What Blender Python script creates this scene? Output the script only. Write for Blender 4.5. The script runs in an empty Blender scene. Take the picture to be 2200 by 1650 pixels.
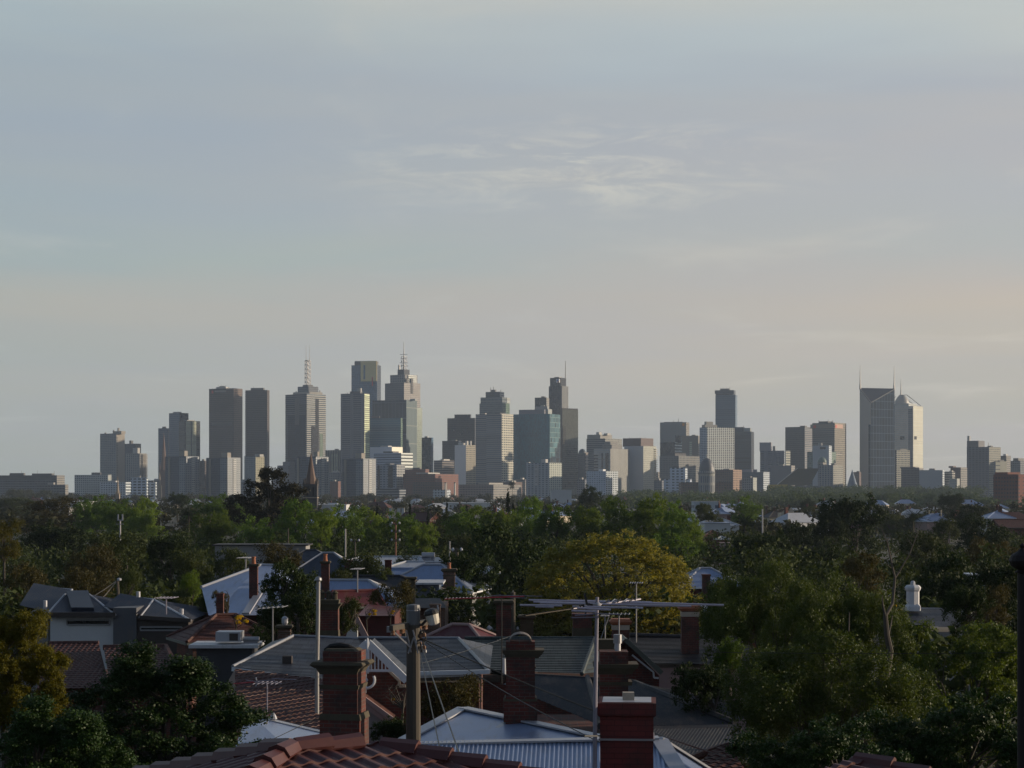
import bpy, bmesh, math, random
import numpy as np
from mathutils import Vector, Matrix
R = math.radians
rnd = random.Random(7)
sc = bpy.context.scene
C = sc.collection
F, CX, HY, CZ = 4100.0, 1100.0, 1050.0, 16.0      # focal length, centre column and horizon row of the photograph (2200 px wide), eye height

def P(x, y, D):
    return Vector(((x-CX)/F*D, D, CZ+(HY-y)/F*D))

def gz(D):
    pts = [(-100, 4.5), (40, 4.5), (120, 3.0), (280, 0.0), (1e6, 0.0)]
    for (a, za), (b, zb) in zip(pts, pts[1:]):
        if D <= b:
            return za+(zb-za)*max(0, (D-a))/(b-a)
    return 0

# ------------------------------------------------------------------ materials
def new_mat(name):
    m = bpy.data.materials.new(name); m.use_nodes = True
    nt = m.node_tree
    return m, nt, nt.nodes['Principled BSDF']

def N(nt, kind, **kw):
    n = nt.nodes.new(kind)
    for k, v in kw.items():
        if k in ('i',):
            for a, b in v.items(): n.inputs[a].default_value = b
        else: setattr(n, k, v)
    return n

def MT(nt, op, a, b=None, c=None):
    n = nt.nodes.new('ShaderNodeMath'); n.operation = op
    for i, v in enumerate((a, b, c)):
        if v is None: continue
        if hasattr(v, 'is_output'): nt.links.new(v, n.inputs[i])
        else: n.inputs[i].default_value = v
    return n.outputs[0]

def MIX(nt, f, a, b, mode='MIX'):
    n = nt.nodes.new('ShaderNodeMix'); n.data_type = 'RGBA'; n.blend_type = mode
    for i, v in ((0, f), (6, a), (7, b)):
        if hasattr(v, 'is_output'): nt.links.new(v, n.inputs[i])
        else: n.inputs[i].default_value = (v if i == 0 else (*v[:3], 1))
    return n.outputs[2]

def mix_f(nt, f, a, b):
    # a + (b-a)*f
    return MT(nt, 'ADD', MT(nt, 'MULTIPLY', f, MT(nt, 'SUBTRACT', b, a)), a)

def noise(nt, vec, scale, detail=3, rough=.6):
    n = nt.nodes.new('ShaderNodeTexNoise'); n.inputs['Scale'].default_value = scale
    n.inputs['Detail'].default_value = detail; n.inputs['Roughness'].default_value = rough
    if vec is not None: nt.links.new(vec, n.inputs['Vector'])
    return n.outputs['Fac']

_M = {}
def plain(name, col, rough=.7, var=.25, scale=1.5, metal=0.0, spec=.5, streak=False):
    if name in _M: return _M[name]
    m, nt, b = new_mat(name)
    tc = N(nt, 'ShaderNodeTexCoord')
    vec = tc.outputs['Object']
    if streak:
        mp = N(nt, 'ShaderNodeMapping'); mp.inputs['Scale'].default_value = (1, 1, .15)
        nt.links.new(vec, mp.inputs['Vector']); vec = mp.outputs[0]
    f = noise(nt, vec, scale, 5, .65)
    f2 = noise(nt, vec, scale*7.3, 3, .6)
    v = MT(nt, 'ADD', MT(nt, 'MULTIPLY', f, .7), MT(nt, 'MULTIPLY', f2, .3))
    k = MT(nt, 'ADD', MT(nt, 'MULTIPLY', MT(nt, 'SUBTRACT', v, .5), var*4), .0)
    k = MT(nt, 'ADD', k, 1.0)
    sc_ = N(nt, 'ShaderNodeVectorMath', operation='SCALE'); sc_.inputs[0].default_value = col[:3]
    nt.links.new(k, sc_.inputs['Scale'])
    nt.links.new(sc_.outputs[0], b.inputs['Base Color'])
    b.inputs['Roughness'].default_value = rough; b.inputs['Metallic'].default_value = metal
    b.inputs['Specular IOR Level'].default_value = spec
    _M[name] = m
    return m

def wall_uv(nt):
    tc = N(nt, 'ShaderNodeTexCoord')
    s = N(nt, 'ShaderNodeSeparateXYZ'); nt.links.new(tc.outputs['Object'], s.inputs[0])
    nn = N(nt, 'ShaderNodeSeparateXYZ'); nt.links.new(tc.outputs['Normal'], nn.inputs[0])
    ax = MT(nt, 'GREATER_THAN', MT(nt, 'ABSOLUTE', nn.outputs[0]), MT(nt, 'ABSOLUTE', nn.outputs[1]))
    u = mix_f(nt, ax, s.outputs[0], s.outputs[1])
    side = MT(nt, 'LESS_THAN', MT(nt, 'ABSOLUTE', nn.outputs[2]), .5)
    return tc, u, s.outputs[2], side

def facade(name, wall, glass, fh=3.6, bw=3.0, vf=.55, hf=.7, gr=.15, gvar=.6, rough=.8, spec=.5):
    """wall with rows of windows: fh floor height, bw bay width, vf / hf glazed share"""
    if name in _M: return _M[name]
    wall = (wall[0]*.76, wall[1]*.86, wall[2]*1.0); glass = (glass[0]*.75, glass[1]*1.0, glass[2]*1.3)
    m, nt, b = new_mat(name)
    tc, u, z, side = wall_uv(nt)
    zz = MT(nt, 'DIVIDE', z, fh); uu = MT(nt, 'DIVIDE', u, bw)
    w1 = MT(nt, 'LESS_THAN', MT(nt, 'FRACT', zz), vf); w2 = MT(nt, 'LESS_THAN', MT(nt, 'FRACT', uu), hf)
    win = MT(nt, 'MULTIPLY', MT(nt, 'MULTIPLY', w1, w2), side)
    cb = N(nt, 'ShaderNodeCombineXYZ')
    nt.links.new(MT(nt, 'FLOOR', zz), cb.inputs[0]); nt.links.new(MT(nt, 'FLOOR', uu), cb.inputs[1])
    wn = N(nt, 'ShaderNodeTexWhiteNoise', noise_dimensions='3D'); nt.links.new(cb.outputs[0], wn.inputs['Vector'])
    k = MT(nt, 'ADD', MT(nt, 'MULTIPLY', wn.outputs['Value'], gvar*1.6), 1-gvar*.8)
    gl = N(nt, 'ShaderNodeVectorMath', operation='SCALE'); gl.inputs[0].default_value = glass[:3]; nt.links.new(k, gl.inputs['Scale'])
    nz = noise(nt, tc.outputs['Object'], .05, 4, .7)
    wl = N(nt, 'ShaderNodeVectorMath', operation='SCALE'); wl.inputs[0].default_value = wall[:3]
    nt.links.new(MT(nt, 'ADD', MT(nt, 'MULTIPLY', nz, .5), .75), wl.inputs['Scale'])
    nt.links.new(MIX(nt, win, wl.outputs[0], gl.outputs[0]), b.inputs['Base Color'])
    nt.links.new(mix_f(nt, win, rough, gr), b.inputs['Roughness'])
    b.inputs['Specular IOR Level'].default_value = spec
    _M[name] = m
    return m

def brick(name, c1, c2, mortar=(.22, .2, .18), bwid=.24, bh=.086, stain=.5):
    if name in _M: return _M[name]
    m, nt, b = new_mat(name)
    tc, u, z, side = wall_uv(nt)
    cb = N(nt, 'ShaderNodeCombineXYZ'); nt.links.new(u, cb.inputs[0]); nt.links.new(z, cb.inputs[1])
    br = N(nt, 'ShaderNodeTexBrick'); nt.links.new(cb.outputs[0], br.inputs['Vector'])
    br.inputs['Color1'].default_value = (*c1, 1); br.inputs['Color2'].default_value = (*c2, 1); br.inputs['Mortar'].default_value = (*mortar, 1)
    br.inputs['Scale'].default_value = 1; br.inputs['Mortar Size'].default_value = .007
    br.inputs['Brick Width'].default_value = bwid; br.inputs['Row Height'].default_value = bh; br.inputs['Bias'].default_value = -.1
    f = noise(nt, tc.outputs['Object'], 1.7, 6, .7)
    r = N(nt, 'ShaderNodeMapRange'); r.inputs[1].default_value = .42; r.inputs[2].default_value = .62; nt.links.new(f, r.inputs[0])
    dk = MIX(nt, MT(nt, 'MULTIPLY', r.outputs[0], stain), br.outputs['Color'], (.03, .025, .022))
    nt.links.new(dk, b.inputs['Base Color'])
    b.inputs['Roughness'].default_value = .9
    bp = N(nt, 'ShaderNodeBump'); bp.inputs['Strength'].default_value = .5; bp.inputs['Distance'].default_value = .01
    bp.invert = True
    nt.links.new(br.outputs['Fac'], bp.inputs['Height']); nt.links.new(bp.outputs[0], b.inputs['Normal'])
    _M[name] = m
    return m

def slates(name, col, w=.3, h=.2, rough=.55, var=.35):
    if name in _M: return _M[name]
    m, nt, b = new_mat(name)
    tc, u, z, side = wall_uv(nt)
    cb = N(nt, 'ShaderNodeCombineXYZ'); nt.links.new(u, cb.inputs[0]); nt.links.new(MT(nt, 'MULTIPLY', z, 2.2), cb.inputs[1])
    br = N(nt, 'ShaderNodeTexBrick'); nt.links.new(cb.outputs[0], br.inputs['Vector'])
    a = [c*(1+var) for c in col]; d = [c*(1-var) for c in col]
    br.inputs['Color1'].default_value = (*a, 1); br.inputs['Color2'].default_value = (*d, 1); br.inputs['Mortar'].default_value = (*[c*.3 for c in col], 1)
    br.inputs['Scale'].default_value = 1; br.inputs['Mortar Size'].default_value = .012
    br.inputs['Brick Width'].default_value = w; br.inputs['Row Height'].default_value = h
    f = noise(nt, tc.outputs['Object'], .9, 5, .7)
    c = MIX(nt, MT(nt, 'MULTIPLY', f, .6), br.outputs['Color'], [c*.6 for c in col])
    nt.links.new(c, b.inputs['Base Color']); b.inputs['Roughness'].default_value = rough
    bp = N(nt, 'ShaderNodeBump'); bp.inputs['Strength'].default_value = .4; bp.inputs['Distance'].default_value = .02; bp.invert = True
    nt.links.new(br.outputs['Fac'], bp.inputs['Height']); nt.links.new(bp.outputs[0], b.inputs['Normal'])
    _M[name] = m
    return m

def metal_roof(name, col, rough=.4, var=.12, metal=.25):
    """painted or galvanised sheet with blotchy weathering"""
    if name in _M: return _M[name]
    m, nt, b = new_mat(name)
    tc = N(nt, 'ShaderNodeTexCoord')
    f = noise(nt, tc.outputs['Object'], .5, 6, .7); g = noise(nt, tc.outputs['Object'], 4, 4, .6)
    k = MT(nt, 'ADD', MT(nt, 'MULTIPLY', f, var*3), MT(nt, 'MULTIPLY', g, var))
    k = MT(nt, 'ADD', k, 1-2*var)
    s = N(nt, 'ShaderNodeVectorMath', operation='SCALE'); s.inputs[0].default_value = col; nt.links.new(k, s.inputs['Scale'])
    st_ = N(nt, 'ShaderNodeMapping'); st_.inputs['Scale'].default_value = (2.2, .5, .5); nt.links.new(tc.outputs['Object'], st_.inputs['Vector'])
    g2 = noise(nt, st_.outputs[0], 1.3, 6, .75)
    r = N(nt, 'ShaderNodeMapRange'); r.inputs[1].default_value = .50; r.inputs[2].default_value = .74; nt.links.new(g2, r.inputs[0])
    c = MIX(nt, MT(nt, 'MULTIPLY', r.outputs[0], .45), s.outputs[0], (.16, .12, .09))
    nt.links.new(c, b.inputs['Base Color'])
    nt.links.new(MT(nt, 'ADD', MT(nt, 'MULTIPLY', f, .3), rough-.12), b.inputs['Roughness'])
    b.inputs['Metallic'].default_value = metal
    _M[name] = m
    return m

def leaf_mat(name, ca, cb_, rough=.5, trans=.3, spec=.4, nscale=.35):
    if name in _M: return _M[name]
    m, nt, b = new_mat(name)
    g = N(nt, 'ShaderNodeNewGeometry'); tc = N(nt, 'ShaderNodeTexCoord')
    oi = N(nt, 'ShaderNodeObjectInfo')
    f = noise(nt, tc.outputs['Object'], nscale, 2, .5)
    f2 = N(nt, 'ShaderNodeMapRange'); f2.inputs[1].default_value = .35; f2.inputs[2].default_value = .65; nt.links.new(f, f2.inputs[0])
    k = MT(nt, 'ADD', MT(nt, 'MULTIPLY', g.outputs['Random Per Island'], .5), MT(nt, 'MULTIPLY', f2.outputs[0], .5))
    col = MIX(nt, k, ca, cb_)
    s = N(nt, 'ShaderNodeVectorMath', operation='SCALE'); nt.links.new(col, s.inputs[0])
    nt.links.new(MT(nt, 'ADD', MT(nt, 'MULTIPLY', oi.outputs['Random'], .5), .75), s.inputs['Scale'])
    nt.links.new(s.outputs[0], b.inputs['Base Color'])
    b.inputs['Roughness'].default_value = max(.55, rough+.15); b.inputs['Specular IOR Level'].default_value = spec*.4
    t = N(nt, 'ShaderNodeBsdfTranslucent')
    y = MIX(nt, 1.0, s.outputs[0], (1.5, 1.35, .6), 'MULTIPLY'); nt.links.new(y, t.inputs['Color'])
    mx = N(nt, 'ShaderNodeMixShader'); mx.inputs[0].default_value = trans
    nt.links.new(b.outputs[0], mx.inputs[1]); nt.links.new(t.outputs[0], mx.inputs[2])
    nt.links.new(mx.outputs[0], nt.nodes['Material Output'].inputs['Surface'])
    _M[name] = m
    return m

# ------------------------------------------------------------------ objects
def tag(o, label=None, cat=None, group=None, kind=None):
    if label: o['label'] = label
    if cat: o['category'] = cat
    if group: o['group'] = group
    if kind: o['kind'] = kind
    return o

def thing(name, label, cat, loc, rz=0, group=None):
    o = bpy.data.objects.new(name, None); C.objects.link(o)
    o.empty_display_size = .5
    o.location = loc; o.rotation_euler = (0, 0, rz)
    return tag(o, label, cat, group)

class MB:
    def __init__(s): s.v = []; s.f = []; s.mi = []
    def add(s, vs, fs, mi=0):
        k = len(s.v); s.v += [Vector(v) for v in vs]; s.f += [tuple(i+k for i in f) for f in fs]; s.mi += [mi]*len(fs)
        return s
    def box(s, x0, x1, y0, y1, z0, z1, mi=0, M=None):
        vs = [Vector((x, y, z)) for z in (z0, z1) for y in (y0, y1) for x in (x0, x1)]
        if M is not None: vs = [M @ v for v in vs]
        return s.add(vs, [(0, 2, 3, 1), (4, 5, 7, 6), (0, 1, 5, 4), (2, 6, 7, 3), (0, 4, 6, 2), (1, 3, 7, 5)], mi)
    def prism(s, pts, z0, z1, mi=0, top=1.0, c=None):
        n = len(pts)
        if c is None: c = (sum(p[0] for p in pts)/n, sum(p[1] for p in pts)/n)
        vs = [(p[0], p[1], z0) for p in pts]+[(c[0]+(p[0]-c[0])*top, c[1]+(p[1]-c[1])*top, z1) for p in pts]
        fs = [tuple(reversed(range(n))), tuple(range(n, 2*n))]+[(i, (i+1) % n, n+(i+1) % n, n+i) for i in range(n)]
        return s.add(vs, fs, mi)
    def bar(s, a, b, w, h=None, mi=0):
        """rectangular bar from a to b"""
        a, b = Vector(a), Vector(b); h = w if h is None else h
        d = (b-a); L = d.length
        if L < 1e-6: return s
        d.normalize()
        up = Vector((0, 0, 1)) if abs(d.z) < .95 else Vector((0, 1, 0))
        sx = d.cross(up).normalized(); sy = sx.cross(d).normalized()
        vs = [p+sx*(i*w/2)+sy*(j*h/2) for p in (a, b) for (i, j) in ((-1, -1), (1, -1), (1, 1), (-1, 1))]
        return s.add(vs, [(3, 2, 1, 0), (4, 5, 6, 7), (0, 1, 5, 4), (1, 2, 6, 5), (2, 3, 7, 6), (3, 0, 4, 7)], mi)
    def tube(s, pts, rad, n=6, mi=0, cap=True):
        pts = [Vector(p) for p in pts]
        rads = rad if isinstance(rad, (list, tuple)) else [rad]*len(pts)
        k = len(s.v); prev = None
        for i, p in enumerate(pts):
            d = (pts[min(i+1, len(pts)-1)]-pts[max(i-1, 0)])
            d = d.normalized() if d.length > 1e-9 else Vector((0, 0, 1))
            if prev is None:
                up = Vector((0, 0, 1)) if abs(d.z) < .9 else Vector((1, 0, 0))
                sx = d.cross(up).normalized()
            else:
                sx = (prev-d*prev.dot(d)).normalized()
            prev = sx; sy = d.cross(sx)
            for j in range(n):
                a = 2*math.pi*j/n
                s.v.append(p+(sx*math.cos(a)+sy*math.sin(a))*rads[i])
        fs = []
        for i in range(len(pts)-1):
            for j in range(n):
                fs.append((k+i*n+j, k+i*n+(j+1) % n, k+(i+1)*n+(j+1) % n, k+(i+1)*n+j))
        if cap:
            fs.append(tuple(k+j for j in reversed(range(n)))); fs.append(tuple(k+(len(pts)-1)*n+j for j in range(n)))
        s.f += fs; s.mi += [mi]*len(fs)
        return s
    def lathe(s, c, prof, n=12, mi=0):
        """prof: (radius, z) pairs, bottom to top"""
        c = Vector(c); k = len(s.v)
        for r, z in prof:
            for j in range(n):
                a = 2*math.pi*j/n; s.v.append(c+Vector((r*math.cos(a), r*math.sin(a), z)))
        fs = []
        for i in range(len(prof)-1):
            for j in range(n):
                fs.append((k+i*n+j, k+i*n+(j+1) % n, k+(i+1)*n+(j+1) % n, k+(i+1)*n+j))
        fs.append(tuple(k+j for j in reversed(range(n)))); fs.append(tuple(k+(len(prof)-1)*n+j for j in range(n)))
        s.f += fs; s.mi += [mi]*len(fs)
        return s
    def build(s, name, mats, parent=None, world=True, loc=None):
        me = bpy.data.meshes.new(name)
        off = Vector((0, 0, 0))
        if loc is not None: off = Vector(loc)
        elif parent is not None and world:
            q = parent
            while q is not None: off += q.location; q = q.parent
        me.from_pydata([tuple(v-off) for v in s.v], [], s.f)
        if not isinstance(mats, (list, tuple)): mats = [mats]
        for m in mats: me.materials.append(m)
        if len(mats) > 1: me.polygons.foreach_set('material_index', s.mi)
        me.update()
        o = bpy.data.objects.new(name, me); C.objects.link(o)
        if parent is not None: o.parent = parent
        if loc is not None: o.location = loc
        return o

def smooth(o, ang=40):
    o.data.shade_smooth() if hasattr(o.data, 'shade_smooth') else None
    return o

def children(o): return [c for c in bpy.data.objects if c.parent is o]
_kids = {}
def copy_tree(o, parent=None):
    c = o.copy(); C.objects.link(c); c.parent = parent
    if o.name not in _kids: _kids[o.name] = list(o.children)
    for ch in _kids[o.name]: copy_tree(ch, c)
    return c

# roof faces with real corrugation or tile courses, clipped to the polygon
def roof_face(mb, poly, kind='plain', mi=0):
    poly = [Vector(p) for p in poly]
    n = Vector((0, 0, 0))
    for i in range(len(poly)): n += (poly[i]-poly[0]).cross(poly[(i+1) % len(poly)]-poly[0])
    if n.z < 0: poly.reverse(); n = -n
    n.normalize()
    if kind == 'plain':
        mb.add(poly, [tuple(range(len(poly)))], mi); return
    v = (Vector((0, 0, 1))-n*n.z)
    v = v.normalized() if v.length > 1e-5 else Vector((0, 1, 0))
    u = v.cross(n).normalized()
    o = poly[0]
    us = [(p-o).dot(u) for p in poly]; vs_ = [(p-o).dot(v) for p in poly]
    u0, u1, v0, v1 = min(us), max(us), min(vs_), max(vs_)
    bm = bmesh.new()
    if kind[0] == 'corr':
        per, amp = kind[1], kind[2]
        k = max(2, int((u1-u0)/per*6)+2)
        rows = []
        for vv in (v0-.01, v1+.01):
            rows.append([bm.verts.new(o+u*(u0+i*per/6)+v*vv+n*(amp*math.sin(i*math.pi/3))) for i in range(k)])
        for i in range(k-1): bm.faces.new((rows[0][i], rows[0][i+1], rows[1][i+1], rows[1][i]))
    elif kind[0] == 'tile':
        rh, cw, th = kind[1], kind[2], kind[3]
        sub = 8
        prof = [0, .1, .55, .95, 1.0, .8, .35, .05]
        ncol = int((u1-u0)/cw*sub)+2; nrow = int((v1-v0)/rh)+2
        prev_top = None
        for r in range(nrow):
            va = v0+r*rh; vb = va+rh
            jit = rnd.uniform(-.004, .004)
            lo = [bm.verts.new(o+u*(u0+i*cw/sub)+v*(va+jit)+n*(th+prof[i % sub]*th*1.3)) for i in range(ncol)]
            hi = [bm.verts.new(o+u*(u0+i*cw/sub)+v*vb+n*(prof[i % sub]*th*1.3)) for i in range(ncol)]
            for i in range(ncol-1):
                bm.faces.new((lo[i], lo[i+1], hi[i+1], hi[i]))
                if prev_top: bm.faces.new((prev_top[i], prev_top[i+1], lo[i+1], lo[i]))
            prev_top = hi
    elif kind[0] == 'course':
        rh, th = kind[1], kind[2]
        nrow = int((v1-v0)/rh)+2; pt = None
        for r in range(nrow):
            va = v0+r*rh
            lo = [bm.verts.new(o+u*uu+v*va+n*th) for uu in (u0, u1)]
            hi = [bm.verts.new(o+u*uu+v*(va+rh)) for uu in (u0, u1)]
            bm.faces.new((lo[0], lo[1], hi[1], hi[0]))
            if pt: bm.faces.new((pt[0], pt[1], lo[1], lo[0]))
            pt = hi
    for i in range(len(poly)):
        a, b = poly[i], poly[(i+1) % len(poly)]
        if (b-a).length < 1e-4: continue
        out = (b-a).cross(n).normalized()
        bmesh.ops.bisect_plane(bm, geom=bm.verts[:]+bm.edges[:]+bm.faces[:], plane_co=a, plane_no=out, clear_outer=True)
    bm.verts.index_update()
    mb.add([vv.co.copy() for vv in bm.verts], [tuple(x.index for x in f.verts) for f in bm.faces], mi)
    bm.free()
CORR = ('corr', .09, .012)
TILE = ('tile', .32, .24, .022)
# ------------------------------------------------------------------ camera, sky, sun, haze, ground
cam = bpy.data.cameras.new('camera'); camo = bpy.data.objects.new('camera', cam); C.objects.link(camo)
camo.location = (0, 0, CZ); camo.rotation_euler = (R(90), 0, 0)
cam.sensor_width = 36; cam.lens = 36*F/2200; cam.shift_y = (HY-825)/2200
cam.clip_start = .5; cam.clip_end = 40000
sc.camera = camo

SUN_EL, SUN_AZ = 9.0, 78.0          # azimuth from +Y (view direction) towards +X (right)
sd = Vector((math.sin(R(SUN_AZ))*math.cos(R(SUN_EL)), math.cos(R(SUN_AZ))*math.cos(R(SUN_EL)), math.sin(R(SUN_EL))))
sl = bpy.data.lights.new('sun', 'SUN'); so = bpy.data.objects.new('sun', sl); C.objects.link(so)
sl.energy = 5.0; sl.angle = R(.6); sl.color = (1.0, .82, .60)
so.rotation_euler = (-sd).to_track_quat('-Z', 'Y').to_euler(); so.location = (60, 0, 80)

w = bpy.data.worlds.new('World'); sc.world = w; w.use_nodes = True
nt = w.node_tree; nt.nodes.clear()
out = N(nt, 'ShaderNodeOutputWorld'); bg = N(nt, 'ShaderNodeBackground')
sky = N(nt, 'ShaderNodeTexSky', sky_type='NISHITA', sun_disc=False)
sky.sun_elevation = R(SUN_EL); sky.sun_rotation = R(SUN_AZ); sky.air_density = 1.0; sky.dust_density = 1.5; sky.ozone_density = 1.5
tc = N(nt, 'ShaderNodeTexCoord')
s = N(nt, 'ShaderNodeSeparateXYZ'); nt.links.new(tc.outputs['Generated'], s.inputs[0])
zc = MT(nt, 'MAXIMUM', s.outputs[2], 0.0)
zp = MT(nt, 'ADD', zc, .035)
pl = N(nt, 'ShaderNodeCombineXYZ')
nt.links.new(MT(nt, 'DIVIDE', s.outputs[0], zp), pl.inputs[0]); nt.links.new(MT(nt, 'DIVIDE', s.outputs[1], zp), pl.inputs[1])
# thin veil of high cloud: pale, warmer where it is seen edge-on near the horizon
def ramp(fac, stops):
    r = N(nt, 'ShaderNodeValToRGB'); nt.links.new(fac, r.inputs[0])
    e = r.color_ramp.elements
    while len(e) < len(stops): e.new(.5)
    for el, (p, c) in zip(e, stops):
        el.position = p; el.color = (*c, 1)
    return r.outputs[0]
def lin(*c): return tuple(((v/255)/12.92 if v/255 < .04045 else ((v/255+.055)/1.055)**2.4) for v in c)
def ZY(y): return math.sin(math.atan((HY-y)/F))
# warp the veil a little so that its bands drift instead of lying level
wv = N(nt, 'ShaderNodeMapping'); wv.inputs['Scale'].default_value = (1.3, 1.3, 9); nt.links.new(tc.outputs['Generated'], wv.inputs['Vector'])
wn_ = noise(nt, wv.outputs[0], 2.2, 4, .55)
zw = MT(nt, 'ADD', zc, MT(nt, 'MULTIPLY', MT(nt, 'SUBTRACT', wn_, .5), .075))
veil = ramp(MT(nt, 'MULTIPLY', zw, 2.0), [
    (0.0, lin(176, 174, 168)), (ZY(900)*2, lin(177, 176, 170)), (ZY(760)*2, lin(182, 178, 171)), (ZY(670)*2, lin(185, 178, 171)),
    (ZY(560)*2, lin(171, 178, 177)), (ZY(440)*2, lin(169, 176, 181)), (ZY(320)*2, lin(168, 173, 181)), (ZY(210)*2, lin(167, 174, 183)),
    (ZY(90)*2, lin(178, 187, 191)), (ZY(0)*2, lin(183, 192, 195)), (1.0, lin(165, 180, 196))])
# broad soft grey-lavender sheets
m1 = N(nt, 'ShaderNodeMapping'); m1.inputs['Scale'].default_value = (.30, .22, 1); m1.inputs['Location'].default_value = (3.1, 1.7, 0); nt.links.new(pl.outputs[0], m1.inputs['Vector'])
n1 = noise(nt, m1.outputs[0], 1.1, 6, .52)
k1 = N(nt, 'ShaderNodeMapRange', interpolation_type='SMOOTHSTEP'); k1.inputs[1].default_value = .38; k1.inputs[2].default_value = .68; nt.links.new(n1, k1.inputs[0])
c1 = MIX(nt, MT(nt, 'MULTIPLY', k1.outputs[0], .55), veil, lin(181, 177, 178))
# fibrous bright wisps
m2 = N(nt, 'ShaderNodeMapping'); m2.inputs['Scale'].default_value = (1.0, .55, 1); m2.inputs['Rotation'].default_value = (0, 0, R(-28)); m2.inputs['Location'].default_value = (.4, .95, 0); nt.links.new(pl.outputs[0], m2.inputs['Vector'])
n2 = N(nt, 'ShaderNodeTexNoise'); nt.links.new(m2.outputs[0], n2.inputs['Vector']); n2.inputs['Scale'].default_value = 1.25
n2.inputs['Detail'].default_value = 7; n2.inputs['Roughness'].default_value = .52; n2.inputs['Distortion'].default_value = .6
k2 = N(nt, 'ShaderNodeMapRange', interpolation_type='SMOOTHSTEP'); k2.inputs[1].default_value = .54; k2.inputs[2].default_value = .80; nt.links.new(n2.outputs['Fac'], k2.inputs[0])
c2 = MIX(nt, MT(nt, 'MULTIPLY', k2.outputs[0], .55), c1, lin(200, 197, 190))
# patch of cirrus just over the middle of the view
cd = P(1230, 362, 1).xyz-Vector((0, 0, CZ)); cd.normalize()
dv = N(nt, 'ShaderNodeVectorMath', operation='SUBTRACT'); nt.links.new(tc.outputs['Generated'], dv.inputs[0]); dv.inputs[1].default_value = cd
ds = N(nt, 'ShaderNodeVectorMath', operation='MULTIPLY'); nt.links.new(dv.outputs[0], ds.inputs[0]); ds.inputs[1].default_value = (7, 7, 34)
dl = N(nt, 'ShaderNodeVectorMath', operation='LENGTH'); nt.links.new(ds.outputs[0], dl.inputs[0])
pk = N(nt, 'ShaderNodeMapRange', interpolation_type='SMOOTHSTEP'); pk.inputs[1].default_value = 1.2; pk.inputs[2].default_value = .1; nt.links.new(dl.outputs['Value'], pk.inputs[0])
m3 = N(nt, 'ShaderNodeMapping'); m3.inputs['Scale'].default_value = (10, 10, 52); m3.inputs['Rotation'].default_value = (0, R(8), 0); nt.links.new(tc.outputs['Generated'], m3.inputs['Vector'])
n3 = N(nt, 'ShaderNodeTexNoise'); nt.links.new(m3.outputs[0], n3.inputs['Vector']); n3.inputs['Scale'].default_value = 1.6; n3.inputs['Detail'].default_value = 7; n3.inputs['Roughness'].default_value = .68; n3.inputs['Distortion'].default_value = .8
k3 = N(nt, 'ShaderNodeMapRange', interpolation_type='SMOOTHSTEP'); k3.inputs[1].default_value = .45; k3.inputs[2].default_value = .70; nt.links.new(n3.outputs['Fac'], k3.inputs[0])
c3 = MIX(nt, MT(nt, 'MULTIPLY', MT(nt, 'MULTIPLY', k3.outputs[0], pk.outputs[0]), .75), c2, lin(212, 206, 194))
skyc = N(nt, 'ShaderNodeVectorMath', operation='SCALE'); nt.links.new(sky.outputs[0], skyc.inputs[0]); skyc.inputs['Scale'].default_value = .10
allc0 = MIX(nt, .93, skyc.outputs[0], c3)
ax_ = N(nt, 'ShaderNodeMapRange'); ax_.inputs[1].default_value = -.30; ax_.inputs[2].default_value = .28; nt.links.new(s.outputs[0], ax_.inputs[0])
m4 = N(nt, 'ShaderNodeMapping'); m4.inputs['Scale'].default_value = (2.6, 2.6, 21); m4.inputs['Rotation'].default_value = (0, R(-5), 0); m4.inputs['Location'].default_value = (.3, 1.2, .4); nt.links.new(tc.outputs['Generated'], m4.inputs['Vector'])
n4 = N(nt, 'ShaderNodeTexNoise'); nt.links.new(m4.outputs[0], n4.inputs['Vector']); n4.inputs['Scale'].default_value = 1.0; n4.inputs['Detail'].default_value = 5; n4.inputs['Roughness'].default_value = .5; n4.inputs['Distortion'].default_value = .5
k4 = N(nt, 'ShaderNodeMapRange', interpolation_type='SMOOTHSTEP'); k4.inputs[1].default_value = .34; k4.inputs[2].default_value = .68; nt.links.new(n4.outputs['Fac'], k4.inputs[0])
allc0 = MIX(nt, 1.0, allc0, MIX(nt, k4.outputs[0], (1.08, 1.12, 1.10), (1.17, 1.155, 1.065)), 'MULTIPLY')
allc = MIX(nt, 1.0, allc0, MIX(nt, ax_.outputs[0], (.80, .88, .95), (1.05, 1.0, 1.0)), 'MULTIPLY')
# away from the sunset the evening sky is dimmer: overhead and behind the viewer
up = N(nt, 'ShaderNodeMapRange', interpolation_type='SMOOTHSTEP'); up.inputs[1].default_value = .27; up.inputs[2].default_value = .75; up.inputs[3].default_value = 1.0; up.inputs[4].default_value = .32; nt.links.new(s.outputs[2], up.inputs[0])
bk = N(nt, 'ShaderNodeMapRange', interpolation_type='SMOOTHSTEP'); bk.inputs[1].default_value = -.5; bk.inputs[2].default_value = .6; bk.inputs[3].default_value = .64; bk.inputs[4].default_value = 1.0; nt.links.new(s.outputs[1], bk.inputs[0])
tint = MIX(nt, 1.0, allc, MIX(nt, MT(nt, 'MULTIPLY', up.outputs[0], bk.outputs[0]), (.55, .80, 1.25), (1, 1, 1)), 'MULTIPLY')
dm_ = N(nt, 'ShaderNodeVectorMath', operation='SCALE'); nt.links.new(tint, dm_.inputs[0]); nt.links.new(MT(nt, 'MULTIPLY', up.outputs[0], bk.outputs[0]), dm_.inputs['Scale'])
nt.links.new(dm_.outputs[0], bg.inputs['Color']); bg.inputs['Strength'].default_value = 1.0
nt.links.new(bg.outputs[0], out.inputs['Surface'])

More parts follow.
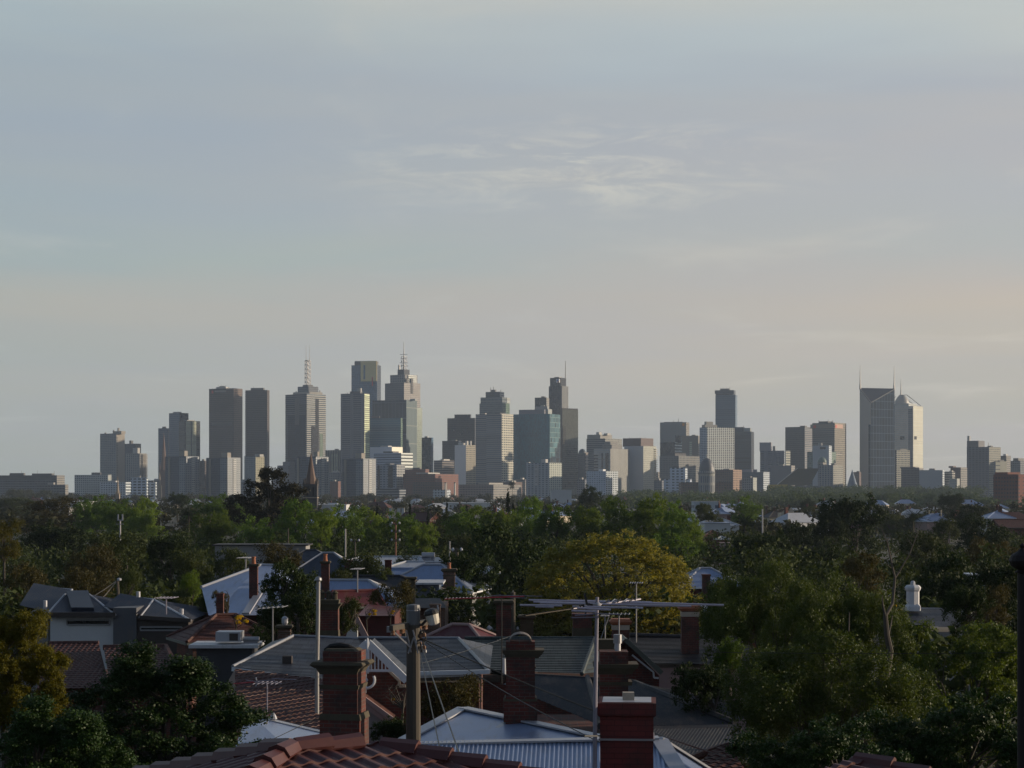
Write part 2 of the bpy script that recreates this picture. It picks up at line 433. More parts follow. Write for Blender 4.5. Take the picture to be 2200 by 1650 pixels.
sc.view_settings.view_transform = 'Standard'; sc.view_settings.look = 'None'
sc.view_settings.exposure = 0; sc.view_settings.gamma = 1; sc.view_settings.use_curve_mapping = False
sc.cycles.max_bounces = 6; sc.cycles.diffuse_bounces = 2; sc.cycles.glossy_bounces = 2; sc.cycles.transmission_bounces = 3
sc.cycles.transparent_max_bounces = 8; sc.cycles.volume_bounces = 1; sc.cycles.caustics_reflective = False; sc.cycles.caustics_refractive = False
sc.cycles.use_adaptive_sampling = True; sc.cycles.adaptive_threshold = .02
sc.cycles.use_denoising = True
sc.cycles.sample_clamp_indirect = 3

# haze: one closed box round everything
hz = MB().box(-3600, 3600, -320, 8300, -1.2, 318)
hm = bpy.data.materials.new('haze'); hm.use_nodes = True; hm.node_tree.nodes.clear()
ho = N(hm.node_tree, 'ShaderNodeOutputMaterial'); pv = N(hm.node_tree, 'ShaderNodeVolumePrincipled')
pv.inputs['Color'].default_value = (.66, .80, 1.0, 1); pv.inputs['Density'].default_value = .000057; pv.inputs['Anisotropy'].default_value = .1
hm.node_tree.links.new(pv.outputs[0], ho.inputs['Volume'])
tag(hz.build('haze', hm), kind='stuff')['label'] = 'thin pale evening haze over the whole city'

# ground: one sheet falling gently from the near streets to the plain
def ground_mat():
    m, nt, b = new_mat('ground')
    tc = N(nt, 'ShaderNodeTexCoord')
    f = noise(nt, tc.outputs['Object'], .02, 6, .7); g = noise(nt, tc.outputs['Object'], .15, 4, .6)
    r = N(nt, 'ShaderNodeMapRange'); r.inputs[1].default_value = .45; r.inputs[2].default_value = .56; nt.links.new(f, r.inputs[0])
    c = MIX(nt, r.outputs[0], (.018, .028, .010), (.040, .040, .036))
    c = MIX(nt, MT(nt, 'MULTIPLY', g, .5), c, (.03, .035, .02))
    nt.links.new(c, b.inputs['Base Color']); b.inputs['Roughness'].default_value = .95
    return m
gb = MB()
ys = [-300, 0, 40, 60, 80, 120, 160, 200, 240, 280, 400, 800, 1600, 3200, 5000, 8200]
xs = [-3500, -1200, -400, -150, -60, 0, 60, 150, 400, 1200, 3500]
gb.v = [Vector((x, y, gz(y))) for y in ys for x in xs]
nx = len(xs)
for j in range(len(ys)-1):
    for i in range(nx-1): gb.f.append((j*nx+i, j*nx+i+1, (j+1)*nx+i+1, (j+1)*nx+i)); gb.mi.append(0)
tag(gb.build('ground', ground_mat()), kind='structure')
def road(x0, x1, y0, y1, name='road', dz=.004):
    m = MB(); pts = sorted(set([y0, y1]+[y for y in ys if y0 < y < y1]))
    for a, b in zip(pts, pts[1:]):
        m.add([(x0, a, gz(a)+dz), (x1, a, gz(a)+dz), (x1, b, gz(b)+dz), (x0, b, gz(b)+dz)], [(0, 1, 2, 3)])
    return tag(m.build(name, plain('asphalt', (.05, .05, .052), .9, .15, .8)), kind='structure')
road(-7.2, -0.2, 36, 420)
# ------------------------------------------------------------------ the skyline
def cm(c): return c
concrete = plain('concrete', (.30, .29, .27), .85, .15, .02)
darkplant = plain('roof plant', (.10, .10, .105), .7, .2, .05)
paleplant = plain('pale roof plant', (.42, .41, .39), .7, .12, .05)
steel = plain('mast steel', (.22, .21, .21), .5, .1, 1, metal=.3)
CITY = []
def tower(name, label, x0, xc, x1, ytop, D, mats, steps=(), th=30, cat='tower', group=None, R_=None, part='facade', heights=None):
    """near vertical corner at column xc; left face to column x0, right face to column x1"""
    t = R(th); ct, st = math.cos(t), math.sin(t)
    Xc = (xc-CX)/F*D; kl = (x0-CX)/F; kr = (x1-CX)/F
    L = (Xc-kl*D)/(ct+kl*st)
    if x1 > xc and (st-kr*ct) > .02: Rr = (kr*D-Xc)/(st-kr*ct)
    else: Rr = R_ or 28
    if R_: Rr = R_
    H = CZ+(HY-ytop)/F*D
    root = thing(name, label, cat, (Xc, D, 0), -t, group)
    m = MB()
    hs = heights(D) if heights else (H, H, H, H)      # near, left, right, back
    vs = [(0, 0, 0), (-L, 0, 0), (0, Rr, 0), (-L, Rr, 0), (0, 0, hs[0]), (-L, 0, hs[1]), (0, Rr, hs[2]), (-L, Rr, hs[3])]
    m.add(vs, [(1, 0, 4, 5)], 0)
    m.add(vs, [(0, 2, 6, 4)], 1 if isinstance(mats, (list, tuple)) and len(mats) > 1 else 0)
    m.add(vs, [(2, 3, 7, 6), (3, 1, 5, 7)], 0)
    m.add(vs, [(4, 6, 5), (6, 7, 5)], 2 if isinstance(mats, (list, tuple)) and len(mats) > 2 else 0)
    ms = list(mats) if isinstance(mats, (list, tuple)) else [mats]
    m.build(part, ms, root, world=False)
    root['_d'] = 0
    del root['_d']
    if not steps and x1-x0 > 16 and D > 2600:
        rg = random.Random(int(x0*7+ytop)); fx = rg.uniform(.15, .5); fw = rg.uniform(.2, .4); ph = rg.uniform(1.6, 3.2)
        MB().box(-L*(fx+fw), -L*fx, Rr*.3, Rr*.8, min(hs)-.1, min(hs)+ph).build('roof_plant', rg.choice((darkplant, concrete, paleplant)), root, world=False) if not heights else None
    info = dict(root=root, L=L, R=Rr, H=H, ct=ct, st=st, D=D, Xc=Xc, x0=x0, x1=x1)
    info['pl'] = lambda px, y: ((px-CX)/F*D-Xc, CZ+(HY-y)/F*D)
    for stp in steps:
        nm, xa, xb, ya, yb, mt = stp[:6]
        opt = stp[6] if len(stp) > 6 else {}
        ua, ub = (xa-CX)/F*D-Xc, (xb-CX)/F*D-Xc
        wtot = L*ct+Rr*st
        sfac = min(1.0, max(.02, (ub-ua)/wtot)) if not opt.get('thin') else .02
        a = opt.get('a', L*sfac); b = opt.get('b', Rr*sfac)
        if opt.get('fit'):   # exact width, given depth
            b = opt['b'] if 'b' in opt else Rr*sfac
            a = max(.6, ((ub-ua)-b*st)/ct)
        ym = opt.get('y', Rr/2)
        cx = ((ua+ub)/2-ym*st)/ct
        z0, z1 = CZ+(HY-yb)/F*D, CZ+(HY-ya)/F*D
        mb = MB()
        sh = opt.get('shape', 'box')
        if sh == 'box': mb.box(cx-a/2, cx+a/2, ym-b/2, ym+b/2, z0, z1)
        elif sh == 'cyl': mb.lathe((cx, ym, 0), [((ub-ua)/2, z0), ((ub-ua)/2, z1)], 20)
        elif sh == 'dome':
            r = (ub-ua)/2; h = z1-z0
            mb.lathe((cx, ym, 0), [(max(.05, r*math.cos(i*math.pi/18)), z0+h*math.sin(i*math.pi/18)) for i in range(10)], 24)
        elif sh == 'cone': mb.lathe((cx, ym, 0), [((ub-ua)/2, z0), (.1, z1)], opt.get('n', 8))
        elif sh == 'pyr': mb.prism([(cx-a/2, ym-b/2), (cx+a/2, ym-b/2), (cx+a/2, ym+b/2), (cx-a/2, ym+b/2)], z0, z1, top=opt.get('top', .05))
        o = mb.build(nm, mt, root, world=False)
        if opt.get('label'): o['label'] = opt['label']
    CITY.append(info)
    return info

def mast(info, x, ya, yb, r0=.5, r1=.15, y=None, name='mast', mat=None):
    """thin pole on the roof, from row yb up to row ya"""
    D = info['D']; u = (x-CX)/F*D-info['Xc']; ym = info['R']/2 if y is None else y
    cx = (u-ym*info['st'])/info['ct']
    z0, z1 = CZ+(HY-yb)/F*D, CZ+(HY-ya)/F*D
    return MB().tube([(cx, ym, z0-1), (cx, ym, (z0+z1)/2), (cx, ym, z1)], [r0, (r0+r1)/2, r1], 6).build(name, mat or steel, info['root'], world=False)

def lattice(info, xa, xb, ya, yb, n=6, t=.35, name='lattice_mast', y=None):
    D = info['D']; ym = info['R']/2 if y is None else y
    ua, ub = (xa-CX)/F*D-info['Xc'], (xb-CX)/F*D-info['Xc']
    w_ = (ub-ua)/2*.8; cx = ((ua+ub)/2-ym*info['st'])/info['ct']
    z0, z1 = CZ+(HY-yb)/F*D-1, CZ+(HY-ya)/F*D
    mb = MB()
    cs = [(cx+i*w_*.75, ym+j*w_*.75) for i, j in ((-1, -1), (1, -1), (1, 1), (-1, 1))]
    for c in cs: mb.bar((*c, z0), (*c, z1), t)
    for k in range(n+1):
        z = z0+(z1-z0)*k/n
        for a, b in zip(cs, cs[1:]+cs[:1]):
            mb.bar((*a, z), (*b, z), t*1.3)
            if k < n: mb.bar((*a, z), (*b, z0+(z1-z0)*(k+1)/n), t*.8)
    return mb.build(name, steel, info['root'], world=False)

def balconies(info, face, n, ytop, ybot, mat, s0=0, s1=1, dep=1.6, h=1.1, name='balcony'):
    """n balconies, one per floor, on the 'L' or 'R' face between fractions s0..s1 of its width"""
    D = info['D']; z1 = CZ+(HY-ytop)/F*D; z0 = CZ+(HY-ybot)/F*D
    L, Rr = info['L'], info['R']
    if face == 'L': mb = MB().box(-L*(1-s0), -L*(1-s1), -dep, .05, 0, h)
    else: mb = MB().box(-.05, dep, Rr*s0, Rr*s1, 0, h)
    o = mb.build(name, mat, info['root'], world=False)
    for k in range(n):
        q = o if k == 0 else o.copy()
        if k: C.objects.link(q); q.parent = info['root']
        q.location = (0, 0, z0+(z1-z0)*k/max(1, n-1))

def panel(info, face, xa, xb, ya, yb, mat, name, dep=.3, label=None):
    """flat panel standing proud of the left or right face, by photo columns and rows"""
    D = info['D']; ua, ub = (xa-CX)/F*D-info['Xc'], (xb-CX)/F*D-info['Xc']
    z0, z1 = CZ+(HY-yb)/F*D, CZ+(HY-ya)/F*D
    if face == 'L': mb = MB().box(ua/info['ct'], ub/info['ct'], -dep, .02, z0, z1)
    else:
        kr = info['st']
        mb = MB().box(-.02, dep, ua/(info['st']), ub/(info['st']), z0, z1)
    o = mb.build(name, mat, info['root'], world=False)
    if label: o['label'] = label
    return o

# materials of the towers; lit and shaded copies carry sunlight painted into the colour
G = (.02, .024, .03)
F_brown = facade('brown office facade', (.11, .075, .06), (.03, .025, .03), 3.7, 1.8, .45, .6)
F_brown2 = facade('grey brown office facade', (.12, .10, .09), (.03, .03, .035), 3.6, 2.2, .5, .55)
F_slate = facade('dark slate glass', (.05, .055, .065), (.020, .030, .045), 3.8, 3.0, .75, .85, .12, .4)
F_black = facade('near black glass', (.03, .03, .035), (.012, .014, .02), 3.8, 1.6, .8, .8, .15, .4)
F_blue = facade('pale blue glass', (.16, .22, .27), (.06, .11, .15), 3.9, 2.2, .8, .85, .12, .4)
F_teal = facade('teal glass', (.05, .13, .15), (.02, .13, .145), 3.9, 1.5, .88, .8, .1, .5)
F_teal2 = facade('bright teal glass', (.25, .32, .28), (.07, .13, .12), 9.0, 6.0, .92, .94, .12, .9)
F_grey = facade('grey precast', (.22, .21, .205), (.05, .052, .06), 3.5, 3.2, .5, .6)
F_greyh = facade('grey with strip windows', (.25, .24, .23), (.04, .045, .055), 3.6, 400, .45, 1.1)
F_beigeh = facade('beige with strip windows', (.36, .31, .25), (.07, .06, .055), 3.7, 400, .42, 1.1)
F_beige = facade('beige precast', (.34, .29, .235), (.07, .06, .06), 3.5, 2.6, .5, .5)
F_cream = facade('cream stone', (.50, .46, .37), (.25, .24, .21), 3.7, 2.4, .35, .6, .3)
F_creamp = facade('cream plain', (.48, .44, .36), (.30, .28, .24), 3.8, 400, .3, 1.1, .4)
F_white = facade('white render', (.62, .61, .58), (.07, .075, .09), 3.4, 4.2, .42, .55)
F_whiteh = facade('white bands', (.72, .70, .64), (.10, .10, .10), 4.4, 400, .42, 1.1)
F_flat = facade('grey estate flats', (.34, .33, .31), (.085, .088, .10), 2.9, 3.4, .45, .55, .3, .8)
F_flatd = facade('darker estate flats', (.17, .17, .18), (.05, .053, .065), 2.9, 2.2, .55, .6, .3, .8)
F_brickr = facade('red brick flats', (.24, .095, .065), (.05, .04, .04), 3.0, 3.0, .4, .45, .3, .6)
F_brickb = facade('brown brick block', (.20, .12, .09), (.05, .045, .045), 3.3, 3.4, .42, .5, .3)
F_bronze = facade('bronze glass', (.14, .115, .08), (.17, .135, .085), 3.8, 2.0, .85, .85, .22, .25)
F_bronzed = facade('dark bronze glass', (.20, .155, .10), (.03, .026, .025), 3.8, 2.6, .72, .75, .2, .8)
F_vert = facade('beige with vertical slots', (.60, .52, .41), (.09, .08, .075), 400, 3.4, 1.1, .42)
F_apt = facade('white apartment grid lit', (.90, .83, .68), (.06, .055, .06), 3.1, 4.4, .6, .62, .2, .8)  # sunlight on this face painted in as a paler, warmer colour
F_gold = plain('gold glass', (.62, .50, .25), .35, .08, .05, metal=.35)
F_goldlit = facade('gold sunlit window bands', (.28, .24, .18), (1.0, .85, .42), 3.7, 400, .5, 1.1, .25, .3)  # sun on the right-hand windows painted in as gold colour
F_grid = facade('dark glass in a pale grid', (.09, .12, .145), (.008, .014, .024), 15, 8.2, .93, .88, .8, .6, .8, .05)
F_green = facade('green tinted glass', (.24, .27, .19), (.12, .15, .09), 3.8, 3, .8, .85, .2, .4)
redsign = plain('red sign', (.55, .05, .03), .6, .05); orsign = plain('orange sign', (.75, .30, .03), .6, .05); whsign = plain('white sign', (.8, .8, .8), .6, .05)
blusign = plain('blue sign', (.05, .12, .4), .6, .05)

FAR, MID, NEAR = 4050, 3700, 3350
T = tower
# --- left edge
T('office_block', 'long low dark building at the far left edge of the skyline', -30, 122, 124, 1021, 3000, [F_brownl := facade('low dark block', (.13, .125, .12), (.04, .04, .045), 3.8, 5, .4, .8), F_beige], [('rooftop_plant', 6, 42, 1016, 1022, darkplant), ('rooftop_plant', 60, 110, 1017, 1022, darkplant), ('dark_storey', -20, 118, 1022, 1030, darkplant, {'fit': 1, 'b': 20, 'y': 10})], th=20, cat='building', R_=22)
mast(CITY[-1], 34, 1010, 1021, .3); mast(CITY[-1], 72, 1009, 1021, .3); mast(CITY[-1], 112, 1011, 1021, .4)
T('office_block', 'lower flat roofed brown block stepping down right of the long dark building', 77, 140, 147, 1041, 2850, [F_brownl, F_beige], th=20, cat='building')
T('apartment_block', 'low pale block with rows of square windows beside the two leftmost towers', 160, 232, 240, 1020, 3200, [facade('pale square windows', (.50, .48, .42), (.07, .07, .075), 3.6, 4, .5, .5), F_cream], [('roof_plant', 192, 214, 1015, 1021, darkplant)], th=20, cat='building')
T('apartment_tower', 'tall beige apartment tower with domed rooftop plant, leftmost tower of the skyline', 215, 250, 268, 931, 3500, [F_apt2 := facade('beige flats', (.30, .28, .25), (.07, .07, .08), 3.2, 5.5, .5, .45), F_beigep := plain('beige wall', (.33, .30, .26), .85, .1, .03)], [('lift_tower', 239, 268, 926, 932, F_beigep), ('chimney', 250, 254, 919, 927, concrete, {'b': 3, 'a': 3}), ('roof_dome', 216, 222, 928, 932, concrete, {'shape': 'dome', 'y': 8}), ('roof_dome', 238, 243, 923, 928, concrete, {'shape': 'dome', 'y': 8})], th=38)
balconies(CITY[-1], 'R', 26, 940, 1030, darkplant, .02, .16, .4, 1.4, 'recess_panel')
T('apartment_tower', 'dark upper block with an open frame behind the curved balcony tower', 266, 290, 303, 953, 3560, [F_flatd, F_beige], [('chimney', 275, 281, 946, 953, darkplant, {'b': 5, 'a': 5})], th=36)
T('apartment_tower', 'grey tower with serrated balconies stepping out on its right side', 270, 300, 315, 974, 3450, [F_apt2, F_beige], [('penthouse', 281, 297, 962, 975, paleplant), ], th=36)
balconies(CITY[-1], 'R', 20, 978, 1030, F_beigep, .3, 1.0, 3.0, 1.2)
T('office_block', 'low bluish white building in front of the serrated balcony tower', 215, 270, 282, 1036, 2900, [F_white, F_whiteh], th=18, cat='building')
T('office_block', 'white block with three rows of large dark windows at the foot of the left towers', 281, 315, 318, 1026, 2850, [facade('big dark windows', (.66, .66, .66), (.03, .035, .045), 4.2, 7.2, .5, .68), F_whiteh], th=15, cat='building')
T('office_block', 'white lower wing right of the block with large dark windows', 316, 334, 337, 1036, 2860, [facade('big dark windows 2', (.6, .61, .62), (.03, .035, .045), 4.2, 7.2, .5, .6), F_whiteh], th=15, cat='building')
T('office_block', 'low grey building between the white blocks and the brown spire', 318, 345, 350, 1032, 3300, [F_grey, F_beige], th=20, cat='building')
# --- glass slabs
T('office_tower', 'slim blue grey slab left of the tallest glass slab', 340, 362, 365, 920, 3750, [F_blue2 := facade('blue grey cladding', (.14, .16, .19), (.09, .11, .135), 3.8, 3, .6, .9, .2, .2), F_black], th=14)
mast(CITY[-1], 354, 915, 920, .5)
T('office_tower', 'flat topped slab with blue grey left face and black right face', 363, 386, 405, 887, 3720, [F_blue2, F_black], th=40)
T('office_tower', 'black glass slab with a pale gold strip of reflected light', 384, 397, 430, 904, 3690, [F_black, facade('dark slab side', (.07, .065, .06), (.02, .02, .022), 3.8, 3, .7, .7, .2)], th=46)
panel(CITY[-1], 'R', 399, 408, 905, 1040, F_goldlight := facade('painted gold light', (.62, .56, .36), (.48, .43, .28), 3.8, 200, .2, 1.1, .4), 'gold_light_strip', .5)  # reflected sunlight painted on as pale gold panels
panel(CITY[-1], 'R', 410, 418, 905, 1040, F_goldlight, 'gold_light_strip', .5)
# --- brown twins
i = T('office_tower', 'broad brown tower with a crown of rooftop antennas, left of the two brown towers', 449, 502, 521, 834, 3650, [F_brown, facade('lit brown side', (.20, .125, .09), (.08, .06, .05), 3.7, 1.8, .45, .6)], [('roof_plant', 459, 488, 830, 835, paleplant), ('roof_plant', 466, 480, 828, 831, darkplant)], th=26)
for x in (463, 470, 474, 480): mast(i, x, 825-(x % 3), 832, .4)
panel(i, 'L', 451, 499, 907, 914, darkplant, 'dark_storey', .25); panel(i, 'L', 451, 455, 838, 844, redsign, 'red_sign', .5); panel(i, 'L', 458, 484, 838, 842, plain('dull lettering', (.28, .26, .25), .6, .1), 'rooftop_lettering', .5)
i = T('office_tower', 'narrower brown tower with white balcony ends down its left edge', 527, 574, 579, 838, 3750, [F_brown2, F_brown], [('roof_plant', 537, 567, 833, 839, darkplant)], th=14)
balconies(i, 'L', 34, 846, 1000, plain('white balcony', (.55, .55, .55), .7, .1), 0, .035, 1.2, 1.6)
mast(i, 543, 829, 833, .4)
# --- estate flats in front (left group)
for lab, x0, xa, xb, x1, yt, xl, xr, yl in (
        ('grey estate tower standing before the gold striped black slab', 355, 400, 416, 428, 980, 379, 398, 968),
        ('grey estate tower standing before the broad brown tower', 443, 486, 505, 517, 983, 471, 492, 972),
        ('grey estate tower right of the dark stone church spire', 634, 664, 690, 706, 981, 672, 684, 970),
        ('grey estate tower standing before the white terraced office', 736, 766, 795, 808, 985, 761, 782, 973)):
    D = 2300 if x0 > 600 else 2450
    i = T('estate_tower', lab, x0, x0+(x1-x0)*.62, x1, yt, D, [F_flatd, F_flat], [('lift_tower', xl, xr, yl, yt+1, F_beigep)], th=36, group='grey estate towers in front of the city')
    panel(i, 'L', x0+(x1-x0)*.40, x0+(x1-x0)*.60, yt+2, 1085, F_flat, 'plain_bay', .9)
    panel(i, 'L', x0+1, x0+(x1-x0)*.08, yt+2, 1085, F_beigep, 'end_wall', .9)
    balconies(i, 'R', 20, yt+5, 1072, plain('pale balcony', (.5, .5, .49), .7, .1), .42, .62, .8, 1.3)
T('apartment_block', 'small grey tower with a lit yellowish side before the narrower brown tower', 525, 549, 568, 980, 2700, [F_flat, facade('lit yellow side', (.48, .40, .25), (.2, .16, .1), 3.2, 3.6, .5, .4)], [('lift_tower', 546, 565, 976, 981, paleplant)], th=40, cat='building')
T('office_block', 'dark narrow block between the two left estate towers', 427, 440, 446, 990, 3000, [F_black, F_brown], th=25, cat='building')
T('office_block', 'dark stepped block left of the twin mast tower', 596, 618, 640, 1000, 3500, [F_flatd, F_flatd], [('upper_storeys', 606, 636, 992, 1001, F_flatd)], th=30, cat='building')
T('office_block', 'low grey block at the foot of the twin mast tower', 583, 606, 612, 1010, 3300, [F_grey, F_grey], th=25, cat='building')
# --- twin mast tower
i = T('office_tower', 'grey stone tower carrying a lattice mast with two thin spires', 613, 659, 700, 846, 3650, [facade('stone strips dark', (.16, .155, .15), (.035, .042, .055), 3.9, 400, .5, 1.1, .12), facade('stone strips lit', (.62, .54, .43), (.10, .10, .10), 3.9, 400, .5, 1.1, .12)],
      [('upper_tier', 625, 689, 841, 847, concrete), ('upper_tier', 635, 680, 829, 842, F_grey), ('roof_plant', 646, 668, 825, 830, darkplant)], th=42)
lattice(i, 650, 664, 772, 827, 6, .8)
mast(i, 653, 739, 773, .5, .3, name='spire'); mast(i, 661, 739, 773, .5, .3, name='spire')
panel(i, 'L', 631, 641, 856, 912, darkplant, 'dark_glass_or_reflection', .5); panel(i, 'L', 614, 656, 893, 1030, F_slate, 'dark_glass_front', .4)
panel(i, 'R', 676, 682, 855, 980, F_black, 'dark_glass_or_reflection', .5); panel(i, 'R', 668, 682, 915, 1000, F_black, 'dark_glass_or_reflection', .7)  # dark arch reflected in the right face, painted in as black panels
panel(i, 'R', 684, 690, 930, 1000, F_green, 'pale_glass_panel', .5)
for x in (629, 686): mast(i, x, 837, 841, 1.2, .8, name='roof_mast')
T('office_block', 'tan building with lit vertical stripes right of the twin mast tower', 699, 731, 732, 967, 3500, [facade('tan stripes', (.26, .21, .16), (.12, .09, .07), 400, 5, 1.1, .5), F_beige], [('roof_plant', 717, 726, 964, 968, concrete)], th=22, cat='building', R_=25)
for k, x in enumerate((713, 719, 724)): panel(CITY[-1], 'L', x-1, x+1, 975, 1015, F_goldlight, 'lit_pier', .6)  # sunlight on the piers painted in pale gold
# --- ribbed tower
i = T('office_tower', 'tall ribbed grey tower whose narrow right side glows with gold sunlit window bands', 732, 783, 794, 845, 3450, [facade('ribbed', (.20, .185, .19), (.045, .045, .06), 3.8, 22, .5, .72, .15), F_goldlit],
      [('roof_plant', 750, 777, 840, 846, darkplant), ('water_tank', 767, 776, 833, 841, paleplant, {'shape': 'cyl'})], th=20)
mast(i, 744, 841, 846, .6)
# --- gold crowned tower
i = T('office_tower', 'tallest blue glass tower crowned with a large gold panel', 755, 810, 816, 784, 4050, [F_blue, F_slate], [('crown', 761, 811, 775, 785, darkplant)], th=12, R_=30)
panel(i, 'L', 775, 810, 776, 819, F_gold, 'gold_panel', 2.2); panel(i, 'L', 781, 785, 784, 815, F_blue, 'blue_stripe', 2.6); panel(i, 'L', 799.5, 801.5, 810, 829, redsign, 'red_marker', 3.2)
panel(i, 'L', 761, 774, 777, 783, darkplant, 'crown_recess', 1.0)
mast(i, 780, 773, 776, 1.2)
# --- spired tower
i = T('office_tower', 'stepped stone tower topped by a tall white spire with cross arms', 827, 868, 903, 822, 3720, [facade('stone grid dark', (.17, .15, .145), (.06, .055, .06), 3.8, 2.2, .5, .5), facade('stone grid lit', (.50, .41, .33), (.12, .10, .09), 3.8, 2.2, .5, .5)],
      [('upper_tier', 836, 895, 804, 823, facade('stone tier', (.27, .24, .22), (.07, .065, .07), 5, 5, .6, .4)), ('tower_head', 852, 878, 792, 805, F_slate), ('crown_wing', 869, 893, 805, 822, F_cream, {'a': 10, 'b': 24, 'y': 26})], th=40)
mast(i, 865.5, 731, 793, 1.6, .4, name='spire')
for y_, w_ in ((759, 8), (768, 7), (777, 9), (784, 10)):
    D = i['D']; z = CZ+(HY-y_)/F*D; u = (865.5-CX)/F*D-i['Xc']; ym = i['R']/2; cx = (u-ym*i['st'])/i['ct']
    ww = w_/F*D
    MB().bar((cx-ww*i['ct'], ym-ww*i['st'], z), (cx+ww*i['ct'], ym+ww*i['st'], z), .8).build('cross_arm', steel, i['root'], world=False)
lattice(i, 859, 873, 764, 792, 3, .45, 'mast_frame')
i2 = MB(); 
mast(i, 855, 781, 790, 2.2, 1.8, name='dish')
panel(i, 'R', 882, 886, 812, 845, F_black, 'dark_glass_or_reflection', 1.0); panel(i, 'R', 873, 877, 812, 822, F_black, 'dark_glass_or_reflection', 1.0)
# --- dark glass before it
i = T('office_tower', 'dark glass tower with a pale gridded right side before the spired tower', 800, 873, 896, 859, 3600, [F_slate2 := facade('dark panels', (.09, .10, .115), (.02, .023, .032), 30, 7.5, .93, .9, .1, .5), facade('grey gridded glass', (.33, .32, .26), (.18, .175, .145), 34, 4.0, .96, .88, .2, .1)], [('roof_ledge', 880, 894, 856, 860, F_cream)], th=24)
T('office_tower', 'green tinted glass slab at the right shoulder of the dark glass tower', 893, 896, 907, 876, 3650, [F_green, F_green], th=40)
T('office_tower', 'blue green glass block with floor lines in front of the dark glass tower', 790, 861, 865, 898, 3500, [F_teal3 := facade('blue green floors', (.15, .23, .25), (.05, .125, .15), 4.2, 400, .72, 1.1, .12, .3), F_green], [('roof_plant', 797, 815, 893, 899, darkplant)], th=14)
# --- white office
i = T('office_block', 'white terraced office with a brightly lit right end and dark strip windows', 795, 842, 865, 960, 3050, [plain('white panels', (.58, .60, .66), .6, .06, .03), plain('white panels lit', (.80, .74, .58), .5, .05, .03)], [('roof_plant', 815, 840, 957, 961, paleplant)], th=34, cat='building')  # right end: sunlight painted into a paler copy of the panels
i = T('office_block', 'lower wing of the white office with gleaming white and dark bands', 803, 862, 887, 973, 2980, [facade('white strip wing', (.45, .46, .50), (.06, .065, .08), 3.8, 400, .35, 1.1), facade('white strip wing lit', (1.0, .93, .76), (.06, .055, .05), 5.2, 400, .42, 1.1)], th=34, cat='building')  # right face: sun glare painted in as whiter, warmer bands
i = T('office_block', 'grey block with small yellowish windows and dark bays below the white office', 810, 852, 870, 998, 2750, [facade('small window rows', (.34, .34, .36), (.05, .05, .06), 3.6, 5.5, .42, .6), facade('small window rows lit', (.42, .38, .33), (.05, .05, .06), 3.6, 4.5, .42, .6)], th=26, cat='building')
panel(i, 'L', 810, 815, 1000, 1052, F_black, 'dark_bay', .4); panel(i, 'L', 833, 844, 1000, 1048, F_black, 'dark_bay', .4)
T('office_block', 'low white podium with a ribbon window at the foot of the grey block', 800, 858, 872, 1050, 2600, [F_greyh, F_greyh], th=20, cat='building')
T('office_tower', 'slim black tower right of the spired and green glass towers', 906, 927, 931, 940, 3600, [F_black, F_blue], th=20)
# --- brick hospital group
for nm, lab, x0, xc, x1, yt, D, mm in (
        ('brick_building', 'long orange brick building below the slim black tower', 866, 935, 985, 1018, 2700, F_brickr),
        ('brick_building', 'upper orange brick storey behind the long brick building', 868, 914, 922, 1008, 2800, F_brickr),
        ('brick_building', 'brown office with strip windows left of the dark stepped tower', 932, 950, 976, 989, 3200, facade('brown strips', (.22, .17, .13), (.05, .045, .05), 3.8, 400, .5, 1.1)),
        ('brick_building', 'brick block with a pale flat roof below the orange brick buildings', 886, 950, 962, 1036, 2450, F_brickb),
        ('office_block', 'white boiler house with a pale roof edge beside two white stacks', 930, 960, 968, 1052, 2400, F_white),
        ('office_block', 'wide pinkish low block at the foot of the beige tower', 985, 1060, 1120, 1041, 2800, F_beige),
        ('brick_building', 'pale brick low block left of the pale apartment slab', 1060, 1105, 1122, 1036, 2900, F_brickb)):
    T(nm, lab, x0, xc, x1, yt, D, [mm, mm], th=24, cat='building')
for x, lab in ((957, 'left of the two white stacks before the orange brick building'), (977, 'right of the two white stacks before the orange brick building')):
    b = P(x, 1062, 2380); r = thing('stack', lab, 'chimney', (b.x, b.y, 0), group='white stacks by the brick buildings')
    MB().tube([(b.x, b.y, 0), (b.x, b.y, P(x, 1037, 2380).z)], [1.2, 1.0], 10).build('shaft', plain('white stack', (.7, .68, .62), .7, .1), r)
    MB().tube([(b.x, b.y, P(x, 1038, 2380).z), (b.x, b.y, P(x, 1036, 2380).z)], [1.35, 1.35], 10).build('rim', darkplant, r)
# --- dark stepped pair
T('office_tower', 'wide dark tower with a lower shoulder on each side and a flat raised top', 961, 1020, 1024, 898, 3850, [F_blackb := facade('dark warm glass', (.055, .048, .048), (.022, .022, .028), 3.8, 2.4, .7, .75, .2), F_blackb], [('upper_tier', 976, 1012, 890, 899, F_blackb)], th=14)
T('office_tower', 'lower dark slab in front of the wide dark tower', 950, 985, 992, 947, 3600, [F_blackb, F_slate], th=16)
T('apartment_tower', 'white slab with lit yellow rooftop boxes and a dark windowed right side', 977, 1001, 1022, 956, 3150, [plain('bare white wall', (.55, .56, .60), .8, .06, .03), facade('yellow window grid', (.45, .36, .24), (.06, .05, .05), 3.4, 3.6, .55, .6)], [('lift_tower', 984, 1001, 951, 957, paleplant), ('lift_tower', 999, 1006, 947, 957, paleplant), ('lift_tower', 1008, 1013, 947, 957, paleplant)], th=38)
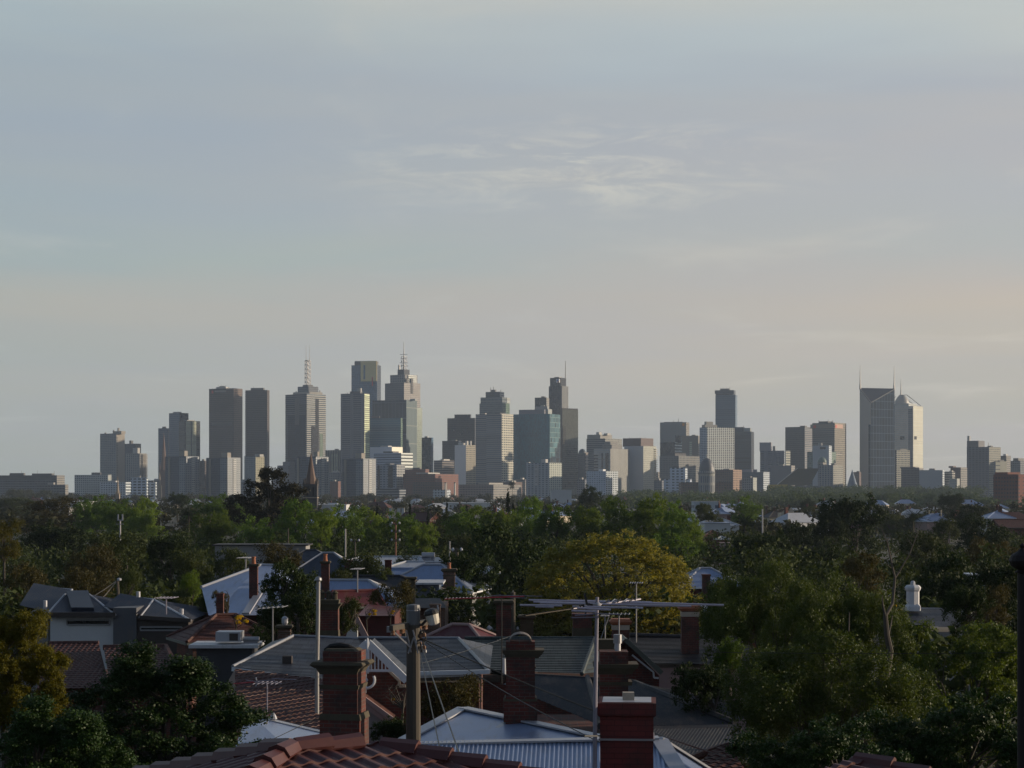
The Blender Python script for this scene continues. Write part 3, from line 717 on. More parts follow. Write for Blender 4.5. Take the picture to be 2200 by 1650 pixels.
# --- beige group
i = T('office_tower', 'tall grey green tower with a stepped top and small masts, middle of the skyline', 1030, 1080, 1095, 866, 3800, [facade('grey green floors', (.17, .175, .165), (.07, .085, .085), 3.9, 2.5, .5, .7, .15), F_green],
      [('upper_tier', 1032, 1093, 853, 867, F_grgn := facade('grey green tier', (.20, .20, .185), (.08, .09, .09), 6, 3, .6, .6)), ('upper_tier', 1043, 1083, 841, 854, F_slate), ('roof_plant', 1055, 1066, 836, 842, darkplant), ('lit_crown', 1078, 1093, 853, 865, F_creamp, {'a': 14, 'b': 16, 'y': 30})], th=24)
for x, y in ((1054, 830), (1060, 829), (1076, 836)): mast(i, x, y, 842, .8, .5)
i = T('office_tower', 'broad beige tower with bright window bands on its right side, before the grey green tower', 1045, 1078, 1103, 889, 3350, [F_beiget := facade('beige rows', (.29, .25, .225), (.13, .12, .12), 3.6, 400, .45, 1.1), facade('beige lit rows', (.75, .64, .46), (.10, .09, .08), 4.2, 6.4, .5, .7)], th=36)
T('office_tower', 'beige narrow wing joining the broad beige tower on its left', 1022, 1048, 1049, 890, 3500, [F_beiget, F_beiget], th=15, R_=25)
# --- teal glass block
i = T('office_tower', 'broad dark teal glass tower with a pale green lit right side', 1103, 1181, 1204, 889, 3400, [F_teal, F_teal2], [('upper_storey', 1115, 1187, 879, 890, plain('grey crown', (.19, .19, .22), .7, .08, .03)), ('lit_plant', 1170, 1186, 878, 889, F_creamp, {'a': 8, 'b': 18, 'y': 24})], th=24)
i = T('office_tower', 'small black topped block behind the teal glass tower', 1149, 1174, 1180, 854, 3800, [F_black, F_beige], th=16)
T('office_block', 'pale plant block in front of the small black topped block', 1150, 1176, 1178, 873, 3600, [plain('pale grey crown', (.30, .29, .30), .7, .08, .03), F_cream], th=16, cat='building')
i = T('office_tower', 'very dark tower with a thin antenna and a small square sign near its top', 1179, 1207, 1221, 829, 3900, [F_black, facade('warm ribbed side', (.30, .26, .21), (.10, .09, .085), 400, 3.0, 1.1, .5)], [('upper_tier', 1182, 1217, 811, 830, F_black), ('roof_plant', 1191, 1207, 809, 812, steel)], th=28)
mast(i, 1215, 775, 812, 1.0, .6, name='antenna', y=8)
panel(i, 'L', 1196, 1203, 814, 822, whsign, 'square_sign', 2.5); panel(i, 'L', 1197.5, 1200, 815, 819, blusign, 'sign_emblem', 2.8); panel(i, 'L', 1199, 1202, 819, 821.5, redsign, 'sign_emblem', 2.8)
i = T('office_tower', 'bronze glass tower, golden above and dark gridded below', 1204, 1208, 1242, 879, 3600, [F_black, F_bronze], [('dark_crown', 1204, 1242, 877, 888, F_brown, {})], th=58)
panel(i, 'R', 1209, 1241, 955, 1050, F_bronzed, 'dark_lower_grid', .5); panel(i, 'R', 1209, 1215, 915, 956, F_bronzed, 'dark_reflection', .5)  # dark_reflection: a reflection painted in as a darker panel
i = T('apartment_block', 'pale apartment slab with balcony stacks before the teal and bronze towers', 1130, 1180, 1207, 994, 2700, [facade('pale flats', (.42, .42, .41), (.08, .09, .10), 3.0, 6, .5, .55), facade('pale flats lit', (.58, .55, .42), (.14, .14, .12), 3.0, 5, .5, .5)], [('lift_tower', 1163, 1178, 986, 995, paleplant), ('lift_tower', 1131, 1140, 992, 995, paleplant)], th=34, cat='building')
balconies(i, 'L', 14, 1000, 1042, plain('pale balcony 2', (.5, .5, .5), .7, .1), .38, .55, 1.2, 1.1)
# --- domed brown block
T('office_block', 'dim brown building with a rounded blue roof right of the bronze tower', 1242, 1257, 1262, 974, 3700, [facade('dim brown', (.16, .14, .145), (.06, .06, .07), 3.8, 3, .5, .5), F_beige], [('round_roof', 1243, 1260, 964, 975, plain('blue roof', (.08, .11, .14), .5, .1, .05), {'shape': 'dome'})], th=25, cat='building')
T('office_block', 'small building with lit arched windows beside the rounded blue roof', 1257, 1258, 1264, 972, 3500, [F_brown, facade('lit arches', (.55, .42, .32), (.15, .1, .08), 6, 5, .5, .4)], th=50, cat='building')
i = T('office_tower', 'grey tower stepping down to the right in terraces', 1260, 1300, 1336, 942, 3600, [F_greyh, facade('lit terrace', (.40, .35, .28), (.10, .09, .08), 4, 5, .5, .5)], [('upper_tier', 1263, 1318, 933, 943, concrete), ('roof_plant', 1283, 1295, 927, 934, paleplant), ('roof_plant', 1299, 1314, 930, 934, paleplant), ], th=36)
i = T('office_tower', 'beige stone block with two dark vertical slots and ribbed lit side', 1276, 1311, 1352, 964, 3200, [facade('stone with rows', (.50, .44, .37), (.30, .26, .23), 3.8, 200, .2, 1.1), F_vert], [('terrace', 1296, 1340, 955, 965, F_beige), ('terrace', 1300, 1330, 948, 956, F_beige)], th=36)
panel(i, 'L', 1293, 1296, 973, 1010, F_black, 'dark_slot', .4); panel(i, 'L', 1301, 1308, 973, 1010, F_black, 'dark_slot', .4); 
for k in range(6): panel(i, 'L', 1277, 1286, 977+k*6.5, 980+k*6.5, F_black, 'window_row', .4)
i = T('apartment_block', 'white little apartment building at the foot of the beige stone block', 1260, 1302, 1328, 1012, 2700, [facade('white flats', (.58, .59, .62), (.20, .21, .23), 3.0, 4, .4, .5), facade('white flats lit', (.66, .64, .58), (.08, .08, .08), 3.1, 6, .5, .6)], [('lift_tower', 1288, 1303, 1008, 1013, plain('white lift tower', (.7, .7, .69), .7, .05))], th=36, cat='building')
i = T('office_tower', 'pale block with a dark red-brown crown storey', 1341, 1382, 1410, 958, 3250, [plain('smooth grey wall', (.42, .43, .46), .8, .06, .02), facade('pale vertical strips', (.70, .62, .46), (.16, .14, .11), 3.6, 3.0, .8, .4)], [('crown_storey', 1340, 1407, 941, 959, plain('dark red crown', (.09, .055, .055), .7, .15, .04))], th=36)
balconies(i, 'L', 18, 970, 1045, F_black, .03, .16, .25, 1.5, 'window_row')
balconies(i, 'R', 18, 965, 1045, plain('lit slab', (.5, .46, .38), .7, .1), .85, 1.0, 3.2, 1.0)
for x in (1356, 1361, 1378, 1388): mast(i, x, 938, 942, .6)
T('office_block', 'grey low block seen through the gap left of the orange emblem tower', 1409, 1414, 1424, 1014, 3300, [F_grey, F_beige], th=30, cat='building')
# --- emblem tower
i = T('office_tower', 'flat topped grey tower with a yellow emblem at its top right corner', 1418, 1474, 1481, 907, 3800, [plain('cool grey tower', (.21, .22, .225), .6, .08, .01), F_beige], [('roof_plant', 1428, 1474, 906, 908, darkplant)], th=16)
mast(i, 1449, 901, 907, .8); mast(i, 1459.5, 896, 907, .8)
panel(i, 'L', 1466, 1471, 909, 915, orsign, 'yellow_emblem', .5)
T('office_tower', 'black topped block with a short lit white balcony side before the emblem tower', 1418, 1450, 1465, 950, 3500, [F_black, facade('bright balcony', (.8, .76, .66), (.05, .05, .05), 5.4, 400, .42, 1.1)], [('lift_tower', 1452, 1465, 935, 951, F_black)], th=28)
i = T('office_tower', 'brown stone block with one lit vertical window strip', 1465, 1500, 1500.5, 936, 3450, [plain('brown stone', (.25, .22, .19), .8, .08, .02), F_beige], th=20, R_=20)
panel(i, 'L', 1482, 1487, 948, 985, facade('lit strip', (.7, .62, .42), (.3, .26, .18), 3.6, 200, .4, 1.1), 'lit_window_strip', .4)
i = T('office_block', 'wide brown office with dense windows behind the small white hotel', 1417, 1458, 1503, 979, 3100, [facade('brown dense', (.20, .18, .16), (.07, .065, .065), 3.6, 3, .5, .4), facade('brown dense lit', (.27, .24, .20), (.08, .075, .075), 3.6, 4.5, .6, .5)], [('upper_storey', 1432, 1480, 973, 980, F_brown2)], th=36, cat='building')
i = T('hotel', 'white stepped building with square dark windows in front of the wide brown office', 1439, 1472, 1477, 1005, 2700, [facade('white square windows', (.66, .67, .70), (.05, .055, .07), 4.0, 6.2, .45, .55), F_white], th=12, cat='building')
T('hotel', 'left white wing of the stepped white building', 1426, 1440, 1441, 1029, 2705, [facade('white square windows', (.66, .67, .70), (.05, .055, .07), 4.0, 6.2, .45, .55)]*2, th=12, cat='building', R_=14)
T('hotel', 'right white wing of the stepped white building', 1473, 1483, 1486, 1029, 2705, [facade('white square windows', (.66, .67, .70), (.05, .055, .07), 4.0, 6.2, .45, .55)]*2, th=12, cat='building')
# --- white striped apartments
i = T('apartment_tower', 'large apartment tower with a bright white grid of balconies and windows', 1503, 1519, 1578, 918, 3400, [facade('bluish balconies', (.42, .45, .50), (.07, .09, .11), 3.1, 5, .6, .7), F_apt], [('upper_tier', 1513, 1547, 911, 919, concrete), ('lift_tower', 1519, 1538, 904, 912, concrete)], th=60)
i = T('office_tower', 'tall blue glass tower with small masts rising behind the white balcony tower', 1537, 1580, 1584, 848, 4000, [facade('smooth blue glass', (.09, .13, .165), (.045, .08, .105), 4, 400, .8, 1.1, .15, .2), F_blue], [('upper_tier', 1537, 1584, 838, 846, F_slate), ('neck', 1540, 1581, 845, 849, F_black), ('roof_plant', 1549, 1571, 834, 839, darkplant)], th=14)
for x, y in ((1550, 831), (1556, 830), (1563, 831), (1570, 830)): mast(i, x, y, 836, .5)
i = T('office_tower', 'dark green glass tower with a notched lit crown right of the white balcony tower', 1578, 1614, 1620, 927, 3700, [facade('dark green', (.08, .085, .08), (.035, .04, .04), 3.9, 400, .7, 1.1, .15), F_slate], [('crown', 1580, 1604, 917, 928, F_slate), ('lit_crown', 1600, 1617, 919, 928, F_creamp)], th=18)
mast(i, 1600, 913, 918, .8)
i = T('brick_building', 'brown block with an orange lit right side next to the great dome', 1536, 1575, 1594, 1009, 2850, [F_brickb, facade('orange lit brick', (.42, .25, .16), (.12, .07, .05), 3.4, 5, .5, .5)], th=32, cat='building')
# --- domed exhibition hall
D = 2500
b = P(1518, 1050, D)
dm = thing('domed_hall', 'old hall with a tall slate dome and lantern on a ring of arched windows', 'building', (b.x, b.y, 0))
w_ = 17/F*D
zt = lambda y: P(0, y, D).z
MB().lathe(b.xy.to_3d(), [(w_*1.05, 0), (w_*1.05, zt(1018)), (w_*1.12, zt(1017)), (w_*1.12, zt(1015)), (w_, zt(1014)), (w_*.98, zt(1012))], 24).build('drum', facade('arched drum', (.34, .31, .26), (.10, .10, .11), 12, 2.6, .7, .45), dm)
MB().lathe(b.xy.to_3d(), [(w_*.97, zt(1012)), (w_*.93, zt(1004)), (w_*.80, zt(996)), (w_*.60, zt(990)), (w_*.33, zt(985)), (w_*.16, zt(984))], 24).build('dome', plain('dome slate', (.10, .11, .13), .5, .1, .1), dm)
MB().lathe(b.xy.to_3d(), [(w_*.16, zt(984.5)), (w_*.16, zt(980)), (w_*.03, zt(976)), (.1, zt(974))], 12).build('lantern', F_creamp, dm)
MB().box(b.x-33, b.x+33, b.y+6, b.y+40, 0, zt(1036)).build('hall', F_brickb, dm)
# --- right middle
i = T('office_block', 'grey office with a pale rooftop box, right of the green glass tower', 1633, 1685, 1690, 968, 3300, [facade('grey rows', (.17, .17, .19), (.06, .065, .08), 3.6, 14, .5, .5), F_white], [('rooftop_box', 1635, 1663, 950, 969, plain('lilac grey', (.24, .24, .28), .7, .05, .02)), ('roof_plant', 1663, 1669, 958, 969, concrete)], th=18, cat='building')
T('office_block', 'lit right wing of the grey office, striped by balconies', 1686, 1688, 1698, 968, 3280, [F_white, facade('striped side', (.55, .50, .38), (.12, .11, .09), 4.2, 400, .45, 1.1)], th=45, cat='building')
T('office_block', 'plain grey lower block under the grey office', 1655, 1700, 1708, 1000, 3000, [plain('plain grey', (.19, .19, .21), .8, .06, .03), F_beige], th=20, cat='building')
T('office_block', 'dark mixed low building right of the dome, before the green glass tower', 1592, 1640, 1660, 1014, 3100, [F_flatd, F_white], [('lilac_roof', 1594, 1634, 1008, 1015, plain('lilac grey', (.2, .2, .2)))], th=26, cat='building')
T('apartment_block', 'narrow low block with a pale lit end behind the park trees', 1596, 1618, 1626, 1026, 2800, [F_grey, F_cream], th=26, cat='building')
T('office_tower', 'plain dark brown tower, left one of a brown pair', 1687, 1729, 1745, 917, 3700, [facade('dark brown', (.085, .072, .068), (.03, .028, .03), 3.8, 2, .6, .6), F_beiget], [('roof_plant', 1722, 1738, 914, 918, darkplant)], th=30)
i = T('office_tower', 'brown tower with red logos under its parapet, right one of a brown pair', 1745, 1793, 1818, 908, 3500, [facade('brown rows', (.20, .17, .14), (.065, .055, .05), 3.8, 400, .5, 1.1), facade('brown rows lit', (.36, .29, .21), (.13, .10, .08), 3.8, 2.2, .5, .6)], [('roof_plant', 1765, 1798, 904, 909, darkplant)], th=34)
panel(i, 'L', 1746, 1791, 911, 920, plain('parapet', (.24, .20, .17), .8, .08, .03), 'parapet_band', .3); panel(i, 'L', 1752, 1757, 913, 919, redsign, 'red_logo', .7)
panel(i, 'R', 1794, 1817, 911, 920, plain('parapet lit', (.50, .33, .27), .8, .08, .03), 'parapet_band', .3); panel(i, 'R', 1795, 1799, 913, 919, redsign, 'red_logo', .7)
panel(i, 'R', 1796, 1815, 972, 979, facade('open arches', (.5, .42, .32), (.06, .05, .05), 8, 4, .8, .6), 'arcade', .3)
for x in (1768, 1786, 1795): mast(i, x, 900, 905, .7)
i = T('office_block', 'bluish white block with a dark roof slot between green glass sides', 1746, 1781, 1787, 957, 3150, [plain('bluish white', (.36, .40, .45), .6, .05, .02), F_white], [('rooftop_dome', 1762, 1771, 951, 958, concrete, {'shape': 'cyl'})], th=18, cat='building')
panel(i, 'L', 1763, 1774, 960, 965, F_black, 'dark_slot', .4)
T('office_block', 'green glass office wrapped round the bluish white block', 1734, 1780, 1796, 970, 3200, [facade('dull green glass', (.17, .19, .15), (.08, .10, .08), 3.8, 3, .8, .8, .2), F_green], th=26, cat='building')
i = T('apartment_block', 'beige apartments with a small green dome among stepped roofs', 1757, 1790, 1812, 999, 2900, [facade('beige bays', (.27, .26, .25), (.08, .085, .10), 3.2, 4.4, .6, .5), facade('beige bays lit', (.42, .37, .29), (.12, .10, .09), 3.2, 4.4, .6, .5)], [('green_dome', 1764, 1783, 981, 993, plain('green copper', (.12, .17, .15), .6, .1, .05), {'shape': 'dome'}), ('dome_base', 1763, 1784, 992, 1000, F_beige), ('stair_tower', 1790, 1803, 995, 1000, F_beige)], th=32, cat='building')
# angular museum roof and cone
D = 2600
mu = thing('museum', 'low museum with a huge slanted dark roof blade and a yellow wall', 'building', (P(1720, 1050, D).x, D, 0))
ptm = [(1668, 1043), (1712, 1007), (1760, 1006), (1740, 1043)]
mb = MB(); fr = [P(x, y, D) for x, y in ptm]; bk = [P(x, y, D)+Vector((6, 45, 0)) for x, y in ptm]
mb.add(fr+bk, [(3, 2, 1, 0), (4, 5, 6, 7), (0, 1, 5, 4), (1, 2, 6, 5), (2, 3, 7, 6), (3, 0, 4, 7)])
mb.build('roof_blade', plain('dark olive cladding', (.095, .09, .075), .7, .1, .05), mu)
MB().bar(P(1667, 1043, D)+Vector((0, -1, 0)), P(1713, 1006, D)+Vector((0, -1, 0)), 1.0).build('roof_edge', plain('pale edge', (.45, .45, .45), .6), mu)
a, c = P(1652, 1050, D-20), P(1690, 1050, D-20)
MB().box(a.x, c.x, D-30, D-12, 0, P(0, 1041, D-20).z).build('yellow_wall', plain('ochre wall', (.38, .28, .05), .7, .1, .05), mu)
MB().box(a.x+4, fr[3].x+40, D, D+30, 0, P(0, 1044, D).z).build('base_wall', F_flatd, mu)
b = P(1831, 1045, 3300)
co = thing('glass_cone', 'pointed grey cone between the brown pair and the tallest twin spire tower', 'building', (b.x, b.y, 0))
MB().lathe((b.x, b.y, 0), [(17/F*3300*1.2, 0), (14/F*3300, P(0, 1040, 3300).z*.6), (.2, P(0, 1009, 3300).z)], 28).build('cone', facade('cone panels', (.17, .19, .22), (.12, .14, .17), 6, 400, .85, 1.1, .3, .1), co)
T('brick_building', 'small brown building behind the grey cone', 1833, 1846, 1850, 1014, 3500, [F_brickb, F_brickb], th=25, cat='building')
# --- twin spire tower and cream tower
i = T('office_tower', 'tallest right hand tower with a V shaped dark roof and two corner spires', 1847, 1871, 1922, 832, 3550, [plain('tan stone', (.34, .31, .28), .8, .07, .01), F_grid, plain('blue steel roof', (.018, .026, .05), .8, .08, .02, spec=.15)], th=50,
      heights=lambda D: (P(0, 864, D).z, P(0, 832, D).z, P(0, 832, D).z, P(0, 832, D).z+1))
L_, R2 = i['L'], i['R']
for (x, y, nm) in ((-L_+.6, .6, 'corner_spire'), (-.6, R2-.6, 'corner_spire')):
    z0 = P(0, 834, 3550).z
    MB().tube([(x, y, z0), (x, y, z0+14), (x, y, P(0, 783, 3550).z)], [1.9, 1.0, .3], 6).build(nm, steel, i['root'], world=False)
MB().bar((-L_, -.4, P(0, 833, 3550).z), (0, -.4, P(0, 865, 3550).z), 1.6).build('roof_trim', darkplant, i['root'], world=False)
MB().bar((.4, 0, P(0, 865, 3550).z), (.4, R2, P(0, 833, 3550).z), 1.2).build('roof_trim', darkplant, i['root'], world=False)
MB().box(-L_*.2, .3, -.4, 0, 0, P(0, 912, 3550).z).build('dark_edge_strip', F_grid, i['root'], world=False)
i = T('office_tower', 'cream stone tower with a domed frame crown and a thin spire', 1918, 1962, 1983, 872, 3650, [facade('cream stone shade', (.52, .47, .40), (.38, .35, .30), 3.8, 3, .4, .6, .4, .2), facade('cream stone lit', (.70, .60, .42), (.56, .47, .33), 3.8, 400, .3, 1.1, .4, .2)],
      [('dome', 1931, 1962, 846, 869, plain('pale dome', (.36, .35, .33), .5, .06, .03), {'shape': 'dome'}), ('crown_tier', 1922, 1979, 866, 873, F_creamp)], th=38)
mast(i, 1944.5, 812, 848, 1.3, .3, name='spire')
D = 3650
for (xa, ya, xb, yb) in ((1925, 868, 1937, 848), (1937, 848, 1951, 848), (1951, 848, 1976, 872)):
    for yy in (2, i['R']-2):
        def loc(x, y):
            u = (x-CX)/F*D-i['Xc']; return Vector(((u-yy*i['st'])/i['ct'], yy, CZ+(HY-y)/F*D))
        if yy > 2 and xa == 1937: continue
        MB().bar(loc(xa+(2 if yy > 2 else 0), ya), loc(xb+(2 if yy > 2 else 0), yb), 1.0).build('crown_frame', steel, i['root'], world=False)
panel(i, 'L', 1938, 1946, 937, 944, F_black, 'dark_window_group', .4); panel(i, 'R', 1965, 1972, 937, 944, F_black, 'dark_window_group', .4)
panel(i, 'L', 1953, 1961, 878, 1010, facade('grey rib strip', (.20, .20, .20), (.10, .10, .11), 3.8, 400, .5, 1.1), 'rib_strip', .5)
T('office_block', 'small block of bright window grids in front of the cream tower', 1923, 1926, 1955, 967, 3250, [F_grid, facade('lit window grid', (.62, .53, .38), (.09, .08, .08), 3.6, 3.2, .5, .6)], th=60, cat='building')
T('office_block', 'low grey brown block right of the cream tower foot', 1936, 1975, 1984, 1005, 3000, [F_brown2, F_beige], [('roof_plant', 1938, 1983, 1003, 1006, darkplant)], th=24, cat='building')
T('office_block', 'long low bluish white hall right of the cream tower', 1975, 2025, 2030, 1010, 2900, [plain('bluish hall', (.30, .33, .38), .7, .05, .01), F_white], [('roof_plant', 2005, 2022, 1006, 1011, concrete)], th=16, cat='building')
T('office_block', 'low beige striped block between the bluish hall and the reddish one', 2029, 2046, 2052, 1013, 2950, [F_beigeh, F_beigeh], th=20, cat='building')
T('brick_building', 'low reddish block with a raised corner before the dark stepped tower', 2042, 2064, 2078, 1004, 3000, [F_brickb, F_beige], [('roof_plant', 2044, 2062, 1001, 1005, F_brickb)], th=35, cat='building')
T('apartment_block', 'small cream two storey block above the right hand park trees', 2040, 2056, 2062, 1028, 2600, [F_cream, F_cream], th=25, cat='building')
# --- far right
i = T('office_tower', 'dark stepped tower with a chimney, rightmost tower of the skyline', 2077, 2125, 2150, 960, 3100, [facade('dark stepped', (.10, .10, .12), (.04, .042, .055), 3.6, 6, .5, .6), facade('stepped lit', (.35, .31, .23), (.14, .12, .10), 3.6, 4, .5, .6)], [('upper_tier', 2089, 2128, 946, 961, plain('dark penthouse', (.11, .11, .13), .7, .1, .03)), ('chimney', 2093, 2099, 935, 947, paleplant, {'a': 4, 'b': 3}), ('upper_tier', 2128, 2140, 957, 961, F_beige)], th=42)
mast(i, 2131, 949, 958, .6)
i = T('office_block', 'cream lit box with short window slits at the foot of the dark stepped tower', 2136, 2139, 2163, 991, 2800, [F_flatd, facade('cream slits', (.60, .52, .37), (.10, .09, .08), 5.5, 22, .2, .4)], th=62, cat='building')
T('office_block', 'brown block right of the dark stepped tower', 2148, 2162, 2172, 979, 3200, [F_brown2, F_beige], th=40, cat='building')
T('office_block', 'grey building at the right edge of the skyline', 2171, 2192, 2215, 990, 3100, [F_grey, F_grey], [('roof_plant', 2183, 2210, 984, 991, darkplant)], th=40, cat='building')
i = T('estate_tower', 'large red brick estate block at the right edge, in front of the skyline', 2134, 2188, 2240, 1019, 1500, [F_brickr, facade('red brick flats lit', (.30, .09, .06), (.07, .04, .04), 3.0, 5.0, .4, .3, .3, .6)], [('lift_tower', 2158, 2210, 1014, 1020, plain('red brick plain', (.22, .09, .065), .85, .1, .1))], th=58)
# hazy low rises scattered behind the estates, in the gaps
for lab, x0, x1, yt, D, mt in (
        ('low grey roofed block behind the left estate towers', 500, 540, 1040, 2900, F_grey),
        ('low hazy block between the second estate tower and the big gum tree', 515, 560, 1030, 3100, F_flat),
        ('dark red low block between two estate towers right of the stone church spire', 709, 732, 1034, 2900, F_brickr),
        ('grey rounded low building behind the dark red block', 700, 740, 1015, 3000, F_grey),
        ('beige low block left of the pale apartment slab foot', 1108, 1135, 1030, 3000, F_beige),
        ('hazy bluish low building between the bronze tower and the white flats', 1240, 1262, 1030, 2900, F_grey),
        ('low beige annex by the striped pale block', 1405, 1428, 1032, 3050, F_grey)):
    T('office_block', lab, x0, x0+(x1-x0)*.75, x1, yt, D, [mt, mt], th=25, cat='building')

# church spires
def spire_church(label, x, ytop, yb, ybase, D, wpx, mat, tmat):
    b = P(x, ybase, D); r = thing('church', label, 'church', (b.x, b.y, 0))
    w2 = wpx/2/F*D; z0, z1, z2 = gz(D), P(0, yb, D).z, P(0, ytop, D).z
    MB().box(b.x-w2, b.x+w2, b.y-w2, b.y+w2, z0, z1).build('tower', tmat, r)
    o = MB().lathe((b.x, b.y, 0), [(w2*.92, z1), (w2*.55, z1+(z2-z1)*.36), (.12, z2)], 8).build('spire', mat, r)
    for sx in (-1, 1):
        for sy in (-1, 1):
            MB().lathe((b.x+sx*w2*.9, b.y+sy*w2*.9, 0), [(w2*.2, z1-1), (w2*.2, z1+(z2-z1)*.06), (.05, z1+(z2-z1)*.2)], 6).build('pinnacle', tmat, r)
    return r, b, w2, z1
brownst = plain('brown stone spire', (.16, .10, .08), .8, .15, .2); palest = plain('pale stone spire', (.34, .28, .22), .8, .1, .3)
blue_stone = plain('bluestone', (.055, .052, .055), .85, .25, .6)
spire_church('slim brown spire before the blue grey glass slabs', 352, 928, 1010, 1075, 3200, 16, brownst, brownst)
spire_church('small pale spire left of the first estate tower', 343, 1014, 1048, 1070, 2300, 8, palest, palest)
spire_church('small thin spire in front of the white low buildings at left', 253, 1023, 1062, 1085, 1500, 8, palest, palest)
r, b, w2, z1 = spire_church('dark bluestone church tower with a tall brown spire rising from the trees', 668, 974, 1040, 1120, 900, 29, plain('weathered spire', (.15, .10, .08), .8, .2, .5), blue_stone)
for sx in (-.45, .45):
    MB().box(b.x+sx*w2-.35, b.x+sx*w2+.35, b.y-w2-.12, b.y-w2, z1-5.5, z1-1.5).build('belfry_opening', plain('opening dark', (.01, .01, .012), .9), r)
MB().box(b.x-w2-.2, b.x+w2+.2, b.y-w2-.2, b.y+w2+.2, z1-6.6, z1-6.2).build('string_course', palest, r)
# ------------------------------------------------------------------ trees
def leaf_cloud(name, centers, n, leaf, spread, mat, seed, aspect=.6, droop=0.0, updir=.35):
    """n leaf-sized faces gathered round the given clump centres (x, y, z, r)"""
    g = np.random.default_rng(seed)
    c = np.array(centers, float)
    w_ = c[:, 3]**1.6; w_ /= w_.sum()
    idx = g.choice(len(c), n, p=w_)
    d = g.normal(size=(n, 3)); d /= np.linalg.norm(d, axis=1)[:, None]
    rad = np.abs(g.normal(.78, spread, n)).clip(0, 1.35)
    p = c[idx, :3]+d*(rad*c[idx, 3])[:, None]*np.array([1, 1, .8])
    if droop: p[:, 2] -= droop*g.random(n)**2
    nrm = d*.8+g.normal(size=(n, 3))*.65+np.array([0, 0, updir]); nrm /= np.linalg.norm(nrm, axis=1)[:, None]
    a = np.cross(nrm, g.normal(size=(n, 3))); a /= np.linalg.norm(a, axis=1)[:, None]+1e-9
    b = np.cross(nrm, a)
    s_ = leaf*g.uniform(.55, 1.5, n)[:, None]
    v = np.empty((n, 4, 3)); v[:, 0] = p-a*s_; v[:, 1] = p-b*s_*aspect+a*s_*.1; v[:, 2] = p+a*s_; v[:, 3] = p+b*s_*aspect+a*s_*.1
    return cloud_mesh(name, v, mat)

def cloud_mesh(name, v, mat):
    n = len(v)
    me = bpy.data.meshes.new(name)
    me.vertices.add(n*4); me.vertices.foreach_set('co', v.reshape(-1).astype(np.float32))
    me.loops.add(n*4); me.loops.foreach_set('vertex_index', np.arange(n*4, dtype=np.int32))
    me.polygons.add(n); me.polygons.foreach_set('loop_start', np.arange(0, n*4, 4, dtype=np.int32))
    me.update(calc_edges=True); me.materials.append(mat)
    return me

def clumps(lobes, per, cr, seed, low=-.35):
    """clump centres scattered over the skin of each lobe (x, y, z, rx, ry, rz)"""
    g = random.Random(seed); out = []
    for (x, y, z, rx, ry, rz) in lobes:
        k = int(per*max(rx, rz)**1.3)+3
        for _ in range(k):
            while True:
                d = Vector((g.gauss(0, 1), g.gauss(0, 1), g.gauss(0, 1)))
                if d.length > .01:
                    d.normalize()
                    if d.z > low: break
            q = g.uniform(.62, 1.02)
            out.append((x+d.x*rx*q, y+d.y*ry*q, z+d.z*rz*q, cr*g.uniform(.5, 1.35)))
    return out

def limbs(name, mat, base_r, hgt, targets, seed, fork=.35):
    """tapered trunk with limbs reaching to the lobes"""
    g = random.Random(seed); mb = MB()
    f = Vector((g.uniform(-.05, .05)*hgt, g.uniform(-.05, .05)*hgt, hgt*fork))
    mb.tube([(0, 0, -.02*hgt), (0, 0, hgt*.04), f*.6, f], [base_r*1.5, base_r, base_r*.85, base_r*.75], 8)
    for t in targets:
        t = Vector(t); m_ = (f+t)/2+Vector((g.uniform(-.04, .04)*hgt, g.uniform(-.04, .04)*hgt, g.uniform(-.02, .05)*hgt))
        mb.tube([f-Vector((0, 0, .03*hgt)), m_, t], [base_r*.5, base_r*.3, base_r*.1], 5)
        for _ in range(2):
            e = t+Vector((g.uniform(-.05, .05), g.uniform(-.05, .05), g.uniform(.0, .05)))*hgt
            mb.tube([m_, (m_+e)/2+Vector((0, 0, .02*hgt)), e], [base_r*.22, base_r*.12, base_r*.04], 4)
    me = bpy.data.meshes.new(name)
    me.from_pydata([tuple(v) for v in mb.v], [], mb.f); me.materials.append(mat); me.update()
    return me

bark = plain('grey bark', (.065, .055, .045), .9, .25, 3)
bark_pale = plain('pale bark', (.34, .30, .25), .8, .3, 3)
L_plane = leaf_mat('spring green leaves', (.055, .120, .018), (.115, .175, .028), .5, .35)
L_plane2 = leaf_mat('bright yellow green leaves', (.075, .140, .020), (.145, .19, .034), .5, .4)
L_dark = leaf_mat('dark evergreen leaves', (.016, .032, .008), (.034, .052, .013), .55, .15)
L_olive = leaf_mat('olive gum leaves', (.034, .054, .012), (.068, .078, .020), .45, .2)
L_brown = leaf_mat('brownish gum leaves', (.044, .046, .014), (.082, .064, .020), .5, .25)
L_gold = leaf_mat('young golden leaves', (.11, .125, .026), (.27, .235, .060), .5, .4)
L_orange = leaf_mat('golden green hedge leaves', (.055, .065, .007), (.14, .115, .010), .5, .35)
L_gloss = leaf_mat('glossy deep green leaves', (.014, .036, .006), (.030, .062, .010), .3, .15, .6)
L_birch = leaf_mat('small birch leaves', (.040, .068, .012), (.082, .108, .022), .3, .3, .6)
L_cyp = leaf_mat('cypress leaves', (.008, .016, .008), (.016, .028, .012), .6, .05)
L_yel = leaf_mat('yellow blossom', (.45, .30, .01), (.60, .42, .02), .6, .3)

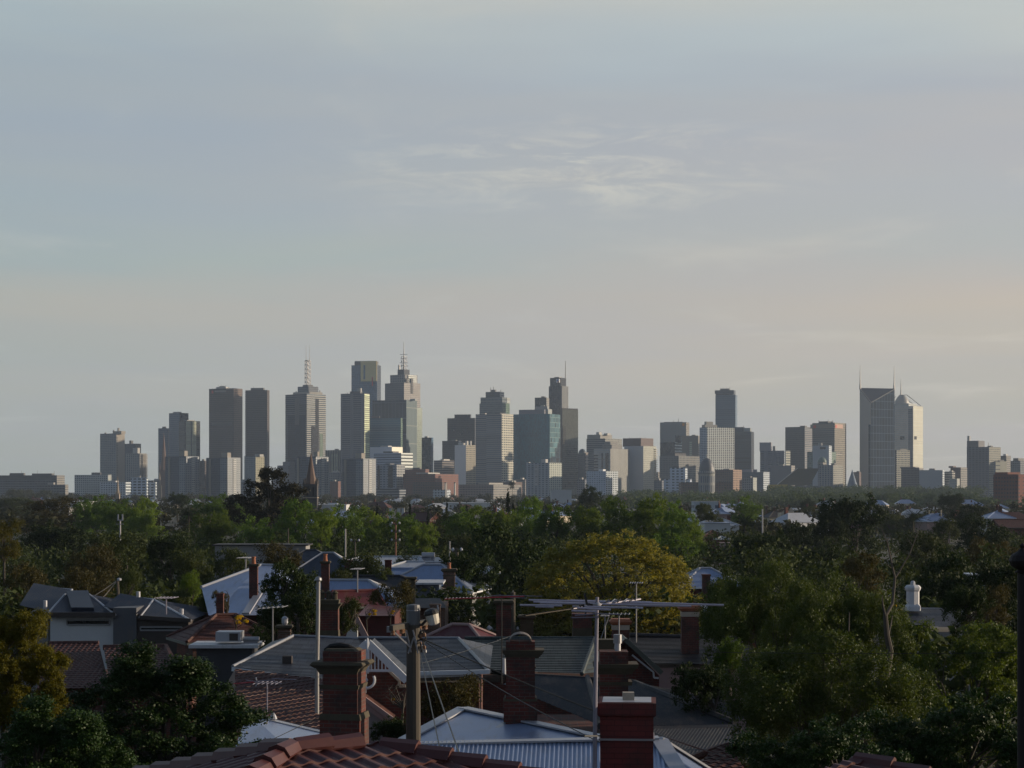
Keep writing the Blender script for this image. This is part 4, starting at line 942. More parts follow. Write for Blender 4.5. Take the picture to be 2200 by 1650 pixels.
# prototypes, unit height 1 (crown top at z=1) and crown about 1 wide; scaled per tree
PR = {}
def proto(key, lobes, mat, n, leaf, per=60, cr=.075, seed=1, trunk=bark, base=.03, fork=.3, low=-.5, droop=0, spread=.35):
    me = leaf_cloud(key+' crown', clumps(lobes, per, cr, seed, low), n, leaf, spread, mat, seed, droop=droop)
    PR.setdefault(key, []).append((me, [l[:3] for l in lobes], trunk, base, fork))

def rlobes(seed, k, zr=(.32, .82), r=(.17, .27), rad=.27):
    g = random.Random(seed); o = [(0, 0, .66, .30, .30, .30), (0, 0, .36, .34, .34, .20)]
    for i in range(k):
        a = 2*math.pi*(i+g.random()*.6)/k; q = g.uniform(.5, 1)*rad; s_ = g.uniform(*r)
        o.append((math.cos(a)*q, math.sin(a)*q, g.uniform(*zr), s_, s_, s_*g.uniform(.8, 1.15)))
    return o
for sd_ in (1, 2, 3):
    proto('plane', rlobes(sd_, 8), L_plane, 15000, .0125, per=110, cr=.062, seed=sd_)
    proto('bright', rlobes(sd_+10, 8), L_plane2, 15000, .0125, per=110, cr=.062, seed=sd_+10)
for sd_ in (1, 2):
    proto('dark', rlobes(sd_+20, 7, (.5, .8), (.2, .3)), L_dark, 13000, .014, per=110, cr=.06, seed=sd_+20)
    proto('olive', rlobes(sd_+30, 9, (.35, .85), (.13, .24), .3), L_olive, 13000, .012, per=90, cr=.07, seed=sd_+30)
    proto('brown', rlobes(sd_+40, 9, (.35, .85), (.13, .22), .3), L_brown, 13000, .012, per=90, cr=.07, seed=sd_+40)
# open gum tree with separate heads
proto('gum', [(-.30, 0, .62, .16, .16, .12), (-.12, .1, .78, .15, .15, .11), (.08, -.05, .90, .17, .15, .10), (.30, 0, .74, .16, .15, .11), (.40, .1, .56, .12, .12, .09), (.05, .1, .66, .17, .17, .12), (-.36, -.1, .46, .13, .12, .1), (.18, -.1, .5, .17, .15, .12), (-.1, 0, .45, .2, .2, .14), (.3, 0, .38, .15, .15, .1)],
      leaf_mat('dark gum leaves', (.020, .022, .010), (.040, .036, .016), .5, .15), 16000, .012, per=110, cr=.055, seed=51, base=.022, fork=.3)
# columnar cypress: lobes stacked to a point
proto('cypress', [(0, 0, .12+.07*i, .17*(1-(i/12.5)**1.7)+.012, .17*(1-(i/12.5)**1.7)+.012, .07) for i in range(13)], L_cyp, 5000, .014, per=120, cr=.03, seed=61, base=.02, low=-1)
# palm
def palm_mesh(seed):
    g = np.random.default_rng(seed); q = []
    for k in range(46):
        az = g.uniform(0, 2*math.pi); el = g.uniform(-.5, 1.3); L_ = g.uniform(.30, .42)
        for t in np.linspace(.08, 1, 26):
            r = L_*t; dz = math.sin(el)*r-.9*r*r
            c = np.array([math.cos(az)*r*math.cos(el), math.sin(az)*r*math.cos(el), .72+dz])
            sd_ = np.array([-math.sin(az), math.cos(az), 0]); fw = np.array([math.cos(az), math.sin(az), -.3])
            for s_ in (-1, 1):
                tip = c+(sd_*s_*.05+fw*.03-np.array([0, 0, .018]))*(1.2-t*.5)
                q.append([c, c+fw*.006, tip, tip-fw*.004])
    return cloud_mesh('palm crown', np.array(q), L_dark)
PR['palm'] = [(palm_mesh(3), [], bark, .035, .72)]

TR = []
LOB = {}
def tree(kind, name, label, x, ytop, wpx, D, cat='tree', group=None, h=None, var=None, mat=None, tall=1.35, bole=1.0, rot=None):
    """tree whose top stands at photo (x, ytop), crown wpx wide, at distance D"""
    b = P(x, ytop, D); zb = gz(D); H = b.z-zb
    W = wpx/F*D
    v = PR[kind][(len(TR) if var is None else var) % len(PR[kind])]
    me, lobes, tm, base, fork = v
    rz = (rnd.uniform(0, 6.28) if kind != 'gum' else 0) if rot is None else rot
    root = thing(name, label, cat, (b.x, b.y, zb), rz, group)
    fac = {'cypress': .36, 'palm': .8}.get(kind, .98)
    sx = W/fac
    if kind in ('cypress', 'palm'): hz_ = H
    else: hz_ = min(H, W*tall)
    z0 = H-hz_*.97                       # level of the crown mesh's own zero
    o = bpy.data.objects.new('crown', me); C.objects.link(o); o.parent = root; o.scale = (sx, sx, hz_/.97 if kind in ('cypress',) else hz_); o.location = (0, 0, 0 if kind == 'cypress' else z0)
    if mat: o.material_slots[0].link = 'OBJECT'; o.material_slots[0].material = mat
    if kind == 'palm': fz, tg = H*.72, []; o.scale = (sx, sx, sx); o.location = (0, 0, H-sx*.86); fz = H-sx*.14
    else:
        fz = max(.5, z0+hz_*fork); tg = [(l[0]*sx*.72, l[1]*sx*.72, z0+(l[2]*.8+.06)*hz_) for l in lobes]
    t_ = limbs('trunk', tm, min(max(base*W*1.1, .12), .55)*bole, H, tg, len(TR), fz/H)
    q = bpy.data.objects.new('trunk', t_); C.objects.link(q); q.parent = root
    TR.append(root)
    return root

LST = [
 # far back of the middle distance
 ('olive', 'leafy_tree', 'dull brown green tree rising at the left edge before the low dark building', 20, 1072, 120, 900),
 ('brown', 'leafy_tree', 'wide bare reddish brown tree near the left edge', 105, 1070, 150, 520),
 ('plane', 'leafy_tree', 'rounded deep green tree behind the phone mast, left one', 205, 1062, 110, 480),
 ('plane', 'leafy_tree', 'full green tree just right of the phone mast', 262, 1074, 120, 440),
 ('bright', 'leafy_tree', 'tall bright green tree below the serrated tower', 310, 1070, 100, 430),
 ('dark', 'leafy_tree', 'small dark rounded tree silhouetted under the first estate tower', 382, 1062, 52, 900),
 ('plane', 'leafy_tree', 'low spreading green tree left of the big open gum tree', 470, 1062, 130, 520),
 ('palm', 'palm_tree', 'dark palm with ragged fronds among the left green trees', 403, 1093, 62, 380),
 ('bright', 'leafy_tree', 'pale green feathery tree right of the palm', 455, 1105, 90, 330),
 ('plane', 'leafy_tree', 'green tree below the low spreading one, left of centre', 545, 1110, 110, 300),
 ('plane', 'leafy_tree', 'big green street tree under the bluestone church tower', 632, 1084, 130, 330),
 ('bright', 'leafy_tree', 'yellow green street tree right of the bluestone church tower', 690, 1098, 70, 300),
 ('plane', 'leafy_tree', 'large round street tree left of the insulator pole', 735, 1084, 110, 330),
 ('bright', 'leafy_tree', 'street tree with its crown just left of the tall insulator pole', 792, 1090, 90, 340),
 ('plane', 'leafy_tree', 'tall street tree directly behind the tall insulator pole', 855, 1096, 120, 345),
 ('bright', 'leafy_tree', 'smaller bright street tree right of the insulator pole', 905, 1125, 75, 290),
 ('olive', 'leafy_tree', 'dull olive tree between the bright street trees near the middle', 955, 1105, 90, 380),
 ('plane', 'leafy_tree', 'green tree below the two small cypresses', 1010, 1088, 110, 360),
 ('bright', 'leafy_tree', 'leftmost crown of the bright green avenue behind the golden tree', 1062, 1087, 105, 340),
 ('plane', 'leafy_tree', 'green avenue tree right of the tall cypress', 1130, 1078, 110, 350),
 ('plane', 'leafy_tree', 'avenue tree above the left half of the golden tree', 1195, 1083, 100, 335),
 ('bright', 'leafy_tree', 'avenue tree peaking above the top of the golden tree', 1262, 1079, 110, 345),
 ('plane', 'leafy_tree', 'avenue tree above the right half of the golden tree', 1330, 1076, 105, 340),
 ('bright', 'leafy_tree', 'second last crown of the green avenue, beside the white roofs', 1395, 1072, 105, 335),
 ('plane', 'leafy_tree', 'tall narrow end crown of the green avenue', 1452, 1077, 90, 325),
 ('bright', 'leafy_tree', 'drooping last tree of the green avenue, next to the red walls', 1488, 1120, 80, 300),
 ('plane', 'leafy_tree', 'green filler tree low behind the right side of the golden tree', 1430, 1140, 130, 260),
 ('olive', 'leafy_tree', 'olive tree below the avenue near its dark left end', 985, 1150, 120, 250),
 ('dark', 'leafy_tree', 'big black green tree left of the golden tree', 1080, 1128, 190, 170),
 ('dark', 'leafy_tree', 'second dark tree, in the shade left of the golden tree', 1010, 1190, 130, 150),
 ('dark', 'leafy_tree', 'low dark tree under the left skirt of the golden tree', 1120, 1230, 150, 135),
 # left middle
 ('olive', 'leafy_tree', 'dark olive bushy tree with lit brownish lobes left of centre', 250, 1145, 170, 210),
 ('brown', 'leafy_tree', 'brown tinted tree just below the dark olive bushy one', 195, 1180, 130, 170),
 ('dark', 'leafy_tree', 'dark dome shaped tree right of the dark olive bushy one', 362, 1152, 95, 190),
 ('olive', 'leafy_tree', 'olive tree behind the small yellow green tree', 420, 1190, 110, 165),
 ('olive', 'leafy_tree', 'low wide olive tree in front of the pale flat roof', 500, 1180, 110, 190),
 ('brown', 'leafy_tree', 'russet topped tree before the right end of the pale flat roof', 600, 1172, 120, 180),
 ('dark', 'leafy_tree', 'dark tree in front of the left street trees', 120, 1130, 140, 280),
 ('orange', 'leafy_tree', 'yellowish tree cut by the left edge of the picture', 8, 1120, 90, 200),
 ('brown', 'leafy_tree', 'brown bush above the modern black roofed house', 60, 1215, 130, 150),
 ('olive', 'leafy_tree', 'bush right of the guyed lamp', 275, 1230, 70, 125),
 ('bright', 'leafy_tree', 'small rounded yellow green tree above the brown walled house', 405, 1232, 56, 130),
 ('olive', 'leafy_tree', 'low grey green bush right of the small yellow green tree', 440, 1285, 50, 118),
 ('brown', 'leafy_tree', 'golden brown bush around the short chimney by the silver roof', 476, 1270, 44, 100),
 ('dark', 'leafy_tree', 'dense dark tree standing behind the tall white vent pipe', 624, 1204, 132, 95),
 ('dark', 'leafy_tree', 'low dark tree at the foot of the dense dark tree', 590, 1300, 90, 85),
 ('olive', 'leafy_tree', 'ivy coloured tree behind the big chimney next to the vent pipe', 748, 1288, 74, 72),
 ('olive', 'leafy_tree', 'tree with sunlit pale lobes above the maroon roofs', 775, 1190, 125, 150),
 ('olive', 'leafy_tree', 'small green tree stepping down right of the pale lobed one', 825, 1222, 60, 140),
 ('brown', 'leafy_tree', 'reddish gold tree above the maroon wall with yellow blossom', 832, 1252, 120, 105),
 ('dark', 'leafy_tree', 'green dark tree left of the metal street pole lamp', 870, 1290, 60, 110),
 ('dark', 'leafy_tree', 'dark tree behind the far wooden pole', 960, 1275, 110, 130),
 ('brown', 'leafy_tree', 'rusty leaved shrub beside the street pole, above the silver roof', 965, 1462, 160, 55),
 ('dark', 'leafy_tree', 'low dark shrub under the brick gable', 842, 1545, 90, 46),
 # right middle
 ('plane', 'leafy_tree', 'round green tree left of the sunlit cream parapet', 1603, 1066, 78, 560),
 ('olive', 'leafy_tree', 'olive tree in front of the white flats right of the avenue', 1512, 1082, 52, 520),
 ('olive', 'leafy_tree', 'small tree left of the white roofs beyond the avenue', 1535, 1100, 60, 480),
 ('olive', 'leafy_tree', 'low green tree behind the sunlit cream parapet', 1742, 1088, 50, 700),
 ('dark', 'leafy_tree', 'pointed dark tree left of the big black crown', 1735, 1070, 30, 900),
 ('dark', 'leafy_tree', 'huge black domed tree on the right side', 1830, 1072, 140, 330),
 ('dark', 'leafy_tree', 'left shoulder of dark foliage beside the huge black domed tree', 1785, 1100, 90, 325),
 ('palm', 'palm_tree', 'dark palm in front of the white roofed houses at right', 1600, 1110, 66, 330),
 ('dark', 'leafy_tree', 'wide dark tree below the cream parapet', 1700, 1128, 130, 300),
 ('dark', 'leafy_tree', 'dark green tree filling the space under the right palm', 1640, 1150, 130, 220),
 ('dark', 'leafy_tree', 'dark tree in the shade below the huge black domed one', 1760, 1180, 150, 190),
 ('olive', 'leafy_tree', 'low tree right of the huge black domed one', 1915, 1105, 75, 520),
 ('palm', 'palm_tree', 'palm shaped dark crown left of the small white gabled house', 1965, 1100, 76, 380),
 ('dark', 'leafy_tree', 'dark pine like tree behind the small white gabled house', 2045, 1062, 60, 800),
 ('dark', 'leafy_tree', 'broad dark tree right of the small white gabled house', 2082, 1085, 90, 520),
 ('olive', 'leafy_tree', 'olive tree below the small white gabled house', 2030, 1115, 80, 350),
 ('dark', 'leafy_tree', 'big dark rounded tree near the right edge', 2110, 1112, 120, 300),
 ('brown', 'leafy_tree', 'brown tree under the big dark rounded one at right', 2150, 1160, 130, 200),
 ('olive', 'leafy_tree', 'olive tree in the middle right, behind the bare branches', 1975, 1150, 130, 230),
 ('brown', 'leafy_tree', 'reddish brown tree left of the bare forked branch', 1850, 1190, 130, 140),
 ('dark', 'leafy_tree', 'large shadowy tree above the white chimney', 2040, 1190, 220, 120),
 ('dark', 'leafy_tree', 'shadowy tree behind the dark post at the right edge', 2150, 1210, 150, 110),
 ('brown', 'leafy_tree', 'brownish tree between the white chimneys', 2130, 1262, 90, 95),
 ('dark', 'leafy_tree', 'low dark crown filling the space right of the vent pipe tree', 655, 1275, 110, 84),
 ('dark', 'leafy_tree', 'shadowy tree between the silver roof and the brick house', 560, 1345, 70, 88),
 ('olive', 'leafy_tree', 'dull green tree in front of the blue black roof near the avenue', 735, 1225, 70, 130),
 ('olive', 'leafy_tree', 'dull tree in front of the low blue green roof', 872, 1198, 70, 170),
 ('olive', 'leafy_tree', 'green garden tree left of the large silver sheet roof', 385, 1268, 90, 125),
 ('brown', 'leafy_tree', 'brownish tree behind the modern house roofs', 190, 1228, 130, 135),
 # cypresses
 ('cypress', 'cypress', 'tallest dark cypress standing over the green avenue', 1091, 1056, 24, 420),
 ('cypress', 'cypress', 'short cypress at the right foot of the tallest one', 1103, 1080, 16, 420),
 ('cypress', 'cypress', 'slim cypress right of the bright chimneys near the middle', 881, 1081, 17, 430),
 ('cypress', 'cypress', 'dark cypress between the two other slim ones, left of the gable roof', 960, 1078, 18, 430),
 ('cypress', 'cypress', 'small squat cypress above the dull olive tree', 920, 1092, 18, 420),
 ('cypress', 'cypress', 'tiny cypress left of the tallest one', 1003, 1083, 12, 450),
 ('cypress', 'cypress', 'fat short cypress in front of the bright chimneys', 810, 1087, 22, 430),
]
PR['orange'] = PR['brown']
for k, nm, lab, x, y, wp, D in LST:
    if k in ('plane', 'bright', 'dark', 'olive', 'brown') and D > 120: wp = wp*1.12
    tree(k, nm, lab, x, y, wp, D, mat=L_orange if k == 'orange' else None)
tree('gum', 'gum_tree', 'big open gum tree with separate dark leafy heads against the estate towers', 573, 1012, 175, 420)
tree('dark', 'leafy_tree', 'dark mass of foliage at the foot of the big open gum tree', 610, 1060, 90, 430)
tree('dark', 'leafy_tree', 'wide flat topped dark tree in front of the bronze tower foot', 1268, 1045, 62, 800)
tree('dark', 'leafy_tree', 'small dark tree against the pinkish low block', 1100, 1035, 16, 2000)
# hedge of distant individual trees is the woodland below

# ---- distant woods and suburb greenery: masses nobody could count
def woodland(name, label, spots, mat, leaf, n, seed):
    g = random.Random(seed); cl = []
    for (x0, x1, ya, yb, D0, D1, k, rw) in spots:
        for _ in range(k):
            D = g.uniform(D0, D1); x = g.uniform(x0, x1); t = P(x, g.uniform(ya, yb), D)
            r = rw*g.uniform(.7, 1.4)
            for _ in range(7):
                cl.append((t.x+g.uniform(-1, 1)*r, t.y+g.uniform(-1, 1)*r, max(r*.3, t.z-r*.45-g.random()**1.5*max(1, t.z-r*.6)*.8), r*g.uniform(.3, .62)))
    me = leaf_cloud(name, cl, n, leaf, .3, mat, seed)
    o = bpy.data.objects.new(name, me); C.objects.link(o)
    tag(o, label, kind='stuff')
    return o
L_park = leaf_mat('hazy park leaves', (.028, .052, .016), (.055, .080, .024), .6, .2, .4, .03)
L_subd = leaf_mat('distant garden leaves', (.020, .028, .013), (.045, .045, .022), .6, .2, .4, .02)
woodland('woodland', 'hazy green park woodland along the foot of the right hand towers',
         [(1660, 2095, 1040, 1052, 2300, 2600, 150, 9), (1330, 1700, 1050, 1058, 2200, 2700, 110, 8), (1690, 2100, 1052, 1072, 1500, 2000, 110, 8), (1350, 1700, 1058, 1072, 1500, 2000, 80, 8), (2080, 2200, 1066, 1080, 1400, 2000, 30, 8)], L_park, 1.0, 150000, 5)
woodland('suburb_greenery', 'dark garden trees scattered through the distant suburbs',
         [(0, 1350, 1058, 1066, 1900, 2300, 110, 6), (0, 1300, 1064, 1076, 1300, 1700, 90, 5), (0, 1350, 1074, 1090, 800, 1100, 55, 4.5), (1340, 2200, 1076, 1094, 850, 1200, 75, 5), (1725, 2200, 1088, 1110, 550, 800, 40, 4), (1480, 1720, 1112, 1124, 480, 600, 14, 3.5), (1480, 1720, 1086, 1096, 800, 1000, 14, 4),
          (0, 150, 1048, 1058, 2000, 2400, 16, 7), (-20, 620, 1084, 1100, 480, 760, 60, 3.5), (60, 260, 1074, 1086, 900, 1300, 26, 5)], L_subd, .7, 160000, 6)

L_under = leaf_mat('garden shrub leaves', (.022, .038, .010), (.046, .062, .017), .6, .2, .4, .05)
woodland('undergrowth', 'dark garden shrubs and hedges filling the ground between the near houses and trees',
         [(-60, 2300, 1128, 1150, 300, 420, 150, 2.6), (-60, 560, 1165, 1200, 200, 280, 60, 2.2), (560, 1560, 1160, 1190, 240, 290, 70, 2.2), (1560, 2300, 1160, 1200, 170, 260, 70, 2.4),
          (-60, 450, 1235, 1275, 125, 170, 40, 1.8), (930, 1500, 1240, 1290, 120, 160, 60, 1.8), (1560, 2250, 1250, 1300, 100, 140, 70, 2.0), (1900, 2250, 1330, 1370, 66, 80, 30, 1.3), (600, 900, 1225, 1245, 150, 200, 14, 1.6)], L_under, .22, 170000, 8)
# ------------------------------------------------------------------ houses of the near streets
R_silver = metal_roof('silver roof sheet', (.27, .34, .50), .38, .10, .3)
R_white = metal_roof('whitish roof sheet', (.50, .52, .56), .5, .08, .1)
R_blue = metal_roof('dark blue grey roof sheet', (.040, .050, .075), .6, .12, .0)
R_char = metal_roof('charcoal roof sheet', (.026, .027, .033), .7, .2, 0)
R_maroon = metal_roof('maroon roof sheet', (.105, .022, .026), .5, .15, .1)
R_slate = slates('grey slate roof', (.055, .063, .085))
R_green = slates('grey green tile roof', (.050, .064, .062), .3, .3)
R_terra = slates('weathered terracotta roof', (.095, .032, .024), .24, .28, .7, .3)
R_darktile = slates('blackened tile roof', (.035, .030, .032), .24, .28, .6, .3)
B_red = brick('red brick', (.15, .034, .022), (.09, .024, .018), (.11, .09, .08), stain=.75)
B_maroon = brick('maroon painted brick', (.10, .020, .018), (.075, .017, .015), (.07, .02, .017), stain=.25)
B_brown = brick('brown brick', (.17, .085, .05), (.12, .06, .04))
W_white = plain('white painted wall', (.55, .56, .58), .7, .08, .4)
W_cream = plain('cream painted wall', (.52, .45, .34), .75, .1, .4)
W_grey = plain('grey render', (.26, .26, .27), .8, .1, .5)
W_pink = plain('pinkish render', (.34, .24, .23), .8, .1, .5)
W_dark = plain('dark cladding', (.045, .035, .032), .7, .15, .5)
TRIM = plain('white trim paint', (.66, .68, .72), .5, .06, 2)
TRIMG = plain('green grey trim paint', (.12, .13, .11), .6, .1, 2)
STONE = plain('mossy cement', (.070, .058, .036), .9, .35, 3)
STONEL = plain('cream cement band', (.42, .36, .29), .85, .2, 3)
POT = plain('terracotta pot', (.33, .12, .06), .8, .15, 3)
GALV = plain('galvanised metal', (.30, .30, .32), .5, .1, 4, metal=.6)
ZINC = plain('zinc white metal', (.40, .41, .45), .45, .1, 4, metal=.3)
DKGL = plain('dark window glass', (.012, .013, .016), .08, .1, 1)

def ridge_caps(parent, segs, mat, w=.13, name='ridge_cap'):
    for a, b in segs:
        MB().tube([a, b], w, 6).build(name, mat, parent)

def house(label, x, ytop, D, L, W, rot=0, pitch=28, roof=R_slate, kind='plain', wall=B_red, hip=True, cap=None, wh=None, name='house', group=None, windows=0, over=.4, cat='house'):
    """house whose ridge middle shows at photo (x, ytop); L along the ridge (eave to eave), W across, rot of the ridge from left-right"""
    c = P(x, ytop, D); zg = gz(D)
    r = thing(name, label, cat, (c.x, c.y, zg), 0, group)
    a = R(rot); ux = Vector((math.cos(a), math.sin(a), 0)); uy = Vector((-math.sin(a), math.cos(a), 0))
    h = W/2*math.tan(R(pitch)); ze = c.z-h
    def q(i, j, z): return Vector((c.x, c.y, z))+ux*i+uy*j
    e = [q(-L/2, -W/2, ze), q(L/2, -W/2, ze), q(L/2, W/2, ze), q(-L/2, W/2, ze)]
    rl = (L-W)/2 if hip else L/2
    rl = max(rl, .01)
    ra, rb = q(-rl, 0, c.z), q(rl, 0, c.z)
    m = MB()
    roof_face(m, [e[0], e[1], rb, ra], kind)
    if kind != 'plain' or True:
        roof_face(m, [e[2], e[3], ra, rb], 'plain')
    if hip:
        roof_face(m, [e[1], e[2], rb], kind); roof_face(m, [e[3], e[0], ra], kind)
    else:
        # barge thickness
        for (p, s_, t_) in ((ra, e[0], e[3]), (rb, e[1], e[2])):
            m.bar(p, s_, .12, .2); m.bar(p, t_, .12, .2)
    m.build('roof', roof, r)
    capm = cap or roof
    segs = [(ra, rb)]
    if hip: segs += [(ra, e[0]), (ra, e[3]), (rb, e[1]), (rb, e[2])]
    ridge_caps(r, [(p+Vector((0, 0, .03)), s_+Vector((0, 0, .03))) for p, s_ in segs], capm, .10)
    wb = MB(); iL, iW = L/2-over, W/2-over
    pts = [q(-iL, -iW, 0), q(iL, -iW, 0), q(iL, iW, 0), q(-iL, iW, 0)]
    wb.prism([(p.x, p.y) for p in pts], zg, ze+.02)
    if not hip:
        for s_ in (-1, 1):
            g3 = [q(s_*iL, -iW, ze), q(s_*iL, iW, ze), q(s_*iL, 0, c.z-over*math.tan(R(pitch))*1.0)]
            g4 = [p-ux*s_*.2 for p in g3]
            wb.add(g3+g4, [(0, 1, 2), (5, 4, 3), (0, 3, 4, 1), (1, 4, 5, 2), (2, 5, 3, 0)])
    wb.build('wall', wall, r)
    gm = MB()
    for i in range(4): gm.bar(e[i]-Vector((0, 0, .06)), e[(i+1) % 4]-Vector((0, 0, .06)), .12, .12)
    gm.build('gutter', TRIM if roof in (R_silver, R_white, R_slate) else TRIMG, r)
    for k in range(windows):
        i = -iL+(k+.5)*2*iL/windows
        w_ = MB(); f_ = MB()
        p = q(i, -iW-.03, ze-1.6)
        A = [p+ux*sx*.5+Vector((0, 0, sz*.7)) for sx, sz in ((-1, -1), (1, -1), (1, 1), (-1, 1))]
        B2 = [v+uy*.1 for v in A]
        w_.add(A+B2, [(0, 1, 2, 3), (0, 4, 5, 1), (1, 5, 6, 2), (2, 6, 7, 3), (3, 7, 4, 0)])
        wo = w_.build('window', DKGL, r)
        for s1, s2 in zip(A, A[1:]+A[:1]): f_.bar(s1, s2, .09, .09)
        f_.build('frame', TRIM, wo)
    return r

def chimney(parent, xc, ytop, ybot, wpx, D, mat=None, style='cornice', pots=0, depth=None, turn=0, cap_mat=None, label=None):
    """chimney shaft by photo rows; a part of its house"""
    mat = mat or B_red; c = P(xc, ytop, D); zb = P(xc, ybot, D).z; w_ = wpx/F*D; d = depth or w_*.8
    M = Matrix.Translation((c.x, c.y, 0)) @ Matrix.Rotation(R(turn), 4, 'Z')
    H = c.z-zb; px = D/F
    cm_ = cap_mat or STONE
    shaft = MB().box(-w_/2, w_/2, -d/2, d/2, zb-.5, c.z, M=M)
    so_ = shaft.build('chimney', mat, parent)
    if label: so_['label'] = label
    def ring(z0, z1, o0, o1, mt=cm_, nm='cornice'):
        m = MB(); a, b = w_/2+o0, w_/2+o1; e, f_ = d/2+o0, d/2+o1
        vs = [(-a, -e, z0), (a, -e, z0), (a, e, z0), (-a, e, z0), (-b, -f_, z1), (b, -f_, z1), (b, f_, z1), (-b, f_, z1)]
        m.add([M @ Vector(v) for v in vs], [(3, 2, 1, 0), (4, 5, 6, 7), (0, 1, 5, 4), (1, 2, 6, 5), (2, 3, 7, 6), (3, 0, 4, 7)])
        return m.build(nm, mt, so_)
    if style == 'cornice':
        ring(c.z-.30*w_, c.z-.12*w_, .02, .20*w_); ring(c.z-.12*w_, c.z+.02, .20*w_, .14*w_); ring(c.z-.62*w_, c.z-.54*w_, .03*w_, .05*w_, nm='string_course')
    elif style == 'plain':
        ring(c.z-.16*w_, c.z+.01, .05*w_, .06*w_, mt=cap_mat or mat, nm='cap')
    elif style == 'band':
        ring(c.z-.14*w_, c.z+.02, .18*w_, .05*w_, mt=POT, nm='cap'); ring(c.z-.30*w_, c.z-.14*w_, .08*w_, .18*w_, mt=POT, nm='cap'); ring(c.z-.62*w_, c.z-.34*w_, .015, .015, mt=STONEL, nm='band')
    for k in range(pots):
        p_ = M @ Vector(((k-(pots-1)/2)*w_*.45, 0, 0))
        MB().lathe((p_.x, p_.y, 0), [(.16, c.z), (.13, c.z+.12), (.11, c.z+.38), (.15, c.z+.40), (.14, c.z+.46)], 10).build('chimney_pot', POT, so_)
    return so_

# ---- small houses of the distant suburb, built once and copied
def small_house(roofm, wallm, label, group, key):
    r = thing('house', label, 'house', (0, 0, 0), 0, group)
    L_, W_, e, h = 11, 8, 3.4, 5.4
    m = MB()
    E = [Vector(p) for p in ((-L_/2, -W_/2, e), (L_/2, -W_/2, e), (L_/2, W_/2, e), (-L_/2, W_/2, e))]
    ra, rb = Vector((-2.4, 0, h)), Vector((2.4, 0, h))
    m.add([E[0], E[1], rb, ra], [(0, 1, 2, 3)]); m.add([E[2], E[3], ra, rb], [(0, 1, 2, 3)]); m.add([E[1], E[2], rb], [(0, 1, 2)]); m.add([E[3], E[0], ra], [(0, 1, 2)])
    m.build('roof', roofm, r, world=False)
    MB().box(-L_/2+.3, L_/2-.3, -W_/2+.3, W_/2-.3, 0, e).build('wall', wallm, r, world=False)
    MB().box(-2.6, -1.8, .6, 1.3, 4.2, 6.6).build('chimney', B_red, r, world=False)
    return r
kinds = [small_house(R_white, W_white, 'tiny white roofed house among the dark trees of the distant suburb', 'distant white roofed houses', 0),
         small_house(R_terra, B_red, 'tiny red tiled house among the dark trees of the distant suburb', 'distant red roofed houses', 1),
         small_house(R_silver, W_cream, 'tiny grey sheet roofed house among the dark trees of the distant suburb', 'distant grey roofed houses', 2)]
spots = []
g_ = random.Random(12)
for (x0, x1, D0, D1, n) in ((0, 1300, 1500, 2000, 34), (60, 200, 800, 1300, 8), (560, 1230, 900, 1400, 30), (1480, 2200, 600, 900, 26), (1500, 2150, 900, 1400, 22), (600, 1250, 700, 900, 10), (1320, 1600, 1300, 1700, 10)):
    for _ in range(n):
        D = g_.uniform(D0, D1); spots.append((((g_.uniform(x0, x1))-CX)/F*D, D, g_.uniform(-.6, .6)+(1.57 if g_.random() < .3 else 0), g_.choice((0, 0, 1, 2, 2)), g_.uniform(.8, 1.35)))
first = [True]*3
for (x, y, rz, k, s_) in spots:
    o = kinds[k] if first[k] else copy_tree(kinds[k]); first[k] = False
    o.location = (x, y, gz(y)); o.rotation_euler.z = rz; o.scale = (s_, s_, s_*g_.uniform(.9, 1.2))

# ---- low sheds and flats seen through gaps of the middle distance
def slab(label, x0, x1, y0, y1, D, depth, wall, roofm, name='shed', cat='building', over=.3, z=None):
    a, b = P(x0, y0, D), P(x1, y1, D); zg = gz(D)
    r = thing(name, label, cat, ((a.x+b.x)/2, D, zg))
    MB().box(a.x+over, b.x-over, D+over, D+depth-over, zg, a.z-.14).build('wall', wall, r)
    MB().box(a.x, b.x, D, D+depth, a.z-.14, a.z).build('roof', roofm, r)
    return r
slab('long low building with a flat roof behind the green trees left of centre', 455, 662, 1170, 1185, 215, 5, W_grey, R_char)
slab('white flats with dark openings right of the green avenue', 1490, 1545, 1077, 1092, 900, 14, F_white, R_white, 'apartment_block')
slab('silver barrel roofed hall among trees under the bronze tower', 1183, 1229, 1052, 1068, 1400, 30, W_white, R_white, 'hall')
slab('low white row of roofs under the bluestone tower', 690, 745, 1084, 1100, 900, 20, W_white, R_white, 'terrace_row')
slab('long low white shed in the far suburb below the beige tower', 950, 1060, 1080, 1086, 1300, 40, W_white, R_white)
slab('low white sheds among trees at far left', 95, 175, 1078, 1098, 800, 30, W_white, R_white)
slab('thin white roofline beside the row of far sheds at left', 110, 150, 1090, 1100, 700, 12, W_grey, R_white)
r = slab('upstairs white terrace with lit columns right of the green avenue', 1512, 1572, 1123, 1142, 470, 12, W_white, R_silver, 'house', 'house')
house('white hip roofed house with a long lit gutter beyond the avenue', 1540, 1112, 500, 11, 9, 5, 24, R_white, 'plain', W_white)
house('maroon house end in shade right of the green avenue', 1530, 1139, 430, 6, 6, 10, 26, R_terra, 'plain', B_maroon)
house('small white roofed porch with orange lit posts right of the avenue', 1551, 1152, 400, 2.9, 2.6, 8, 24, R_white, 'plain', B_maroon, name='porch', cat='porch')
slab('pink wall below the white roofed porch', 1546, 1592, 1166, 1180, 390, 4, W_pink, W_pink, 'shed')
house('small pale roofed house with a sunlit end left of the round green tree', 1541, 1094, 620, 7, 6, 10, 26, R_silver, 'plain', W_pink)
